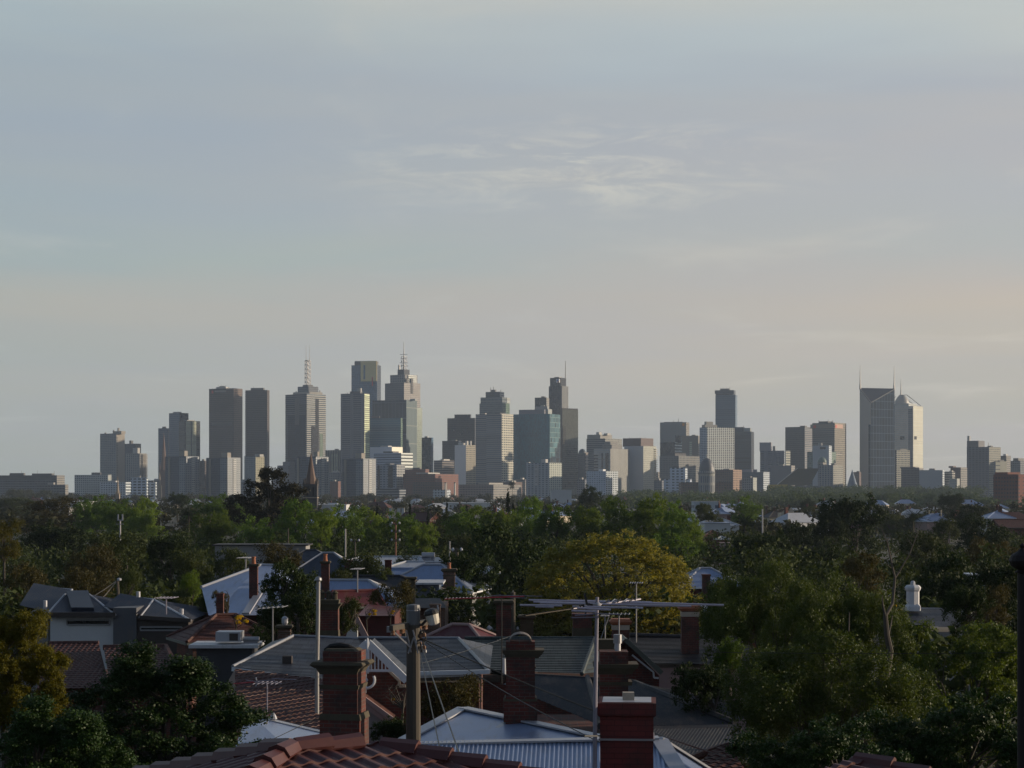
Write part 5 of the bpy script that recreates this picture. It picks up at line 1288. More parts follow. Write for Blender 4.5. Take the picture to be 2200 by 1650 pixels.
# sunlit cream parapet terrace
pr = thing('terrace_house', 'sunlit cream parapets with scrolled pediment on a far terrace', 'house', (P(1690, 1108, 620).x, 620, 0))
def pbox(x0, x1, y0, y1, D, dd=1.0):
    a, b = P(x0, y0, D), P(x1, y1, D); return MB().box(a.x, b.x, D, D+dd, b.z, a.z)
pbox(1678, 1712, 1102, 1130, 620, 8).build('wall', W_cream, pr); 
for xs in ((1681, 1691, 1099, 1103), (1684, 1688, 1096, 1099), (1694, 1706, 1097, 1103), (1697, 1703, 1093, 1097), (1699, 1701, 1090, 1093)): pbox(*xs, 620.5, .6).build('pediment', W_cream, pr)
house('dark roofed cottage with a lit gable end left of the cream parapets', 1665, 1098, 640, 8, 7, 20, 30, R_darktile, 'plain', W_cream)
for k, x in enumerate((1647, 1664, 1682, 1672)):
    c = P(x, 1087+k*3, 660); q = thing('chimney_stack', ('tall thin chimney left of the cream parapets', 'thin chimney in the middle of the far roofs', 'thin chimney just above the cream parapets', 'short thin chimney over the dark roofed cottage')[k], 'chimney', (c.x, c.y, gz(660)))
    MB().box(c.x-.35, c.x+.35, c.y-.3, c.y+.3, 0, c.z).build('shaft', B_brown, q); MB().box(c.x-.45, c.x+.45, c.y-.4, c.y+.4, c.z, c.z+.25).build('cap', STONEL, q)
house('small white gabled house with two chimneys in the trees at right', 2003, 1104, 520, 8, 7, 20, 30, R_silver, 'plain', W_pink)
for x in (1996, 2022):
    c = P(x, 1098, 525); q = thing('antenna_pole', f'thin pole {"left" if x < 2000 else "right"} of the white gabled house ridge', 'pole', (c.x, c.y, 0))
    MB().tube([(c.x, c.y, 0), (c.x, c.y, P(0, 1096, 525).z)], .12, 6).build('shaft', W_cream, q)
house('pale blue hip roof at the right behind dark trees', 2140, 1100, 560, 9, 8, 10, 24, R_silver, 'plain', W_white)
house('dark red gabled house at the right edge with a pale eave', 2185, 1116, 430, 11, 8, 8, 24, R_terra, 'plain', B_red, hip=False)
house('dark gabled roof with bright chimneys over the street trees', 905, 1101, 560, 12, 8, -35, 30, R_terra, 'plain', B_maroon, hip=False)
for k, x in enumerate((839, 857, 866)):
    c = P(x, 1092, 600); q = thing('chimney_stack', ('leftmost of the three white chimneys above the street trees', 'middle one of the three white chimneys above the street trees', 'rightmost of the three white chimneys above the street trees')[k], 'chimney', (c.x, c.y, 0))
    MB().box(c.x-.45, c.x+.45, c.y-.4, c.y+.4, 0, c.z).build('shaft', W_white, q); MB().box(c.x-.55, c.x+.55, c.y-.5, c.y+.5, c.z, c.z+.2).build('cap', STONEL, q)

# ---- modern house with black sheet roofs (left)
D = 112
mh = thing('modern_house', 'modern two storey house with black sheet roofs, one white wall and one brown wall', 'house', (P(250, 1380, D).x, D, gz(D)))
def wbox(x0, x1, y0, y1, D0, D1, mat, nm):
    a, b = P(x0, y0, D0), P(x1, y1, D0); return MB().box(a.x, b.x, D0, D1, b.z, a.z).build(nm, mat, mh)
zgp = lambda D: HY+(CZ-gz(D))/D*F
WW = wbox(108, 243, 1321, zgp(D), D, D+9, W_white, 'white_wall')
wbox(243, 293, 1306, zgp(D), D-.3, D+8, metal_roof('blue grey weatherboard', (.085, .09, .105), .6, .1, 0), 'clad_wall')
wbox(293.3, 405, 1331, zgp(D), D-.1, D+9, W_dark, 'brown_wall')
def wwin(x0, x1, y0, y1, D0, nm='window'):
    a, b = P(x0, y0, D0), P(x1, y1, D0)
    o = MB().box(a.x, b.x, D0-.03, D0+.05, b.z, a.z).build(nm, DKGL, mh)
    m = MB()
    c = [Vector((a.x, D0-.05, a.z)), Vector((b.x, D0-.05, a.z)), Vector((b.x, D0-.05, b.z)), Vector((a.x, D0-.05, b.z))]
    for p, q in zip(c, c[1:]+c[:1]): m.bar(p, q, .07, .09)
    m.build('frame', W_grey, o)
wwin(144, 236, 1332, 1342, D); wwin(302, 391, 1347, 1354, D-.1)
def polyroof(parent, polys, mat, kind='plain', nm='roof'):
    m = MB()
    for p in polys: roof_face(m, p, kind)
    return m.build(nm, mat, parent)
A, B_, El, Er = P(140, 1277, D+4.5), P(191, 1277, D+4.5), P(100, 1321, D-.5), P(248, 1321, D-.5)
Bk1, Bk2 = P(100, 1321, D-.5)+Vector((0, 10, 0)), P(248, 1321, D-.5)+Vector((0, 10, 0))
polyroof(mh, [[El, Er, B_, A], [Er, Bk2, B_], [Bk1, El, A]], R_blue, CORR)
ridge_caps(mh, [(A, B_), (A, El), (B_, Er)], ZINC, .07)
MB().bar(El, Er, .15, .3).build('fascia', W_dark, mh)
sk = [P(143, 1277, D+4.3), P(190, 1277, D+4.3), P(202, 1314, D+.3), P(154, 1314, D+.3)]
MB().add([v+Vector((0, -.1, .25)) for v in sk]+[v+Vector((0, .1, -.1)) for v in sk], [(3, 2, 1, 0), (0, 1, 5, 4), (1, 2, 6, 5), (2, 3, 7, 6), (3, 0, 4, 7)]).build('skylight', plain('solar glass', (.02, .028, .05), .5, .1), mh)
A, B_, El, Er = P(258, 1281, D+5), P(330, 1288, D+4.2), P(222, 1303, D+.5), P(300, 1326, D-.5)
Rr_, Rb = P(410, 1333, D-.5), P(410, 1333, D-.5)+Vector((0, 10, 0))
polyroof(mh, [[El, Er, B_, A], [Er, Rr_, B_], [Rr_, Rb, B_]], R_blue, CORR)
ridge_caps(mh, [(A, B_), (B_, Er), (B_, Rr_)], ZINC, .07)
MB().bar(Er, Rr_, .12, .22).build('fascia', W_dark, mh)
A, B_, El, Er = P(72, 1260, D+9), P(155, 1267, D+8), P(42, 1300, D+3), P(103, 1322, D+2)
polyroof(mh, [[El, Er, B_, A], [Er, P(215, 1322, D+3)+Vector((0, 8, 0)), B_]], R_blue, CORR)
ridge_caps(mh, [(A, B_), (B_, Er)], ZINC, .07)
wbox(45, 103, 1318, zgp(D), D+3.5, D+9, W_grey, 'side_wall')
for (x, yt, yb) in ((97, 1290, 1322), (390, 1308, 1320), (297, 1271, 1283)):
    c = P(x, yt, D+1); MB().tube([(c.x, c.y, P(0, yb, D+1).z), (c.x, c.y, c.z)], .12, 8).build('flue', ZINC, mh)
# red tiled roof in front of it
tr = thing('tiled_house', 'low house with rows of terracotta tiles in front of the modern house', 'house', (P(240, 1420, 82).x, 82, gz(82)))
D = 84
q0, q1, q2, q3 = P(106, 1383, D+5), P(212, 1382, D+5), P(236, 1480, D-2), P(80, 1480, D-2)
polyroof(tr, [[q3, q2, q1, q0]], R_terra, TILE)
q4, q5, q6, q7 = P(222, 1391, D+3.6), P(356, 1389, D+3.6), P(402, 1480, D-3), P(238, 1480, D-3)
polyroof(tr, [[q7, q6, q5, q4]], R_terra, TILE)
ridge_caps(tr, [(q0, q1), (q4, q5), (q5, q6)], R_terra, .14)
a, b = P(92, 1470, D), P(385, 1470, D)
MB().box(a.x, b.x, D-1, D+7, gz(D), a.z).build('wall', B_red, tr)

# ---- silver roofed house with brick chimney (centre left)
D = 118
hs = thing('house', 'large house with a long silver sheet roof and a brick chimney left of centre', 'house', (P(520, 1320, D).x, D, gz(D)))
A, B_ = P(562, 1214, D+6), P(590, 1215, D+6)
El, Em = P(433, 1262, D+2), P(528, 1322, D-4)
Er = P(610, 1262, D+2)
polyroof(hs, [[El, P(448, 1322, D-4), Em, P(566, 1262, D+1.6), B_, A]], R_silver, 'plain')
polyroof(hs, [[Em, P(640, 1320, D-3), P(620, 1230, D+8), B_, P(566, 1262, D+1.6)]], R_silver, 'plain')
polyroof(hs, [[P(433, 1262, D+2), P(400, 1300, D+2)+Vector((0, 8, 0)), A]], R_silver, 'plain')
MB().bar(P(566, 1262, D+1.4)+Vector((0, 0, .1)), Em+Vector((0, 0, .1)), .45, .12).build('hip_flashing', ZINC, hs)
ridge_caps(hs, [(A, B_), (A, El)], ZINC, .12)
a = P(440, 1300, D); b = P(625, 1300, D)
MB().box(a.x, b.x, D-1, D+9, gz(D), P(0, 1315, D).z).build('wall', B_red, hs)
chimney(hs, 545, 1212, 1268, 18, D-.5, B_red, 'cornice', 1)
# ---- roofs right of it
D = 125
h = house('house with a silver hip roof just right of the tall brick chimney', 735, 1247, D, 9.5, 6, -8, 28, R_silver, 'plain', B_maroon, cap=ZINC, name='house')
chimney(h, 699, 1206, 1268, 17, D-4, B_red, 'cornice', 1)
h = house('small gabled maroon roof in front of the silver hip roof', 762, 1270, 118, 3.0, 2.6, 28, 34, R_maroon, 'plain', B_maroon, hip=False)
house('blue black roof with a white capped ridge near the avenue', 705, 1188, 175, 7, 6, 0, 34, R_blue, 'plain', W_white, cap=ZINC)
house('dark grey slate roof behind the white capped ridge', 668, 1182, 200, 8, 7, 0, 28, R_slate, 'plain', W_grey)
h = house('white hip roofed house in the centre beyond the street pole', 930, 1214, 150, 8.2, 6.6, -14, 30, R_silver, 'plain', W_grey, cap=ZINC)
chimney(h, 965, 1222, 1255, 25, 144, B_brown, 'cornice', 1)
h2 = house('long low white roof behind the centre white hip roof', 935, 1207, 165, 11, 6, 2, 15, R_white, 'plain', W_grey)
slab('blue grey flat wall with a white gutter below the centre white roof', 893, 952, 1252, 1275, 138, 5, plain('blue grey cladding', (.10, .11, .14), .7, .08, .3), R_white, 'shed')
for x, lab in ((852, 'upper brick chimney among the middle roofs'),):
    pass
h = house('pale roofed house left of the centre white hip roof', 865, 1222, 160, 9, 6, 0, 22, R_silver, 'plain', B_maroon)
chimney(h, 834, 1203, 1250, 14, 150, B_maroon, 'plain'); chimney(h, 748, 1203, 1236, 14, 160, B_maroon, 'plain')
house('low blue green roof below the tall insulator pole', 840, 1196, 200, 12, 6, 0, 14, R_white, 'plain', W_grey)
house('low dark roof in shade in the middle of the picture', 800, 1238, 140, 11, 7, 0, 20, R_char, 'plain', B_maroon)
# solar water heater on the white roof
D = 160
sh_ = thing('solar_water_heater', 'solar water heater with white tank and slanted panels on a white roof', 'water heater', tuple(P(925, 1208, D)))
MB().tube([P(906, 1193, D+1), P(934, 1193, D+1)], .24, 12).build('tank', ZINC, sh_)
sp = [P(906, 1197, D+.9), P(924, 1197, D+.9), P(934, 1208, D-.6), P(914, 1208, D-.6)]
for k in (0, 1):
    off = Vector((k*.78, 0, 0)); MB().add([v+off*1 for v in sp]+[v+off-Vector((0, 0, .08)) for v in sp], [(3, 2, 1, 0), (4, 5, 6, 7), (0, 1, 5, 4), (1, 2, 6, 5), (2, 3, 7, 6), (3, 0, 4, 7)]).build('panel', plain('collector glass', (.10, .12, .16), .15, .1), sh_)

# ---- maroon house with white gable (behind street pole)
D = 100
mrn = thing('house', 'dark maroon walled house with yellow blossom along its wall top', 'house', (P(805, 1350, D).x, D, gz(D)))
a, b = P(768, 1322, D), P(848, 1368, D)
MB().box(a.x, b.x, D, D+6, gz(D), a.z).build('wall', B_maroon, mrn)
polyroof(mrn, [[P(768, 1323, D-.3), P(850, 1323, D-.3), P(842, 1303, D+4), P(790, 1298, D+4)]], R_maroon, 'plain')
gw = [P(742, 1372, D-4), P(768, 1372, D-4), P(768, 1332, D-4), P(758, 1318, D-4)]
MB().add(gw+[v+Vector((0, .3, 0)) for v in gw], [(0, 1, 2, 3), (7, 6, 5, 4), (0, 4, 5, 1), (1, 5, 6, 2), (2, 6, 7, 3), (3, 7, 4, 0)]).build('white_gable', W_white, mrn)
MB().bar(P(758, 1316, D-4.2), P(787, 1372, D-4.2), .16, .3).build('barge_board', W_pink, mrn)
# low brick house behind carport
h = house('red brick house with a dull tiled gable behind the air conditioner', 485, 1322, 96, 5.0, 4.0, 24, 30, R_terra, ('course', .3, .02), B_red)
chimney(h, 473, 1275, 1325, 15, 98, B_red, 'plain')
cp = slab('carport with a pale roof edge below the brick house', 405, 555, 1386, 1390, 84, 2.4, plain('dark carport', (.04, .042, .05), .8), R_white, 'carport')
D = 84
ac = thing('air_conditioner', 'white boxy air conditioner with a dark fan grille on the carport roof', 'air conditioner', tuple(P(488, 1378, D+1)))
a, b = P(463, 1358, D+.5), P(517, 1379, D+.5)
MB().box(a.x, b.x, D+.5, D+1.6, b.z, a.z).build('casing', ZINC, ac)
a, b = P(493, 1361, D+.5), P(511, 1376, D+.5)
MB().box(a.x, b.x, D+.44, D+.5, b.z, a.z).build('grille', W_dark, ac)
a, b = P(519, 1370, D+.7), P(553, 1381, D+.7)
t2 = thing('water_tank', 'low ribbed pale tank right of the air conditioner', 'tank', tuple(P(536, 1381, D+1)))
MB().tube([(a.x, D+1.3, (a.z+b.z)/2), (b.x, D+1.3, (a.z+b.z)/2)], (a.z-b.z)/2, 12).build('barrel', ZINC, t2)
MB().box(a.x+.05, b.x-.05, D+1.0, D+1.6, b.z-.1, b.z+.03).build('cradle', GALV, t2)

# ---- grey slate house with fretwork gable
D = 62
sl_ = thing('slate_house', 'wide grey slate roofed house with a white fretwork gable', 'house', (P(760, 1440, D).x, D, gz(D)))
A, B_ = P(630, 1366, D+4), P(770, 1372, D+4)
El, Er = P(500, 1432, D-1.2), P(820, 1478, D-4)
polyroof(sl_, [[El, Er, B_, A]], R_slate, ('course', .22, .012))
polyroof(sl_, [[El, El+Vector((0, 10, 0)), A]], R_slate, 'plain')
A2, B2 = P(770, 1370, D+4), P(985, 1371, D+4)
El2, Er2 = P(820, 1452, D-2), P(1052, 1443, D-2)
polyroof(sl_, [[El2, Er2, B2, A2]], R_slate, ('course', .22, .012))
polyroof(sl_, [[Er2, Er2+Vector((0, 10, 0)), B2]], R_slate, 'plain')
ridge_caps(sl_, [(A, B_), (A2, B2), (B2, Er2), (A, El)], GALV, .06)
MB().bar(El-Vector((0, 0, .08)), Er-Vector((0, 0, .08)), .12, .12).build('gutter', TRIM, sl_)
MB().bar(P(895, 1447, D-2.2), P(1052, 1443, D-2.2), .12, .13).build('gutter', TRIM, sl_)
MB().bar(P(895, 1453, D-2.1), P(1005, 1449, D-2.1), .1, .1).build('gutter', TRIM, sl_)
a, b = P(515, 1440, D), P(1030, 1450, D)
MB().box(a.x, b.x, D-.6, D+7, gz(D), P(0, 1462, D).z).build('wall', B_red, sl_)
c = P(621, 1411, D); MB().box(c.x-.15, c.x+.15, c.y-.6, c.y-.3, c.z-.3, c.z+.07).build('vent', W_dark, sl_)
# gable
Dg = 52
gb_ = thing('gabled_house', 'red brick gable with white bargeboards, balusters and a round ornament', 'house', (P(800, 1500, Dg).x, Dg, gz(Dg)))
def gq(x, y, d=0): return P(x, y, Dg)+Vector((0, d, 0))
m = MB(); fr = [gq(700, 1640), gq(877, 1640), gq(877, 1458), gq(793, 1385), gq(712, 1455)]
bk = [v+Vector((0, .3, 0)) for v in fr]
m.add(fr+bk, [(0, 1, 2, 3, 4), (9, 8, 7, 6, 5)]+[(i, i+5, (i+1) % 5+5, (i+1) % 5) for i in range(5)]).build('wall', B_red, gb_)
polyroof(gb_, [[gq(793, 1383), gq(880, 1462), gq(880, 1462, 2), gq(793, 1383, 2)], [gq(793, 1383), gq(793, 1383, 2), gq(706, 1462, 2), gq(706, 1462)]], R_slate, 'plain')
MB().bar(gq(793, 1377, -.5), gq(876, 1459, -.5), .1, .20).build('barge_board', TRIM, gb_)
MB().bar(gq(793, 1377, -.5), gq(712, 1455, -.5), .1, .20).build('barge_board', TRIM, gb_)
MB().bar(gq(752, 1437, -.5), gq(852, 1437, -.5), .08, .06).build('collar_rail', TRIM, gb_)
MB().tube([gq(793, 1440, -.55), gq(793, 1378, -.55), gq(793, 1367, -.55)], [.06, .06, .02], 6).build('finial', TRIM, gb_)
for k in range(-4, 8):
    x = 793+k*7.6
    if abs(k) < 1: continue
    yt = 1384+abs(x-793)*.96
    if yt > 1430: continue
    MB().bar(gq(x, yt+3, -.52), gq(x, 1437, -.52), .035).build('baluster', TRIM, gb_)
ring = [gq(791+17*math.cos(t*math.pi/12), 1457-17*math.sin(t*math.pi/12), -.52) for t in range(-19, 3)]
MB().tube(ring, .04, 6).build('round_ornament', TRIM, gb_)
MB().lathe(gq(788, 1457, -.52), [(.05, -.05), (.08, 0), (.05, .05)], 8).build('boss', TRIM, gb_)
MB().bar(gq(790, 1440, -.52), gq(789, 1484, -.52), .03).build('rod', TRIM, gb_)
for p, q in (((835, 1440), (858, 1462)), ((858, 1462), (858, 1473)), ((858, 1473), (872, 1473))):
    MB().bar(gq(*p, -.06), gq(*q, -.06), .07).build('brick_trim', STONEL, gb_)
# porch gable lower
MB().bar(gq(785, 1488, -1.6), gq(848, 1534, -1.6), .1, .24).build('porch_barge', W_pink, gb_)
MB().bar(gq(785, 1488, -1.6), gq(735, 1525, -1.6), .1, .24).build('porch_barge', W_pink, gb_)
m = MB(); fr = [gq(742, 1640, -1.5), gq(835, 1640, -1.5), gq(835, 1532, -1.5), gq(785, 1495, -1.5), gq(742, 1528, -1.5)]; bk = [v+Vector((0, .2, 0)) for v in fr]
m.add(fr+bk, [(0, 1, 2, 3, 4), (9, 8, 7, 6, 5)]+[(i, i+5, (i+1) % 5+5, (i+1) % 5) for i in range(5)]).build('porch_wall', W_grey, gb_)
polyroof(gb_, [[gq(785, 1486, -1.7), gq(850, 1536, -1.7), gq(850, 1536, 0), gq(785, 1486, 0)]], R_terra, 'plain')
# terracotta roof below the slate house
D = 50
tr2 = thing('tiled_house', 'broad dark terracotta roof between the left bush and the big brick chimney', 'house', (P(600, 1500, D).x, D, gz(D)))
polyroof(tr2, [[P(505, 1535, D-3), P(700, 1575, D-4.5), P(705, 1462, D+3.5), P(505, 1437, D+4)]], R_terra, TILE)
polyroof(tr2, [[P(505, 1535, D-3), P(505, 1437, D+4), P(455, 1525, D+3)]], R_terra, 'plain')
a, b = P(500, 1540, D), P(705, 1560, D); MB().box(a.x, b.x, D-3, D+4, gz(D), P(0, 1566, D).z).build('wall', B_red, tr2)
# pale roof bottom left of centre
D = 41
bl = thing('house', 'pale blue sheet roof end between the left bush and the big brick chimney', 'house', (P(600, 1600, D).x, D, gz(D)))
A, B_, C_, D_ = P(533, 1530, D+2), P(578, 1547, D+1.5), P(705, 1577, D+1.2), P(520, 1640, D-2.5)
polyroof(bl, [[P(470, 1700, D-5), P(720, 1700, D-5), C_, B_, A]], R_silver, 'plain')
MB().bar(A, B_, .22, .05).build('ridge_cap', ZINC, bl); MB().bar(B_, C_, .22, .05).build('ridge_cap', ZINC, bl)
a, b = P(490, 1700, D), P(700, 1700, D); MB().box(a.x, b.x, D-4, D+2, gz(D)-.1, P(0, 1715, D).z).build('wall', B_red, bl)
c = P(587, 1547, D+1.5); MB().lathe(c, [(.05, 0), (.09, .03), (.05, .12), (.02, .16)], 8).build('vent_cowl', ZINC, bl)

# ---- big foreground silver roof
D = 44
fs = thing('house', 'nearest silver corrugated roof with smooth ridge capping and a brick chimney', 'house', (P(1130, 1620, 40).x, 40, gz(40)))
A = P(995, 1524, D+2); Bh = P(1290, 1586, D-2.0); La = P(835, 1610, D-2.0)
polyroof(fs, [[La, P(1290, 1640, D-4), Bh, A]], R_silver, 'plain', 'rear_roof')
polyroof(fs, [[A, Bh, Bh+Vector((0, 6, -1.0)), A+Vector((0, 5, -1.4))]], R_silver, 'plain', 'rear_roof')
MB().bar(A+Vector((0, 0, .04)), Bh+Vector((0, 0, .04)), .30, .04).build('ridge_cap', ZINC, fs)
MB().bar(A+Vector((0, 0, .04)), La+Vector((0, 0, .04)), .30, .04).build('ridge_cap', ZINC, fs)
RL, RR = P(878, 1601, 38.5), P(1415, 1588, 38.5)
FL, FR, BR = P(700, 1800, 34), P(1545, 1800, 34), P(1640, 1730, 40)
polyroof(fs, [[FL, FR, RR, RL]], R_silver, CORR, 'front_roof')
polyroof(fs, [[FR, BR, RR]], R_silver, CORR, 'front_roof')
MB().bar(RL+Vector((0, 0, .03)), RR+Vector((0, 0, .03)), .36, .04).build('ridge_cap', ZINC, fs)
MB().bar(RR+Vector((0, 0, .03)), FR+Vector((0, 0, .03)), .34, .04).build('ridge_cap', ZINC, fs)
MB().bar(RR+Vector((0, 0, .03)), BR+Vector((0, 0, .03)), .30, .04).build('ridge_cap', ZINC, fs)
a, b = P(800, 1700, 36), P(1500, 1700, 36); MB().box(a.x, b.x, 35.5, 42, gz(40)-.5, P(0, 1790, 36).z).build('wall', B_red, fs)
ch = chimney(fs, 1118, 1377, 1552, 62, 44.3, B_red, 'none', depth=.6)
def cring(ch, x, y0, y1, w0, w1, D, mat, nm, dep=.8, turn=0):
    c = P(x, y0, D); z1, z0 = c.z, P(x, y1, D).z; a0, a1 = w0/2/F*D, w1/2/F*D; d0, d1 = a0*dep, a1*dep
    M_ = Matrix.Translation((c.x, c.y, 0)) @ Matrix.Rotation(R(turn), 4, 'Z')
    vs = [(-a0, -d0, z0), (a0, -d0, z0), (a0, d0, z0), (-a0, d0, z0), (-a1, -d1, z1), (a1, -d1, z1), (a1, d1, z1), (-a1, d1, z1)]
    return MB().add([M_ @ Vector(v) for v in vs], [(3, 2, 1, 0), (4, 5, 6, 7), (0, 1, 5, 4), (1, 2, 6, 5), (2, 3, 7, 6), (3, 0, 4, 7)]).build(nm, mat, ch)
Dc = 44.3
cring(ch, 1123, 1394, 1403, 82, 92, Dc, STONE, 'cornice'); cring(ch, 1123, 1403, 1412, 66, 82, Dc, STONE, 'cornice')
cring(ch, 1118, 1430, 1433, 66, 66, Dc, STONE, 'string_course')
cring(ch, 1118, 1496, 1504, 72, 68, Dc, STONE, 'string_course'); cring(ch, 1118, 1504, 1548, 72, 72, Dc, B_red, 'chimney_base')
# sheet cowl on top
cw = MB(); c = P(1118, 1377, Dc); rad = 24/F*Dc
arc = [(math.cos(t*math.pi/10)*rad, math.sin(t*math.pi/10)*rad*.75) for t in range(11)]
for yy in (-.3, .3):
    pass
vs = [(c.x+a_, c.y-.32, c.z+b_) for a_, b_ in arc]+[(c.x+a_, c.y+.32, c.z+b_) for a_, b_ in arc]
vs += [(c.x+a_*.93, c.y-.32, c.z+b_*.9) for a_, b_ in arc]+[(c.x+a_*.93, c.y+.32, c.z+b_*.9) for a_, b_ in arc]
fs_ = [(i, i+1, 12+i, 11+i) for i in range(10)]+[(22+i, 33+i, 34+i, 23+i) for i in range(10)]+[(i, 22+i, 23+i, i+1) for i in range(10)]+[(11+i, 12+i, 34+i, 33+i) for i in range(10)]
cw.add(vs, fs_).build('cowl', plain('rusty sheet', (.12, .10, .09), .7, .3, 5), ch)
pn = (P(1290, 1640, 40)-La).cross(A-La).normalized()
def onroof(x, y, up=.03):
    d_ = P(x, y, 1)-Vector((0, 0, CZ)); t_ = (La-Vector((0, 0, CZ))).dot(pn)/d_.dot(pn); return Vector((0, 0, CZ))+d_*t_+Vector((0, -.01, up))
fl = [onroof(*p) for p in ((1064, 1565), (1094, 1571), (1108, 1556), (1146, 1556), (1146, 1540), (1104, 1542), (1084, 1551))]
MB().add(fl+[v-Vector((0, 0, .03)) for v in fl], [tuple(range(7)), tuple(reversed(range(7, 14)))]+[(i, i+7, (i+1) % 7+7, (i+1) % 7) for i in range(7)]).build('flashing', ZINC, fs)

# ---- red painted chimney right foreground
D = 30
rc = thing('house', 'house carrying the nearest red painted chimney, its roof below the picture', 'house', (P(1350, 1650, D).x, D, gz(D)))
ch = chimney(rc, 1347, 1503, 1800, 113, D, brick('red masonry paint', (.16, .030, .028), (.125, .024, .023), (.085, .018, .018), stain=.5), 'none', depth=.8, turn=-4)
RP = _M['red masonry paint']
cring(ch, 1347, 1504, 1530, 124, 124, D, RP, 'cap', 1.0, -4); cring(ch, 1347, 1530, 1534, 114, 124, D, RP, 'cap', 1.0, -4)
cring(ch, 1347, 1502.5, 1504, 104, 104, D, ZINC, 'flashing', 1.0, -4); cring(ch, 1350, 1487, 1503, 24, 24, D, STONEL, 'vent_block', 1.0)
cring(ch, 1347, 1580, 1584, 118, 118, D-.01, GALV, 'steel_strap', .97, -4)
polyroof(rc, [[P(1150, 1880, D-3), P(1560, 1880, D-3), P(1480, 1790, D+1), P(1240, 1790, D+1)]], R_terra, TILE)
a, b = P(1200, 1850, D), P(1500, 1850, D); MB().box(a.x, b.x, D-2, D+2, gz(D), P(0, 1885, D).z).build('wall', B_red, rc)

# ---- big brick chimney left of the street pole
D = 40
bc = thing('house', 'house hidden below the picture whose tall mossy brick chimney stands left of the street pole', 'house', (P(735, 1650, D).x, D, gz(D)))
ch = chimney(bc, 740, 1397, 1800, 76, D, B_red, 'none', depth=.72, turn=-10)
cring(ch, 737, 1392, 1397, 72, 60, D, STONE, 'cap', .9, -10)
cring(ch, 736, 1419, 1425, 118, 108, D, STONE, 'cornice', .9, -10); cring(ch, 736, 1425, 1432, 100, 118, D, STONE, 'cornice', .9, -10); cring(ch, 736, 1432, 1446, 80, 96, D, STONE, 'cornice', .9, -10)
cring(ch, 738, 1468, 1477, 84, 88, D, STONE, 'string_course', .9, -10); cring(ch, 740, 1530, 1543, 92, 86, D, STONE, 'string_course', .9, -10)
cring(ch, 740, 1543, 1800, 88, 88, D, B_red, 'chimney_base', .9, -10)
# tray shaped lid
c = P(733, 1391, D); MB().tube([(c.x-.36, c.y, c.z-.05), (c.x-.22, c.y, c.z+.03), (c.x-.02, c.y, c.z+.05), (c.x+.16, c.y, c.z+.02), (c.x+.34, c.y, c.z-.05)], [.02, .05, .06, .05, .02], 8).build('cowl', plain('black cowl', (.010, .010, .011), .7), ch)
a, b = P(640, 1850, D), P(840, 1850, D); MB().box(a.x, b.x, D-2, D+4, gz(D), P(0, 1800, D).z).build('wall', B_red, bc)
polyroof(bc, [[P(600, 1860, D-3), P(880, 1860, D-3), P(840, 1740, D+1.2), P(640, 1740, D+1.2)]], R_terra, 'plain')

# chimney behind the white vent pipe
D = 66
hh = thing('house', 'house hidden behind the slate roof with a wide corniced brick chimney by the vent pipe', 'house', (P(706, 1400, D).x, D+3, gz(D)))
ch = chimney(hh, 707, 1292, 1420, 41, D+3, B_red, 'none')
cring(ch, 705, 1296, 1302, 52, 60, D+3, STONE, 'cornice'); cring(ch, 705, 1302, 1310, 44, 50, D+3, STONE, 'cornice'); cring(ch, 707, 1353, 1400, 43, 43, D+3, STONE, 'stone_base'); cring(ch, 705, 1288, 1296, 48, 50, D+3, STONE, 'cornice')
for k in (-1, 0, 1):
    c = P(706+k*14, 1288, D+3); MB().lathe((c.x, c.y, 0), [(.10, c.z), (.08, c.z+.2), (.12, c.z+.24), (.02, c.z+.34)], 8).build('chimney_pot', STONE, ch)
a, b = P(650, 1400, D+3), P(780, 1400, D+3); MB().box(a.x, b.x, D+5, D+7, gz(D), P(0, 1425, D).z).build('wall', B_red, hh)
polyroof(hh, [[P(640, 1405, D+4.6), P(790, 1405, D+4.6), P(765, 1378, D+8), P(660, 1378, D+8)]], R_char, 'plain')
ch = chimney(hh, 611, 1344, 1385, 26, D+6, B_brown, 'cornice', 0); 
c = P(612, 1344, D+6); MB().lathe((c.x, c.y, 0), [(.07, c.z), (.12, c.z+.1), (.12, c.z+.28), (.03, c.z+.36)], 8).build('chimney_pot', ZINC, ch)
# grey stucco chimneys in the middle
hh = thing('house', 'house with two grey stuccoed chimneys behind the street pole', 'house', (P(880, 1330, 120).x, 120, gz(120)))
chimney(hh, 882, 1240, 1300, 20, 120, STONE, 'cornice', 0); chimney(hh, 935, 1298, 1330, 22, 118, B_brown, 'plain')
a, b = P(865, 1300, 120), P(955, 1300, 120); MB().box(a.x, b.x, 121, 127, gz(120), P(0, 1305, 120).z).build('wall', B_brown, hh)
polyroof(hh, [[P(860, 1306, 120.5), P(960, 1306, 120.5), P(945, 1285, 124), P(872, 1285, 124)]], R_char, 'plain')
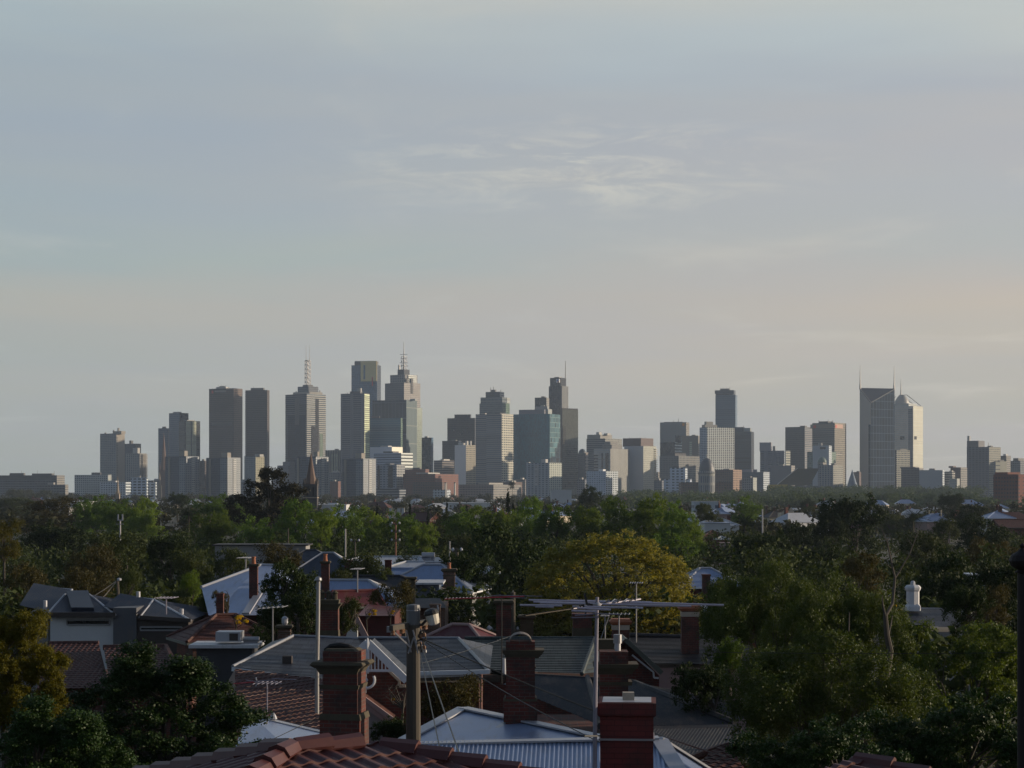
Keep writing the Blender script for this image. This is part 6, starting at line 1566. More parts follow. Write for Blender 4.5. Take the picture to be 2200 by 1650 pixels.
# chimneys behind green tile roof
D = 82
gt = thing('house', 'low house with grey green tile courses in the centre foreground', 'house', (P(1130, 1420, D).x, D, gz(D)))
A, B_ = P(1075, 1371, D+3), P(1278, 1371, D+3)
polyroof(gt, [[P(975, 1437, D-3), P(1250, 1448, D-4), B_, A]], R_green, ('course', .32, .03))
polyroof(gt, [[P(955, 1432, D-1), P(1110, 1455, D-3), P(1100, 1372, D+3), P(998, 1371, D+3)]], R_green, ('course', .32, .03))
polyroof(gt, [[P(1250, 1448, D-4), P(1345, 1440, D), B_]], R_green, ('course', .32, .03))
ridge_caps(gt, [(A, B_), (P(998, 1371, D+3), A), (B_, P(1250, 1448, D-4))], R_green, .09)
a, b = P(985, 1450, D-2), P(1300, 1450, D-2); MB().box(a.x, b.x, D-2.5, D+5, gz(D), P(0, 1452, D).z).build('wall', B_red, gt)
chimney(gt, 1082, 1290, 1378, 32, D+5, B_red, 'cornice', 0); chimney(gt, 1132, 1322, 1378, 28, D+6, STONE, 'cornice', 0)
chimney(gt, 1251, 1318, 1375, 40, D+5, B_red, 'plain', cap_mat=B_red); chimney(gt, 1333, 1330, 1380, 36, D+4, B_red, 'band')
cring(children(gt)[-2] if False else gt, 1251, 1348, 1372, 42, 42, D+5, STONE, 'stone_base')
h = house('maroon hip roofed house in the centre before the dark trees', 990, 1343, 100, 8.5, 7.5, -22, 30, R_maroon, 'plain', B_maroon, cap=W_pink)
# charcoal corrugated roof
D = 58
cc = thing('house', 'house with a big charcoal corrugated hip roof right of centre', 'house', (P(1300, 1500, D).x, D, gz(D)))
A, B_ = P(1130, 1452, D+3), P(1362, 1466, D+3)
polyroof(cc, [[P(1080, 1470, D+1), P(1290, 1560, D-5), P(1262, 1455, D+3.2), A]], R_char, CORR)
polyroof(cc, [[P(1290, 1560, D-5), P(1580, 1553, D-4), B_, P(1262, 1455, D+3.2)]], R_char, CORR)
polyroof(cc, [[P(1580, 1553, D-4), P(1640, 1520, D+4), B_]], R_char, CORR)
ridge_caps(cc, [(B_, P(1580, 1553, D-4)), (A, B_), (P(1262, 1455, D+3.2), P(1290, 1560, D-5))], R_char, .1)
polyroof(cc, [[P(1290, 1570, D-5.2), P(1590, 1562, D-4.6), P(1585, 1556, D-4.4), P(1290, 1562, D-5)]], R_char, 'plain')
polyroof(cc, [[P(1300, 1640, D-11), P(1680, 1640, D-11), P(1590, 1563, D-5), P(1290, 1570, D-5.4)]], R_char, CORR)
a, b = P(1100, 1560, D), P(1600, 1560, D); MB().box(a.x, b.x, D-3, D+6, gz(D)-.3, P(0, 1585, D).z).build('wall', B_red, cc)
ch = chimney(cc, 1318, 1398, 1500, 60, D-4, B_red, 'none', depth=.75)
cring(ch, 1322, 1424, 1432, 92, 96, D-4, STONE, 'cornice'); cring(ch, 1320, 1432, 1446, 72, 90, D-4, STONE, 'cornice'); cring(ch, 1320, 1462, 1470, 72, 74, D-4, STONE, 'string_course')
c = P(1327, 1398, D-4); MB().tube([(c.x, c.y, c.z-.1), (c.x, c.y, P(0, 1377, D-4).z)], .085, 10).build('flue', ZINC, ch)
MB().tube([(c.x, c.y, P(0, 1382, D-4).z), (c.x, c.y, P(0, 1363, D-4).z)], .12, 12).build('flue_cowl', GALV, ch)
cring(ch, 1298, 1373, 1398, 40, 44, D-3, STONE, 'stone_cap')
# brick gable with green barge
D = 66
bg_ = thing('gabled_house', 'red brick gable with green grey bargeboard and white inner trim, right of centre', 'house', (P(1380, 1450, D).x, D, gz(D)))
fr = [P(1330, 1560, D), P(1416, 1560, D), P(1416, 1452, D), P(1346, 1380, D), P(1330, 1392, D)]; bk = [v+Vector((0, .3, 0)) for v in fr]
MB().add(fr+bk, [(0, 1, 2, 3, 4), (9, 8, 7, 6, 5)]+[(i, i+5, (i+1) % 5+5, (i+1) % 5) for i in range(5)]).build('wall', B_red, bg_)
MB().bar(P(1344, 1374, D-.4), P(1422, 1446, D-.4), .1, .16).build('barge_board', TRIMG, bg_)
for p, q in (((1358, 1407), (1404, 1444)), ((1404, 1444), (1405, 1456)), ((1405, 1456), (1415, 1457))): MB().bar(P(*p, D-.08), P(*q, D-.08), .06).build('white_trim', TRIM, bg_)
polyroof(bg_, [[P(1344, 1372, D-.5), P(1424, 1446, D-.5), P(1424, 1446, D-.5)+Vector((0, 2, 0)), P(1344, 1372, D-.5)+Vector((0, 2, 0))], [P(1344, 1372, D-.5), P(1344, 1372, D-.5)+Vector((0, 2, 0)), P(1290, 1422, D-.5)+Vector((0, 2, 0)), P(1290, 1422, D-.5)]], R_green, 'plain')
# dark tile roof with banded chimneys
D = 92
dt = thing('house', 'long blackened tile roof with a banded red chimney at right of centre', 'house', (P(1460, 1400, D).x, D, gz(D)))
A, B_ = P(1352, 1364, D+3), P(1600, 1372, D+3)
polyroof(dt, [[P(1345, 1425, D-3), P(1640, 1425, D-3), B_, A]], R_darktile, ('course', .3, .03))
ridge_caps(dt, [(A, B_)], R_darktile, .12)
a, b = P(1400, 1420, D-2), P(1600, 1420, D-2); MB().box(a.x, b.x, D-2.5, D+5, gz(D), P(0, 1424, D).z).build('wall', W_pink, dt)
ch = chimney(dt, 1482, 1301, 1405, 37, D-.5, B_red, 'band'); ch = chimney(dt, 1610, 1293, 1370, 29, D+8, B_red, 'band')
# house in the trees, small
h = house('small silver hip roofed house showing between the golden tree and the birch', 1515, 1221, 170, 6, 5, 10, 32, R_silver, 'plain', B_maroon, cap=ZINC)
chimney(h, 1517, 1234, 1262, 17, 162, B_red, 'plain')
slab('blue white wall left of the drooping tree', 1495, 1575, 1310, 1360, 125, 5, plain('blue grey wall', (.22, .24, .28), .8, .08, .3), R_silver, 'shed')
# right: dark slate house with white chimneys
D = 88
rw = thing('house', 'dark slate roofed house with two stout white chimneys at the right', 'house', (P(1970, 1330, D).x, D, gz(D)))
polyroof(rw, [[P(1910, 1345, D-2), P(2095, 1350, D-2), P(2095, 1309, D+2), P(1925, 1307, D+2)]], R_slate, ('course', .22, .015))
ridge_caps(rw, [(P(1925, 1307, D+2), P(2095, 1309, D+2))], GALV, .06)
a, b = P(1915, 1350, D), P(2095, 1350, D); MB().box(a.x, b.x, D-1.6, D+5, gz(D), P(0, 1352, D).z).build('wall', W_grey, rw)
for x, yt, yb in ((1961, 1257, 1312), (2074, 1282, 1335)):
    c = P(x, yt, D+1); w_ = 15/F*D; zb = P(0, yb, D+1).z
    so_ = MB().lathe((c.x, c.y, 0), [(w_*1.15, zb), (w_*1.15, zb+.2), (w_*.95, zb+.3), (w_*.95, c.z-.3), (w_*1.15, c.z-.2), (w_*1.2, c.z-.1), (w_*.9, c.z)], 8).build('white_chimney', plain('white stucco', (.60, .60, .62), .75, .1, 1), rw)
    MB().lathe((c.x, c.y, 0), [(.12, c.z), (.1, c.z+.15), (.05, c.z+.2)], 8).build('chimney_pot', ZINC, so_)
c1_ = P(2118, 1238, 118)
slab('pale gable wall showing through dark trees near the right edge', 2105, 2130, 1238, 1290, 118, 5, W_white, R_silver, 'shed')
# small tile roof pieces at the bottom right
D = 44
t3 = thing('tiled_house', 'corner of a terracotta tiled roof between the silver roof and the birch', 'house', (P(1540, 1640, D).x, D, gz(D)))
polyroof(t3, [[P(1480, 1660, D-2), P(1600, 1660, D-2), P(1568, 1602, D+.5), P(1545, 1608, D+.5)]], R_terra, TILE)
ridge_caps(t3, [(P(1545, 1608, D+.5), P(1485, 1630, D-.5)), (P(1568, 1602, D+.5), P(1545, 1608, D+.5))], R_terra, .1)
a, b = P(1490, 1700, D), P(1590, 1700, D); MB().box(a.x, b.x, D-1, D+.5, gz(D), P(0, 1700, D).z).build('wall', B_red, t3)

# ---- nearest tiled roof with fat ridge caps
D = 20
T_near = plain('glazed terracotta', (.082, .023, .021), .5, .25, 3)
nr = thing('tiled_house', 'nearest red tiled hip roof with fat overlapping ridge caps along the bottom', 'house', (P(720, 1700, D).x, D, 4.5))
A, B_ = P(628, 1603, 20.0), P(815, 1600, 20.6)
def ext(a, b, k): return a+(b-a)*k
FL = ext(A, P(540, 1655, 18.9), 4); BL = ext(A, P(395, 1650, 21.2), 3.2); FR_ = ext(B_, P(1060, 1652, 20.3), 2.6)
FR_.z = FL.z = min(FL.z, FR_.z)
polyroof(nr, [[FL, FR_, B_, A]], T_near, ('tile', .34, .22, .022))
polyroof(nr, [[BL, FL, A]], T_near, ('tile', .34, .22, .022))
def fat_caps(parent, a, b, mat, step=.38, w=.125):
    d = (b-a); n = max(1, int(d.length/step)); d.normalize()
    sx = d.cross(Vector((0, 0, 1))).normalized(); up = sx.cross(d).normalized()
    for k in range(n):
        p = a+d*(k*step+.02); q = a+d*((k+1)*step+.05)
        prof = [(-1.0, -.25), (-.62, .38), (0, .62), (.62, .38), (1.0, -.25)]
        m = MB(); vs = []
        for (c, s_, l_) in ((p, 1.0, .012), (q, 1.13, .05)):
            for (i, j) in prof: vs.append(c+sx*(i*w*s_)+up*(j*w*s_+l_))
        for (c, s_, l_) in ((p, .86, -.005), (q, .97, .02)):
            for (i, j) in prof: vs.append(c+sx*(i*w*s_)+up*(j*w*s_+l_-.01))
        fsx = [(i, i+1, 6+i, 5+i) for i in range(4)]+[(10+i, 15+i, 16+i, 11+i) for i in range(4)]+[(5+i, 6+i, 16+i, 15+i) for i in range(4)]+[(i, 10+i, 11+i, i+1) for i in range(4)]+[(0, 5, 15, 10), (4, 14, 19, 9)]
        m.add(vs, fsx).build('ridge_tile', mat, parent)
fat_caps(nr, A, B_, T_near); fat_caps(nr, A, FL, T_near); fat_caps(nr, A, BL, T_near); fat_caps(nr, B_, FR_, T_near)
zc_ = FL.z
MB().box(A.x-.6, B_.x+.3, 19.2, 20.4, 4.5, zc_-.1).build('wall', B_red, nr)
D = 20
nr2 = thing('tiled_house', 'lone red tiled ridge poking in at the bottom right corner', 'house', (P(1850, 1700, D).x, D, 4.5))
A, B_ = P(1832, 1632, 20), P(1965, 1666, 19.7)
fat_caps(nr2, A, ext(A, B_, 2.2), T_near); e2 = ext(A, P(1760, 1662, 19.2), 2)
polyroof(nr2, [[e2, ext(A, B_, 2.2), A]], T_near, TILE)
MB().box(A.x, ext(A, B_, 2.2).x, 19.3, 19.8, 4.5, e2.z-.5).build('wall', B_red, nr2)
# ------------------------------------------------------------------ poles, antennas, wires, near trees
WOOD = plain('grey weathered wood', (.080, .068, .054), .9, .3, 2, streak=True)
BLK = plain('black fitting', (.02, .02, .02), .5, .2, 5)
CER = plain('brown ceramic', (.22, .12, .07), .3, .2, 5)
ALU = plain('aluminium tube', (.26, .245, .30), .55, .15, 5, metal=.3)
D = 40
c = P(888, 1300, D); zg = gz(D)
sp_ = thing('street_pole', 'thick grey timber street pole with cross arms and fittings, left of centre', 'pole', (c.x, c.y, zg))
r0 = 17/F*D
MB().tube([(c.x, c.y, zg-.2), (c.x, c.y, P(0, 1590, D).z), (c.x, c.y, P(0, 1340, D).z)], [r0*1.1, r0*.95, r0*.85], 14).build('shaft', WOOD, sp_)
MB().lathe((c.x, c.y, 0), [(r0*.86, P(0, 1342, D).z), (r0*.86, P(0, 1304, D).z), (r0*.8, P(0, 1299.5, D).z), (r0*.3, P(0, 1298, D).z)], 14).build('metal_cap', plain('dull zinc cap', (.13, .13, .135), .55, .15, 3), sp_)
MB().lathe((c.x, c.y, 0), [(r0*.9, P(0, 1312, D).z), (r0*.9, P(0, 1310, D).z)], 14).build('cap_band', GALV, sp_)
for k, (dy, y) in enumerate(((-.22, 1344), (.22, 1346))):
    a, b = P(845, y, D)+Vector((0, dy-.5, 0)), P(912, y-2, D)+Vector((0, dy+.9, 0))
    MB().bar(a, b, .09, .11).build('cross_arm', WOOD, sp_)
    for t in (.05, .3, .55, .8, .97):
        p = a+(b-a)*t
        MB().lathe(p+Vector((0, 0, -.16)), [(.02, 0), (.045, .02), (.03, .05), (.045, .08), (.02, .11)], 8).build('insulator', CER, sp_)
MB().bar(P(846, 1352, D)+Vector((0, -.4, 0)), P(884, 1390, D)+Vector((0, -.2, 0)), .04, .03).build('brace', GALV, sp_)
for (p, q) in (((874, 1352), (884, 1400)), ((896, 1380), (888, 1352)), ((890, 1368), (878, 1402)), ((892, 1370), (899, 1402))):
    MB().bar(P(*p, D)+Vector((0, -.2, 0)), P(*q, D)+Vector((0, -.18, 0)), .03).build('brace', GALV, sp_)
g = random.Random(4)
for k in range(9):
    p = P(g.uniform(901, 914), g.uniform(1355, 1402), D)+Vector((0, g.uniform(-.1, .1), 0))
    MB().lathe(p, [(.015, -.04), (.04, -.02), (.04, .03), (.015, .05)], 7).build('clamp', g.choice((BLK, GALV, CER)), sp_)
MB().tube([P(900, 1372, D), P(909, 1376, D), P(911, 1388, D), P(906, 1400, D), P(900, 1402, D)], .022, 6).build('cable_loop', BLK, sp_)
MB().tube([P(903, 1352, D), P(914, 1360, D), P(915, 1376, D)], .018, 6).build('cable_loop', BLK, sp_)
b_ = P(845, 1347, D); MB().box(b_.x-.1, b_.x+.06, b_.y-.6, b_.y-.45, b_.z-.07, b_.z+.05).build('number_plate', GALV, sp_)
# street lamp on it
lm = MB()
hd = thing('street_lamp', 'street lamp with black hood and pale bowl fixed to the thick timber pole', 'street lamp', tuple(P(925, 1345, D)))
MB().tube([P(897, 1343, D), P(907, 1342, D), P(915, 1333, D)+Vector((0, -.1, 0))], .03, 8).build('bracket', BLK, hd)
cc_ = P(928, 1322, D)
ax = Matrix.Translation(cc_) @ Matrix.Rotation(R(-14), 4, 'Y')
m = MB(); k0 = 14/F*D
prof = [(1.0, -1.30), (1.05, -.95), (1.02, -.2), (1.0, .25)]
def ring(s_, z, n=14): return [ax @ Vector((k0*s_*math.cos(2*math.pi*i/n), k0*s_*math.sin(2*math.pi*i/n)*1.2, k0*z)) for i in range(n)]
def rings(prof, mat, nm):
    m = MB(); n = 14; vs = []
    for s_, z in prof: vs += ring(s_, z)
    fs = [(i*n+j, i*n+(j+1) % n, (i+1)*n+(j+1) % n, (i+1)*n+j) for i in range(len(prof)-1) for j in range(n)]
    fs += [tuple(reversed(range(n))), tuple((len(prof)-1)*n+j for j in range(n))]
    return m.add(vs, fs).build(nm, mat, hd)
bowl = plain('pale acrylic bowl', (.62, .58, .50), .12, .08, 3)
rings([(.55, -1.5), (.85, -1.35), (.95, -.9), (1.05, .1)], bowl, 'bowl')
rings([(1.1, .1), (1.18, .35), (1.0, .8), (.5, 1.05)], BLK, 'hood')
MB().bar(P(940, 1300, D), P(942, 1311, D), .03).build('photocell', ZINC, hd)
# far wooden pole with lamp
D = 118
c = P(1102, 1272, D)
fp = thing('street_pole', 'plain far timber pole standing behind the cowled brick chimney', 'pole', (c.x, c.y, gz(D)))
MB().tube([(c.x, c.y, gz(D)), (c.x, c.y, c.z)], [.18, .155], 10).build('shaft', WOOD, fp)
MB().tube([(c.x, c.y, c.z), (c.x, c.y, c.z+.12)], .03, 6).build('tip', GALV, fp)
MB().bar(P(1058, 1354, D), P(1122, 1354, D), .1, .12).build('cross_arm', WOOD, fp)
for x in (1068, 1079, 1087, 1112): MB().lathe(P(x, 1353, D), [(.05, 0), (.07, .06), (.05, .12), (.07, .16), (.02, .2)], 8).build('insulator', ZINC if x == 1112 else CER, fp)
lp2 = thing('street_lamp', 'small white street lamp at the left end of the far pole cross arm', 'street lamp', tuple(P(1053, 1352, D)))
MB().tube([P(1060, 1354, D), P(1056, 1349, D), P(1050, 1346, D)], .03, 6).build('arm', GALV, lp2)
MB().tube([P(1048, 1346, D), P(1054, 1352, D)], [.12, .16], 8).build('head', ZINC, lp2)
# more poles
def pole(label, x, ytop, D, arms=(), r=.13, name='street_pole', mat=WOOD, ybase=None):
    c = P(x, ytop, D); o = thing(name, label, 'pole', (c.x, c.y, gz(D)))
    MB().tube([(c.x, c.y, gz(D)), (c.x, c.y, c.z)], [r*1.2, r], 8).build('shaft', mat, o)
    for (y, w_) in arms:
        MB().bar(P(x-w_, y, D), P(x+w_, y, D), .09, .1).build('cross_arm', WOOD, o)
        for s_ in (-1, 1): MB().lathe(P(x+s_*w_*.9, y, D), [(.08, 0), (.14, .1), (.1, .22), (.04, .3)], 8).build('insulator', ZINC, o)
    return o
pole('brown pole with three pairs of white insulators before the street trees', 850, 1123, 235, ((1126, 9), (1143, 9), (1162, 9)), .10, mat=plain('rust brown wood', (.20, .09, .06), .8, .2, 2))
pole('short pole with pale insulators left of the dark tree mass', 982, 1178, 160, ((1184, 10),), .13)
pole('thin pole with a low cross arm left of the tall insulator pole', 763, 1158, 230, ((1163, 9),), .09)
pole('thin grey pole left of the low cross arm pole', 742, 1136, 240, (), .09, mat=GALV)
pole('thin steel pole in the dark avenue near the centre', 966, 1163, 230, (), .08, mat=GALV)
pole('thin pole in front of the pale flat roof', 619, 1135, 240, (), .08)
pole('slender white pole in front of the right hand palm', 1638, 1094, 400, (), .14, 'flag_pole', ZINC)
pm = pole('phone mast with a forked pair of white antennas above the left trees', 258, 1117, 300, (), .12, 'phone_mast', GALV)
D = 300
for x in (253.5, 263): MB().box(P(x-1.3, 1105, D).x, P(x+1.3, 1105, D).x, D-.1, D+.1, P(0, 1117, D).z, P(0, 1105, D).z).build('panel_antenna', ZINC, pm)
MB().bar(P(252, 1117.5, D), P(264.5, 1117.5, D), .15).build('yoke', ZINC, pm); MB().bar(P(249, 1126, D), P(266, 1126, D), .1).build('yoke', GALV, pm)
# guyed lamp at left
D = 120
gl_ = thing('street_lamp', 'white lamp with two sloping guy wires above the modern house', 'street lamp', tuple(P(253, 1243, D)))
MB().lathe(P(256, 1245, D), [(.05, -.1), (.14, -.05), (.14, .06), (.04, .1)], 10).build('head', ZINC, gl_)
MB().tube([P(252, 1243, D), P(254, 1270, D), (P(254, 0, D).x, D, gz(D))], .09, 6).build('post', WOOD, gl_)
for (x, y) in ((196, 1284), (212, 1294)): MB().tube([P(252, 1247, D), P((252+x)/2, (1247+y)/2+1.2, D), P(x, y, D)], .025, 4).build('guy_wire', STONEL, gl_)

# tall white vent pipe
D = 48
c = P(684, 1240, D)
vp = thing('vent_pipe', 'tall thin white vent pipe with a domed cap, left of the wide corniced chimney', 'vent pipe', (P(681, 1600, D).x, D, gz(D)))
MB().tube([(P(681, 0, D).x, D, gz(D)), P(681, 1440, D), P(683, 1335, D), P(684, 1248, D)], [.06, .055, .052, .05], 10).build('pipe', plain('weathered pipe', (.30, .29, .28), .6, .15, 3), vp)
MB().lathe(P(684, 1244, D), [(.055, -.06), (.09, -.03), (.08, .03), (.03, .06)], 12).build('domed_cap', GALV, vp)

# ---- television antennas
def thin(parent, a, b, r, mat, nm='element'): return MB().tube([a, b], r, 6).build(nm, mat, parent)
D = 29.5
an = thing('antenna', 'big television antenna with long wide elements on the tallest thin mast', 'antenna', tuple(P(1280, 1650, D)))
MB().tube([P(1277, 1720, D), P(1279, 1500, D), P(1283, 1283, D)], [.036, .032, .026], 8).build('mast', ALU, an)
ba, bb = P(1128, 1322, D-1.3), P(1376, 1287, D+1.0)
bm_ = P(1230, 1307, D-.4)
MB().bar(ba, bm_, .022, .022).build('boom', WOOD, an); MB().bar(bm_, bb, .022, .022).build('boom', ALU, an)
for k in range(22):
    t = k/21; p = ba+(bm_-ba)*t
    thin(an, p-Vector((.05+.02*t, .05, 0)), p+Vector((.05+.02*t, -.05, .02)), .006, WOOD, 'short_element')
for (xa, ya, xb, yb, dd) in ((1136, 1289, 1555, 1300, .6), (1146, 1293, 1430, 1302, .4), (1160, 1295, 1485, 1302, .2), (1117, 1300, 1208, 1301, -.1), (1230, 1303, 1382, 1306, -.2), (1150, 1303, 1190, 1304, -.1), (1240, 1306, 1312, 1310, -.4), (1228, 1312, 1282, 1314, -.5), (1150, 1290, 1400, 1294, .7), (1226, 1290, 1518, 1299, .8)):
    thin(an, P(xa, ya, D+dd), P(xb, yb, D+dd), .018, plain('pale anodised tube', (.46, .43, .52), .5, .1, 5), 'long_element')
for (xa, ya, xb, yb) in ((1235, 1322, 1290, 1318), (1227, 1327, 1285, 1326), (1290, 1319, 1330, 1320)):
    thin(an, P(xa, ya, D-.6), P(xb, yb, D-.6), .010, ALU, 'reflector_element')
MB().bar(P(1256, 1275, D-.3), P(1261, 1299, D-.3), .035, .02).build('reflector_plate', BLK, an)
MB().bar(P(1260, 1306, D-.3), P(1256, 1329, D-.3), .025, .02).build('reflector_plate', BLK, an)
g = random.Random(9)
for k in range(9):
    p = P(1240+k*6, 1304-k*.9+g.uniform(-2, 2), D-.3+k*.05); MB().box(p.x-.025, p.x+.025, p.y-.02, p.y+.02, p.z-.02, p.z+.02).build('clamp', BLK if k % 3 else GALV, an)
MB().lathe(P(1284, 1299, D), [(.03, -.03), (.045, -.01), (.045, .02), (.02, .04)], 8).build('junction_box', ZINC, an)
for k in range(5): MB().tube([P(1300+k*13, 1295-k*.6, D+.4), P(1308+k*13, 1288-k*.3, D+.5), P(1314+k*13, 1291-k*.6, D+.5)], .012, 5).build('folded_dipole', ZINC if k % 2 else BLK, an)
MB().bar(P(1255, 1581, D-.45), P(1291, 1581, D), .02).build('standoff', BLK, an)
# second antenna, red boom
D = 36
a2 = thing('antenna', 'slim television antenna with a red boom left of the far timber pole', 'antenna', tuple(P(1078, 1400, D)))
MB().tube([P(1078, 1470, D), P(1078, 1282, D)], .012, 6).build('mast', BLK, a2)
RED = plain('red boom', (.45, .03, .05), .5, .1, 5)
MB().bar(P(955, 1287, D), P(1126, 1281, D), .022).build('boom', RED, a2)
for k in range(13):
    p = P(958+k*7.5, 1286.6-k*.28, D); thin(a2, p-Vector((.012, .09, -.012)), p+Vector((.012, .09, .012)), .005, ALU, 'short_element')
for (xa, ya, xb, yb) in ((1040, 1284, 1090, 1282), (1072, 1279, 1165, 1281), (1076, 1283, 1132, 1285), (1050, 1281, 1076, 1278)): thin(a2, P(xa, ya, D), P(xb, yb, D), .007, ALU, 'long_element')
for (xa, ya, xb, yb) in ((1044, 1272, 1054, 1277), (1048, 1270, 1052, 1278), (1045, 1294, 1053, 1290), (1050, 1297, 1053, 1289)): thin(a2, P(xa, ya, D), P(xb, yb, D), .01, GALV, 'corner_reflector')
MB().tube([P(1082, 1415, D+3), P(1083, 1450, D+3)], .04, 8).build('sleeve', ZINC, a2)
# small antennas
def small_antenna(label, x, y, yb, D, w_=30, mat=ALU, slope=0, red=False):
    o = thing('antenna', label, 'antenna', tuple(P(x, yb, D)))
    k = D/40
    MB().tube([P(x, yb+20, D), P(x, y, D)], .016*k, 6).build('mast', mat, o)
    MB().bar(P(x-w_, y+slope, D), P(x+w_, y-slope, D), .02*k).build('boom', RED if red else mat, o)
    for i in range(6):
        t = -1+i*.4; p = P(x+w_*t, y-slope*t, D); thin(o, p-Vector((.03*k, .3*k, 0)), p+Vector((.03*k, .3*k, 0)), .008*k, mat)
    return o
o = small_antenna('small television antenna with white elements on the dark terracotta roof', 574, 1467, 1545, 42, 24, ALU, 0)
for (xa, ya, xb, yb) in ((500, 1469, 545, 1465), ): MB().bar(P(xa, ya, 42), P(xb, yb, 42), .02).build('boom', RED, o)
for (xa, ya, xb, yb) in ((584, 1458, 636, 1460), (586, 1462, 606, 1469), (528, 1461, 560, 1466), (545, 1464, 590, 1461)): thin(o, P(xa, ya, 42), P(xb, yb, 42), .009, ALU, 'long_element')
for (xa, ya, xb, yb) in ((548, 1456, 552, 1462), (549, 1474, 554, 1468), (551, 1455, 549, 1460)): thin(o, P(xa, ya, 42), P(xb, yb, 42), .012, ZINC, 'corner_reflector')
small_antenna('thin antenna against the golden tree', 1367, 1252, 1360, 70, 13, GALV)
small_antenna('thin tilted antenna in front of the dense dark tree', 586, 1305, 1365, 75, 26, GALV, 2)
small_antenna('thin antenna between the modern house and the small yellow green tree', 357, 1284, 1300, 100, 18, ALU)
small_antenna('faint antenna over the left end of the long silver roof', 528, 1198, 1240, 130, 12, GALV)
small_antenna('tiny antenna beside the russet topped tree', 768, 1222, 1255, 118, 10, GALV)
small_antenna('guyed antenna above the flue of the mossy chimney', 1330, 1319, 1370, 62, 22, GALV)
thin(children(small_antenna('faint leaning antenna between chimneys right of centre', 1300, 1322, 1375, 75, 8, GALV))[0], P(1310, 1320, 75), P(1291, 1372, 75), .02, GALV, 'stay')
# wires
def wire(label, pts, D0, D1, r=.012, mat=BLK, sag=4):
    (xa, ya), (xb, yb) = pts
    n = 14; ps = []
    for i in range(n+1):
        t = i/n; x, y, d = xa+(xb-xa)*t, ya+(yb-ya)*t, 1/((1/D0)+(1/D1-1/D0)*t)
        ps.append(P(x, y+sag*4*t*(1-t), d))
    o = MB().tube(ps, r, 5).build('overhead_wire', mat, None)
    tag(o, label, 'wire'); return o
wire('overhead wire running from the thick timber pole down across the cowled chimney', ((906, 1372), (1290, 1532)), 40, 34, .014, WOOD, 3)
wire('dark wire continuing from the red chimney down to the right', ((1395, 1570), (1560, 1626)), 31, 28, .012, BLK, 2)
wire('dark wire from the thick pole down over the slate roof', ((906, 1374), (1300, 1600)), 40, 33, .010, BLK, 10)
wire('steep dark wire dropping from the thick pole to the bottom edge', ((903, 1380), (1000, 1655)), 40, 26, .012, BLK, 2)
wire('second steep wire left of the first one at the thick pole', ((900, 1390), (955, 1655)), 40, 27, .010, BLK, 2)
wire('faint wire crossing the picture at right over the birch', ((1480, 1400), (2180, 1402)), 40, 40, .006, BLK, 3)
wire('dark wire crossing the pale blue roof end', ((560, 1600), (690, 1537)), 36, 40, .008, BLK, 1)
wire('thin wire from the green tile roof to the thick pole', ((905, 1425), (1110, 1362)), 41, 60, .010, BLK, 3)

# dark post at the right edge
D = 7.5
c = P(2197, 1205, D)
ps = thing('gate_post', 'dark post with a ball finial cut off by the right edge', 'post', (c.x, c.y, gz(D)))
PM = plain('dark red iron paint', (.008, .003, .003), .7, .2, 4)
MB().tube([(c.x+.008, c.y, gz(D)), (c.x+.008, c.y, P(0, 1232, D).z)], .028, 14).build('shaft', PM, ps)
MB().lathe((c.x, c.y, c.z), [(.012, -.05), (.03, -.045), (.02, -.035), (.045, -.02), (.053, 0), (.045, .022), (.02, .038), (.008, .05), (.012, .06), (.004, .07)], 16).build('ball_finial', PM, ps)

# ------------------------------------------------------------------ near trees
def near(key, lobes, mat, n, leaf, per, cr, seed, label, x, ytop, wpx, D, trunkm=bark, base=.03, fork=.3, tall=1.15, low=-.6, droop=0, name='leafy_tree', rot=0, spread=.35, bole=1.0):
    proto(key, lobes, mat, n, leaf, per, cr, seed, trunkm, base, fork, low, droop, spread)
    return tree(key, name, label, x, ytop, wpx, D, tall=tall, rot=rot, bole=bole)
# golden spring tree
gl = [(0, 0, .44, .44, .40, .46), (0, 0, .44, .44, .40, .46), (.22, 0, .34, .27, .3, .34), (-.22, 0, .34, .27, .3, .34), (.05, 0, .5, .40, .4, .44)]
g = random.Random(31)
for k in range(12):
    a = k*math.pi/11
    gl.append((-math.cos(a)*.38, g.uniform(-.1, .1), .42+math.sin(a)*.38, g.uniform(.07, .11), .12, g.uniform(.06, .10)))
gl += [(0, 0, .26, .46, .40, .28), (0, 0, .22, .45, .40, .24), (-.38, 0, .22, .11, .2, .20), (.38, 0, .22, .11, .2, .20), (0, -.2, .16, .36, .2, .18)]
proto('golden', gl, L_gold, 110000, .0062, 520, .026, 71, bark, .022, .2, -.8, 0, .3)
tree('golden', 'golden_tree', 'large golden domed tree in new leaf in the middle of the picture', 1306, 1124, 400, 125, tall=.74, rot=0)
# bottom left glossy tree with two peaks
proto('gloss', [(-.08, 0, .82, .10, .14, .14), (-.10, 0, .66, .20, .2, .18), (.16, -.05, .80, .09, .12, .12), (.20, 0, .66, .17, .2, .16), (-.3, 0, .55, .16, .18, .14), (.34, 0, .50, .15, .18, .16), (.0, -.1, .42, .32, .25, .22), (-.34, -.1, .34, .2, .2, .2), (.36, -.1, .28, .18, .2, .2), (0, -.15, .2, .4, .25, .2), (-.45, 0, .2, .15, .2, .2), (.46, 0, .26, .09, .12, .08)],
      L_gloss, 120000, .0070, 170, .045, 81, bark, .03, .2, -.8)
tree('gloss', 'leafy_tree', 'glossy deep green tree with two peaks in the lower left corner', 330, 1385, 470, 33, tall=.78, rot=0)
tree('gloss', 'leafy_tree', 'shadowy green bush filling the very bottom left corner', 110, 1500, 420, 30, tall=.9, rot=0)
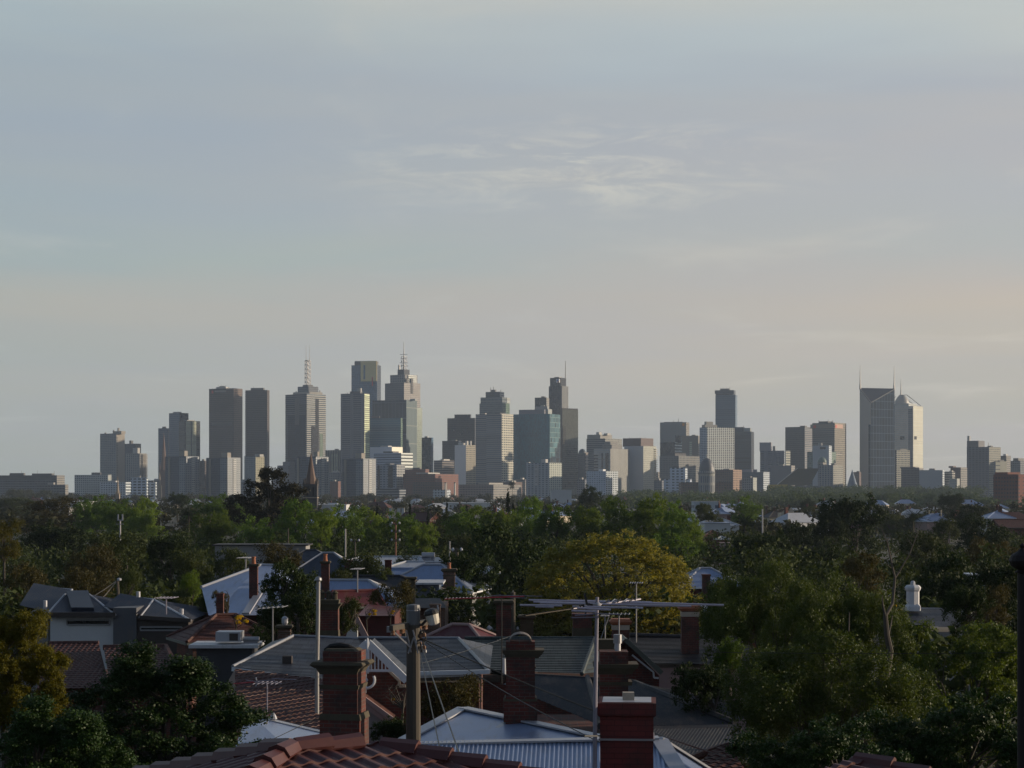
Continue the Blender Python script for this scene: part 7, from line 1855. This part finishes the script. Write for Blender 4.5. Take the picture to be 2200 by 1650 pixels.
proto('hedge', [(0, 0, .62, .3, .3, .28), (.16, 0, .82, .14, .2, .14), (-.2, 0, .78, .18, .2, .16), (.32, 0, .52, .16, .2, .16), (-.1, -.2, .4, .4, .2, .25), (.38, -.1, .32, .12, .15, .15), (0, -.2, .2, .46, .2, .2), (.44, 0, .12, .08, .1, .12)], L_orange, 150000, .0068, 260, .05, 82, bark, .03, .2, -.8)
tree('hedge', 'leafy_tree', 'yellow tinged bushy tree at the left edge beside the white wall', 26, 1302, 240, 46, tall=1.3, rot=0)
# birches at lower right: drooping, with pale forked limbs
bl_ = []
g = random.Random(5)
for k in range(26):
    bl_.append((g.uniform(-.42, .42), g.uniform(-.25, .25), g.uniform(.12, .74), g.uniform(.09, .16), .13, g.uniform(.10, .17)))
bl_ += [(0, 0, .82, .12, .12, .12), (-.2, 0, .74, .14, .12, .12), (.22, 0, .70, .13, .12, .12)]
proto('birch', bl_, L_birch, 150000, .0048, 260, .038, 91, bark, .011, .2, -.9, .04, .5)
proto('birch', [(-x, y, z, a, b, c_) for (x, y, z, a, b, c_) in bl_], L_birch, 150000, .0048, 260, .038, 92, bark, .011, .2, -.9, .04, .5)
tree('birch', 'birch_tree', 'drooping small leaved birch left of the bare forked branch', 1665, 1185, 330, 66, tall=1.3, rot=0, var=0, bole=.6)
tree('birch', 'birch_tree', 'birch behind, right of the bare forked branch', 1800, 1215, 330, 60, tall=1.3, rot=0, var=1, bole=.6)
tree('birch', 'birch_tree', 'broad low birch mass along the bottom right', 1790, 1330, 480, 45, tall=1.0, rot=0, var=0, bole=.6)
proto('pale', [(g.uniform(-.42, .42), g.uniform(-.25, .25), g.uniform(.15, .80), g.uniform(.09, .15), .13, g.uniform(.09, .14)) for k in range(26)], leaf_mat('pale green leaves', (.05, .085, .015), (.09, .12, .025), .4, .35), 70000, .0075, 150, .045, 93, bark, .02, .2, -.9)
tree('pale', 'leafy_tree', 'lighter green tree before the white chimneys at right', 2080, 1312, 330, 58, tall=1.2, rot=0)
proto('shade', [(g.uniform(-.45, .45), g.uniform(-.25, .25), g.uniform(.15, .80), g.uniform(.12, .19), .16, g.uniform(.10, .16)) for k in range(22)], L_gloss, 70000, .0085, 150, .045, 94, bark, .02, .2, -.9)
tree('shade', 'leafy_tree', 'dark glossy tree in the bottom right corner', 2060, 1440, 380, 38, tall=1.0, rot=0)
tree('shade', 'leafy_tree', 'dark bush above the lone tiled ridge at the bottom right', 1760, 1500, 330, 36, tall=1.0, rot=0)
tree('plane', 'leafy_tree', 'small light green bush right of the banded chimney', 1570, 1366, 70, 62, tall=1.6)
tree('dark', 'leafy_tree', 'dark bush right of the brick gable', 1510, 1430, 160, 56, tall=1.1)
proto('willow', [(g.uniform(-.4, .4), g.uniform(-.3, .3), g.uniform(.3, .8), g.uniform(.12, .2), .16, .14) for k in range(14)], leaf_mat('willow leaves', (.022, .042, .012), (.045, .065, .018), .5, .3), 50000, .008, 120, .05, 95, bark, .02, .2, -.9, .25)
tree('willow', 'willow_tree', 'dark drooping willow between the small silver roof and the birch', 1590, 1180, 150, 105, tall=1.5, rot=0)
bark_mid = plain('dull pale bark', (.10, .085, .07), .85, .3, 3)
# bare forked branch of a dead limb rising through the birches
D = 52
br = thing('bare_tree', 'pale bare forked branches rising through the birches at right', 'tree', (P(1850, 1650, D).x, D, gz(D)))
def q(x, y): return P(x, y, D)+Vector((0, -2.0+math.sin(x*.1)*.15, 0))
base_ = q(1820, 1500); base_ = Vector((base_.x, base_.y, gz(D)))
MB().tube([base_, q(1822, 1500), q(1870, 1430), q(1880, 1385), q(1872, 1350), q(1869, 1312)], [.20, .15, .12, .09, .075, .06], 8).build('trunk', bark, br)
MB().tube([q(1869, 1312), q(1886, 1288), q(1891, 1250), q(1893, 1232)], [.045, .04, .035, .03], 7).build('branch', bark_mid, br)
MB().tube([q(1893, 1234), q(1883, 1200), q(1873, 1160), q(1860, 1128)], [.035, .028, .018, .006], 6).build('branch', bark_mid, br)
MB().tube([q(1893, 1234), q(1902, 1222), q(1920, 1185), q(1932, 1150), q(1945, 1120)], [.03, .022, .016, .01, .004], 6).build('branch', bark_mid, br)
MB().tube([q(1869, 1312), q(1864, 1290), q(1863, 1270)], [.045, .03, .015], 6).build('branch', bark, br)
MB().tube([q(1874, 1360), q(1882, 1330), q(1886, 1312)], [.03, .022, .012], 6).build('branch', bark_mid, br)
MB().tube([q(1810, 1160), q(1798, 1140), q(1790, 1118)], [.012, .009, .004], 5)
for (p, q_) in (((1880, 1190), (1905, 1175)), ((1886, 1215), (1870, 1205)), ((1920, 1185), (1935, 1190)), ((1926, 1168), (1915, 1150)), ((1891, 1255), (1905, 1246)), ((1873, 1160), (1882, 1140))):
    MB().tube([q(*p), q(*q_)], [.010, .003], 5).build('twig', bark_mid, br)
MB().tube([q(1795, 1345), q(1796, 1305)], [.02, .012], 6).build('branch', bark_mid, br)
tree('dark', 'leafy_tree', 'dark tree standing before the right hand one of the white chimneys', 2078, 1262, 120, 74, tall=1.3)
# blossom
proto('blossom', [(g.uniform(-.4, .4), 0, g.uniform(.3, .8), .08, .08, .06) for k in range(9)], L_yel, 2500, .03, 60, .06, 96, bark, .02, .2)
for lab, x, y, w_, D in (('yellow blossom on the maroon wall top, left clump', 800, 1302, 34, 99), ('yellow blossom on the maroon wall top, right clump', 842, 1306, 22, 99), ('yellow blossom shrub beside the round white ornament', 843, 1496, 14, 47), ('yellow blossom above the brick house roof left of centre', 520, 1310, 50, 92), ('small golden shrub left of the white chimney', 1925, 1290, 40, 80)):
    tree('blossom', 'flowering_shrub', lab, x, y, w_, D, cat='shrub', tall=.8, bole=.3)
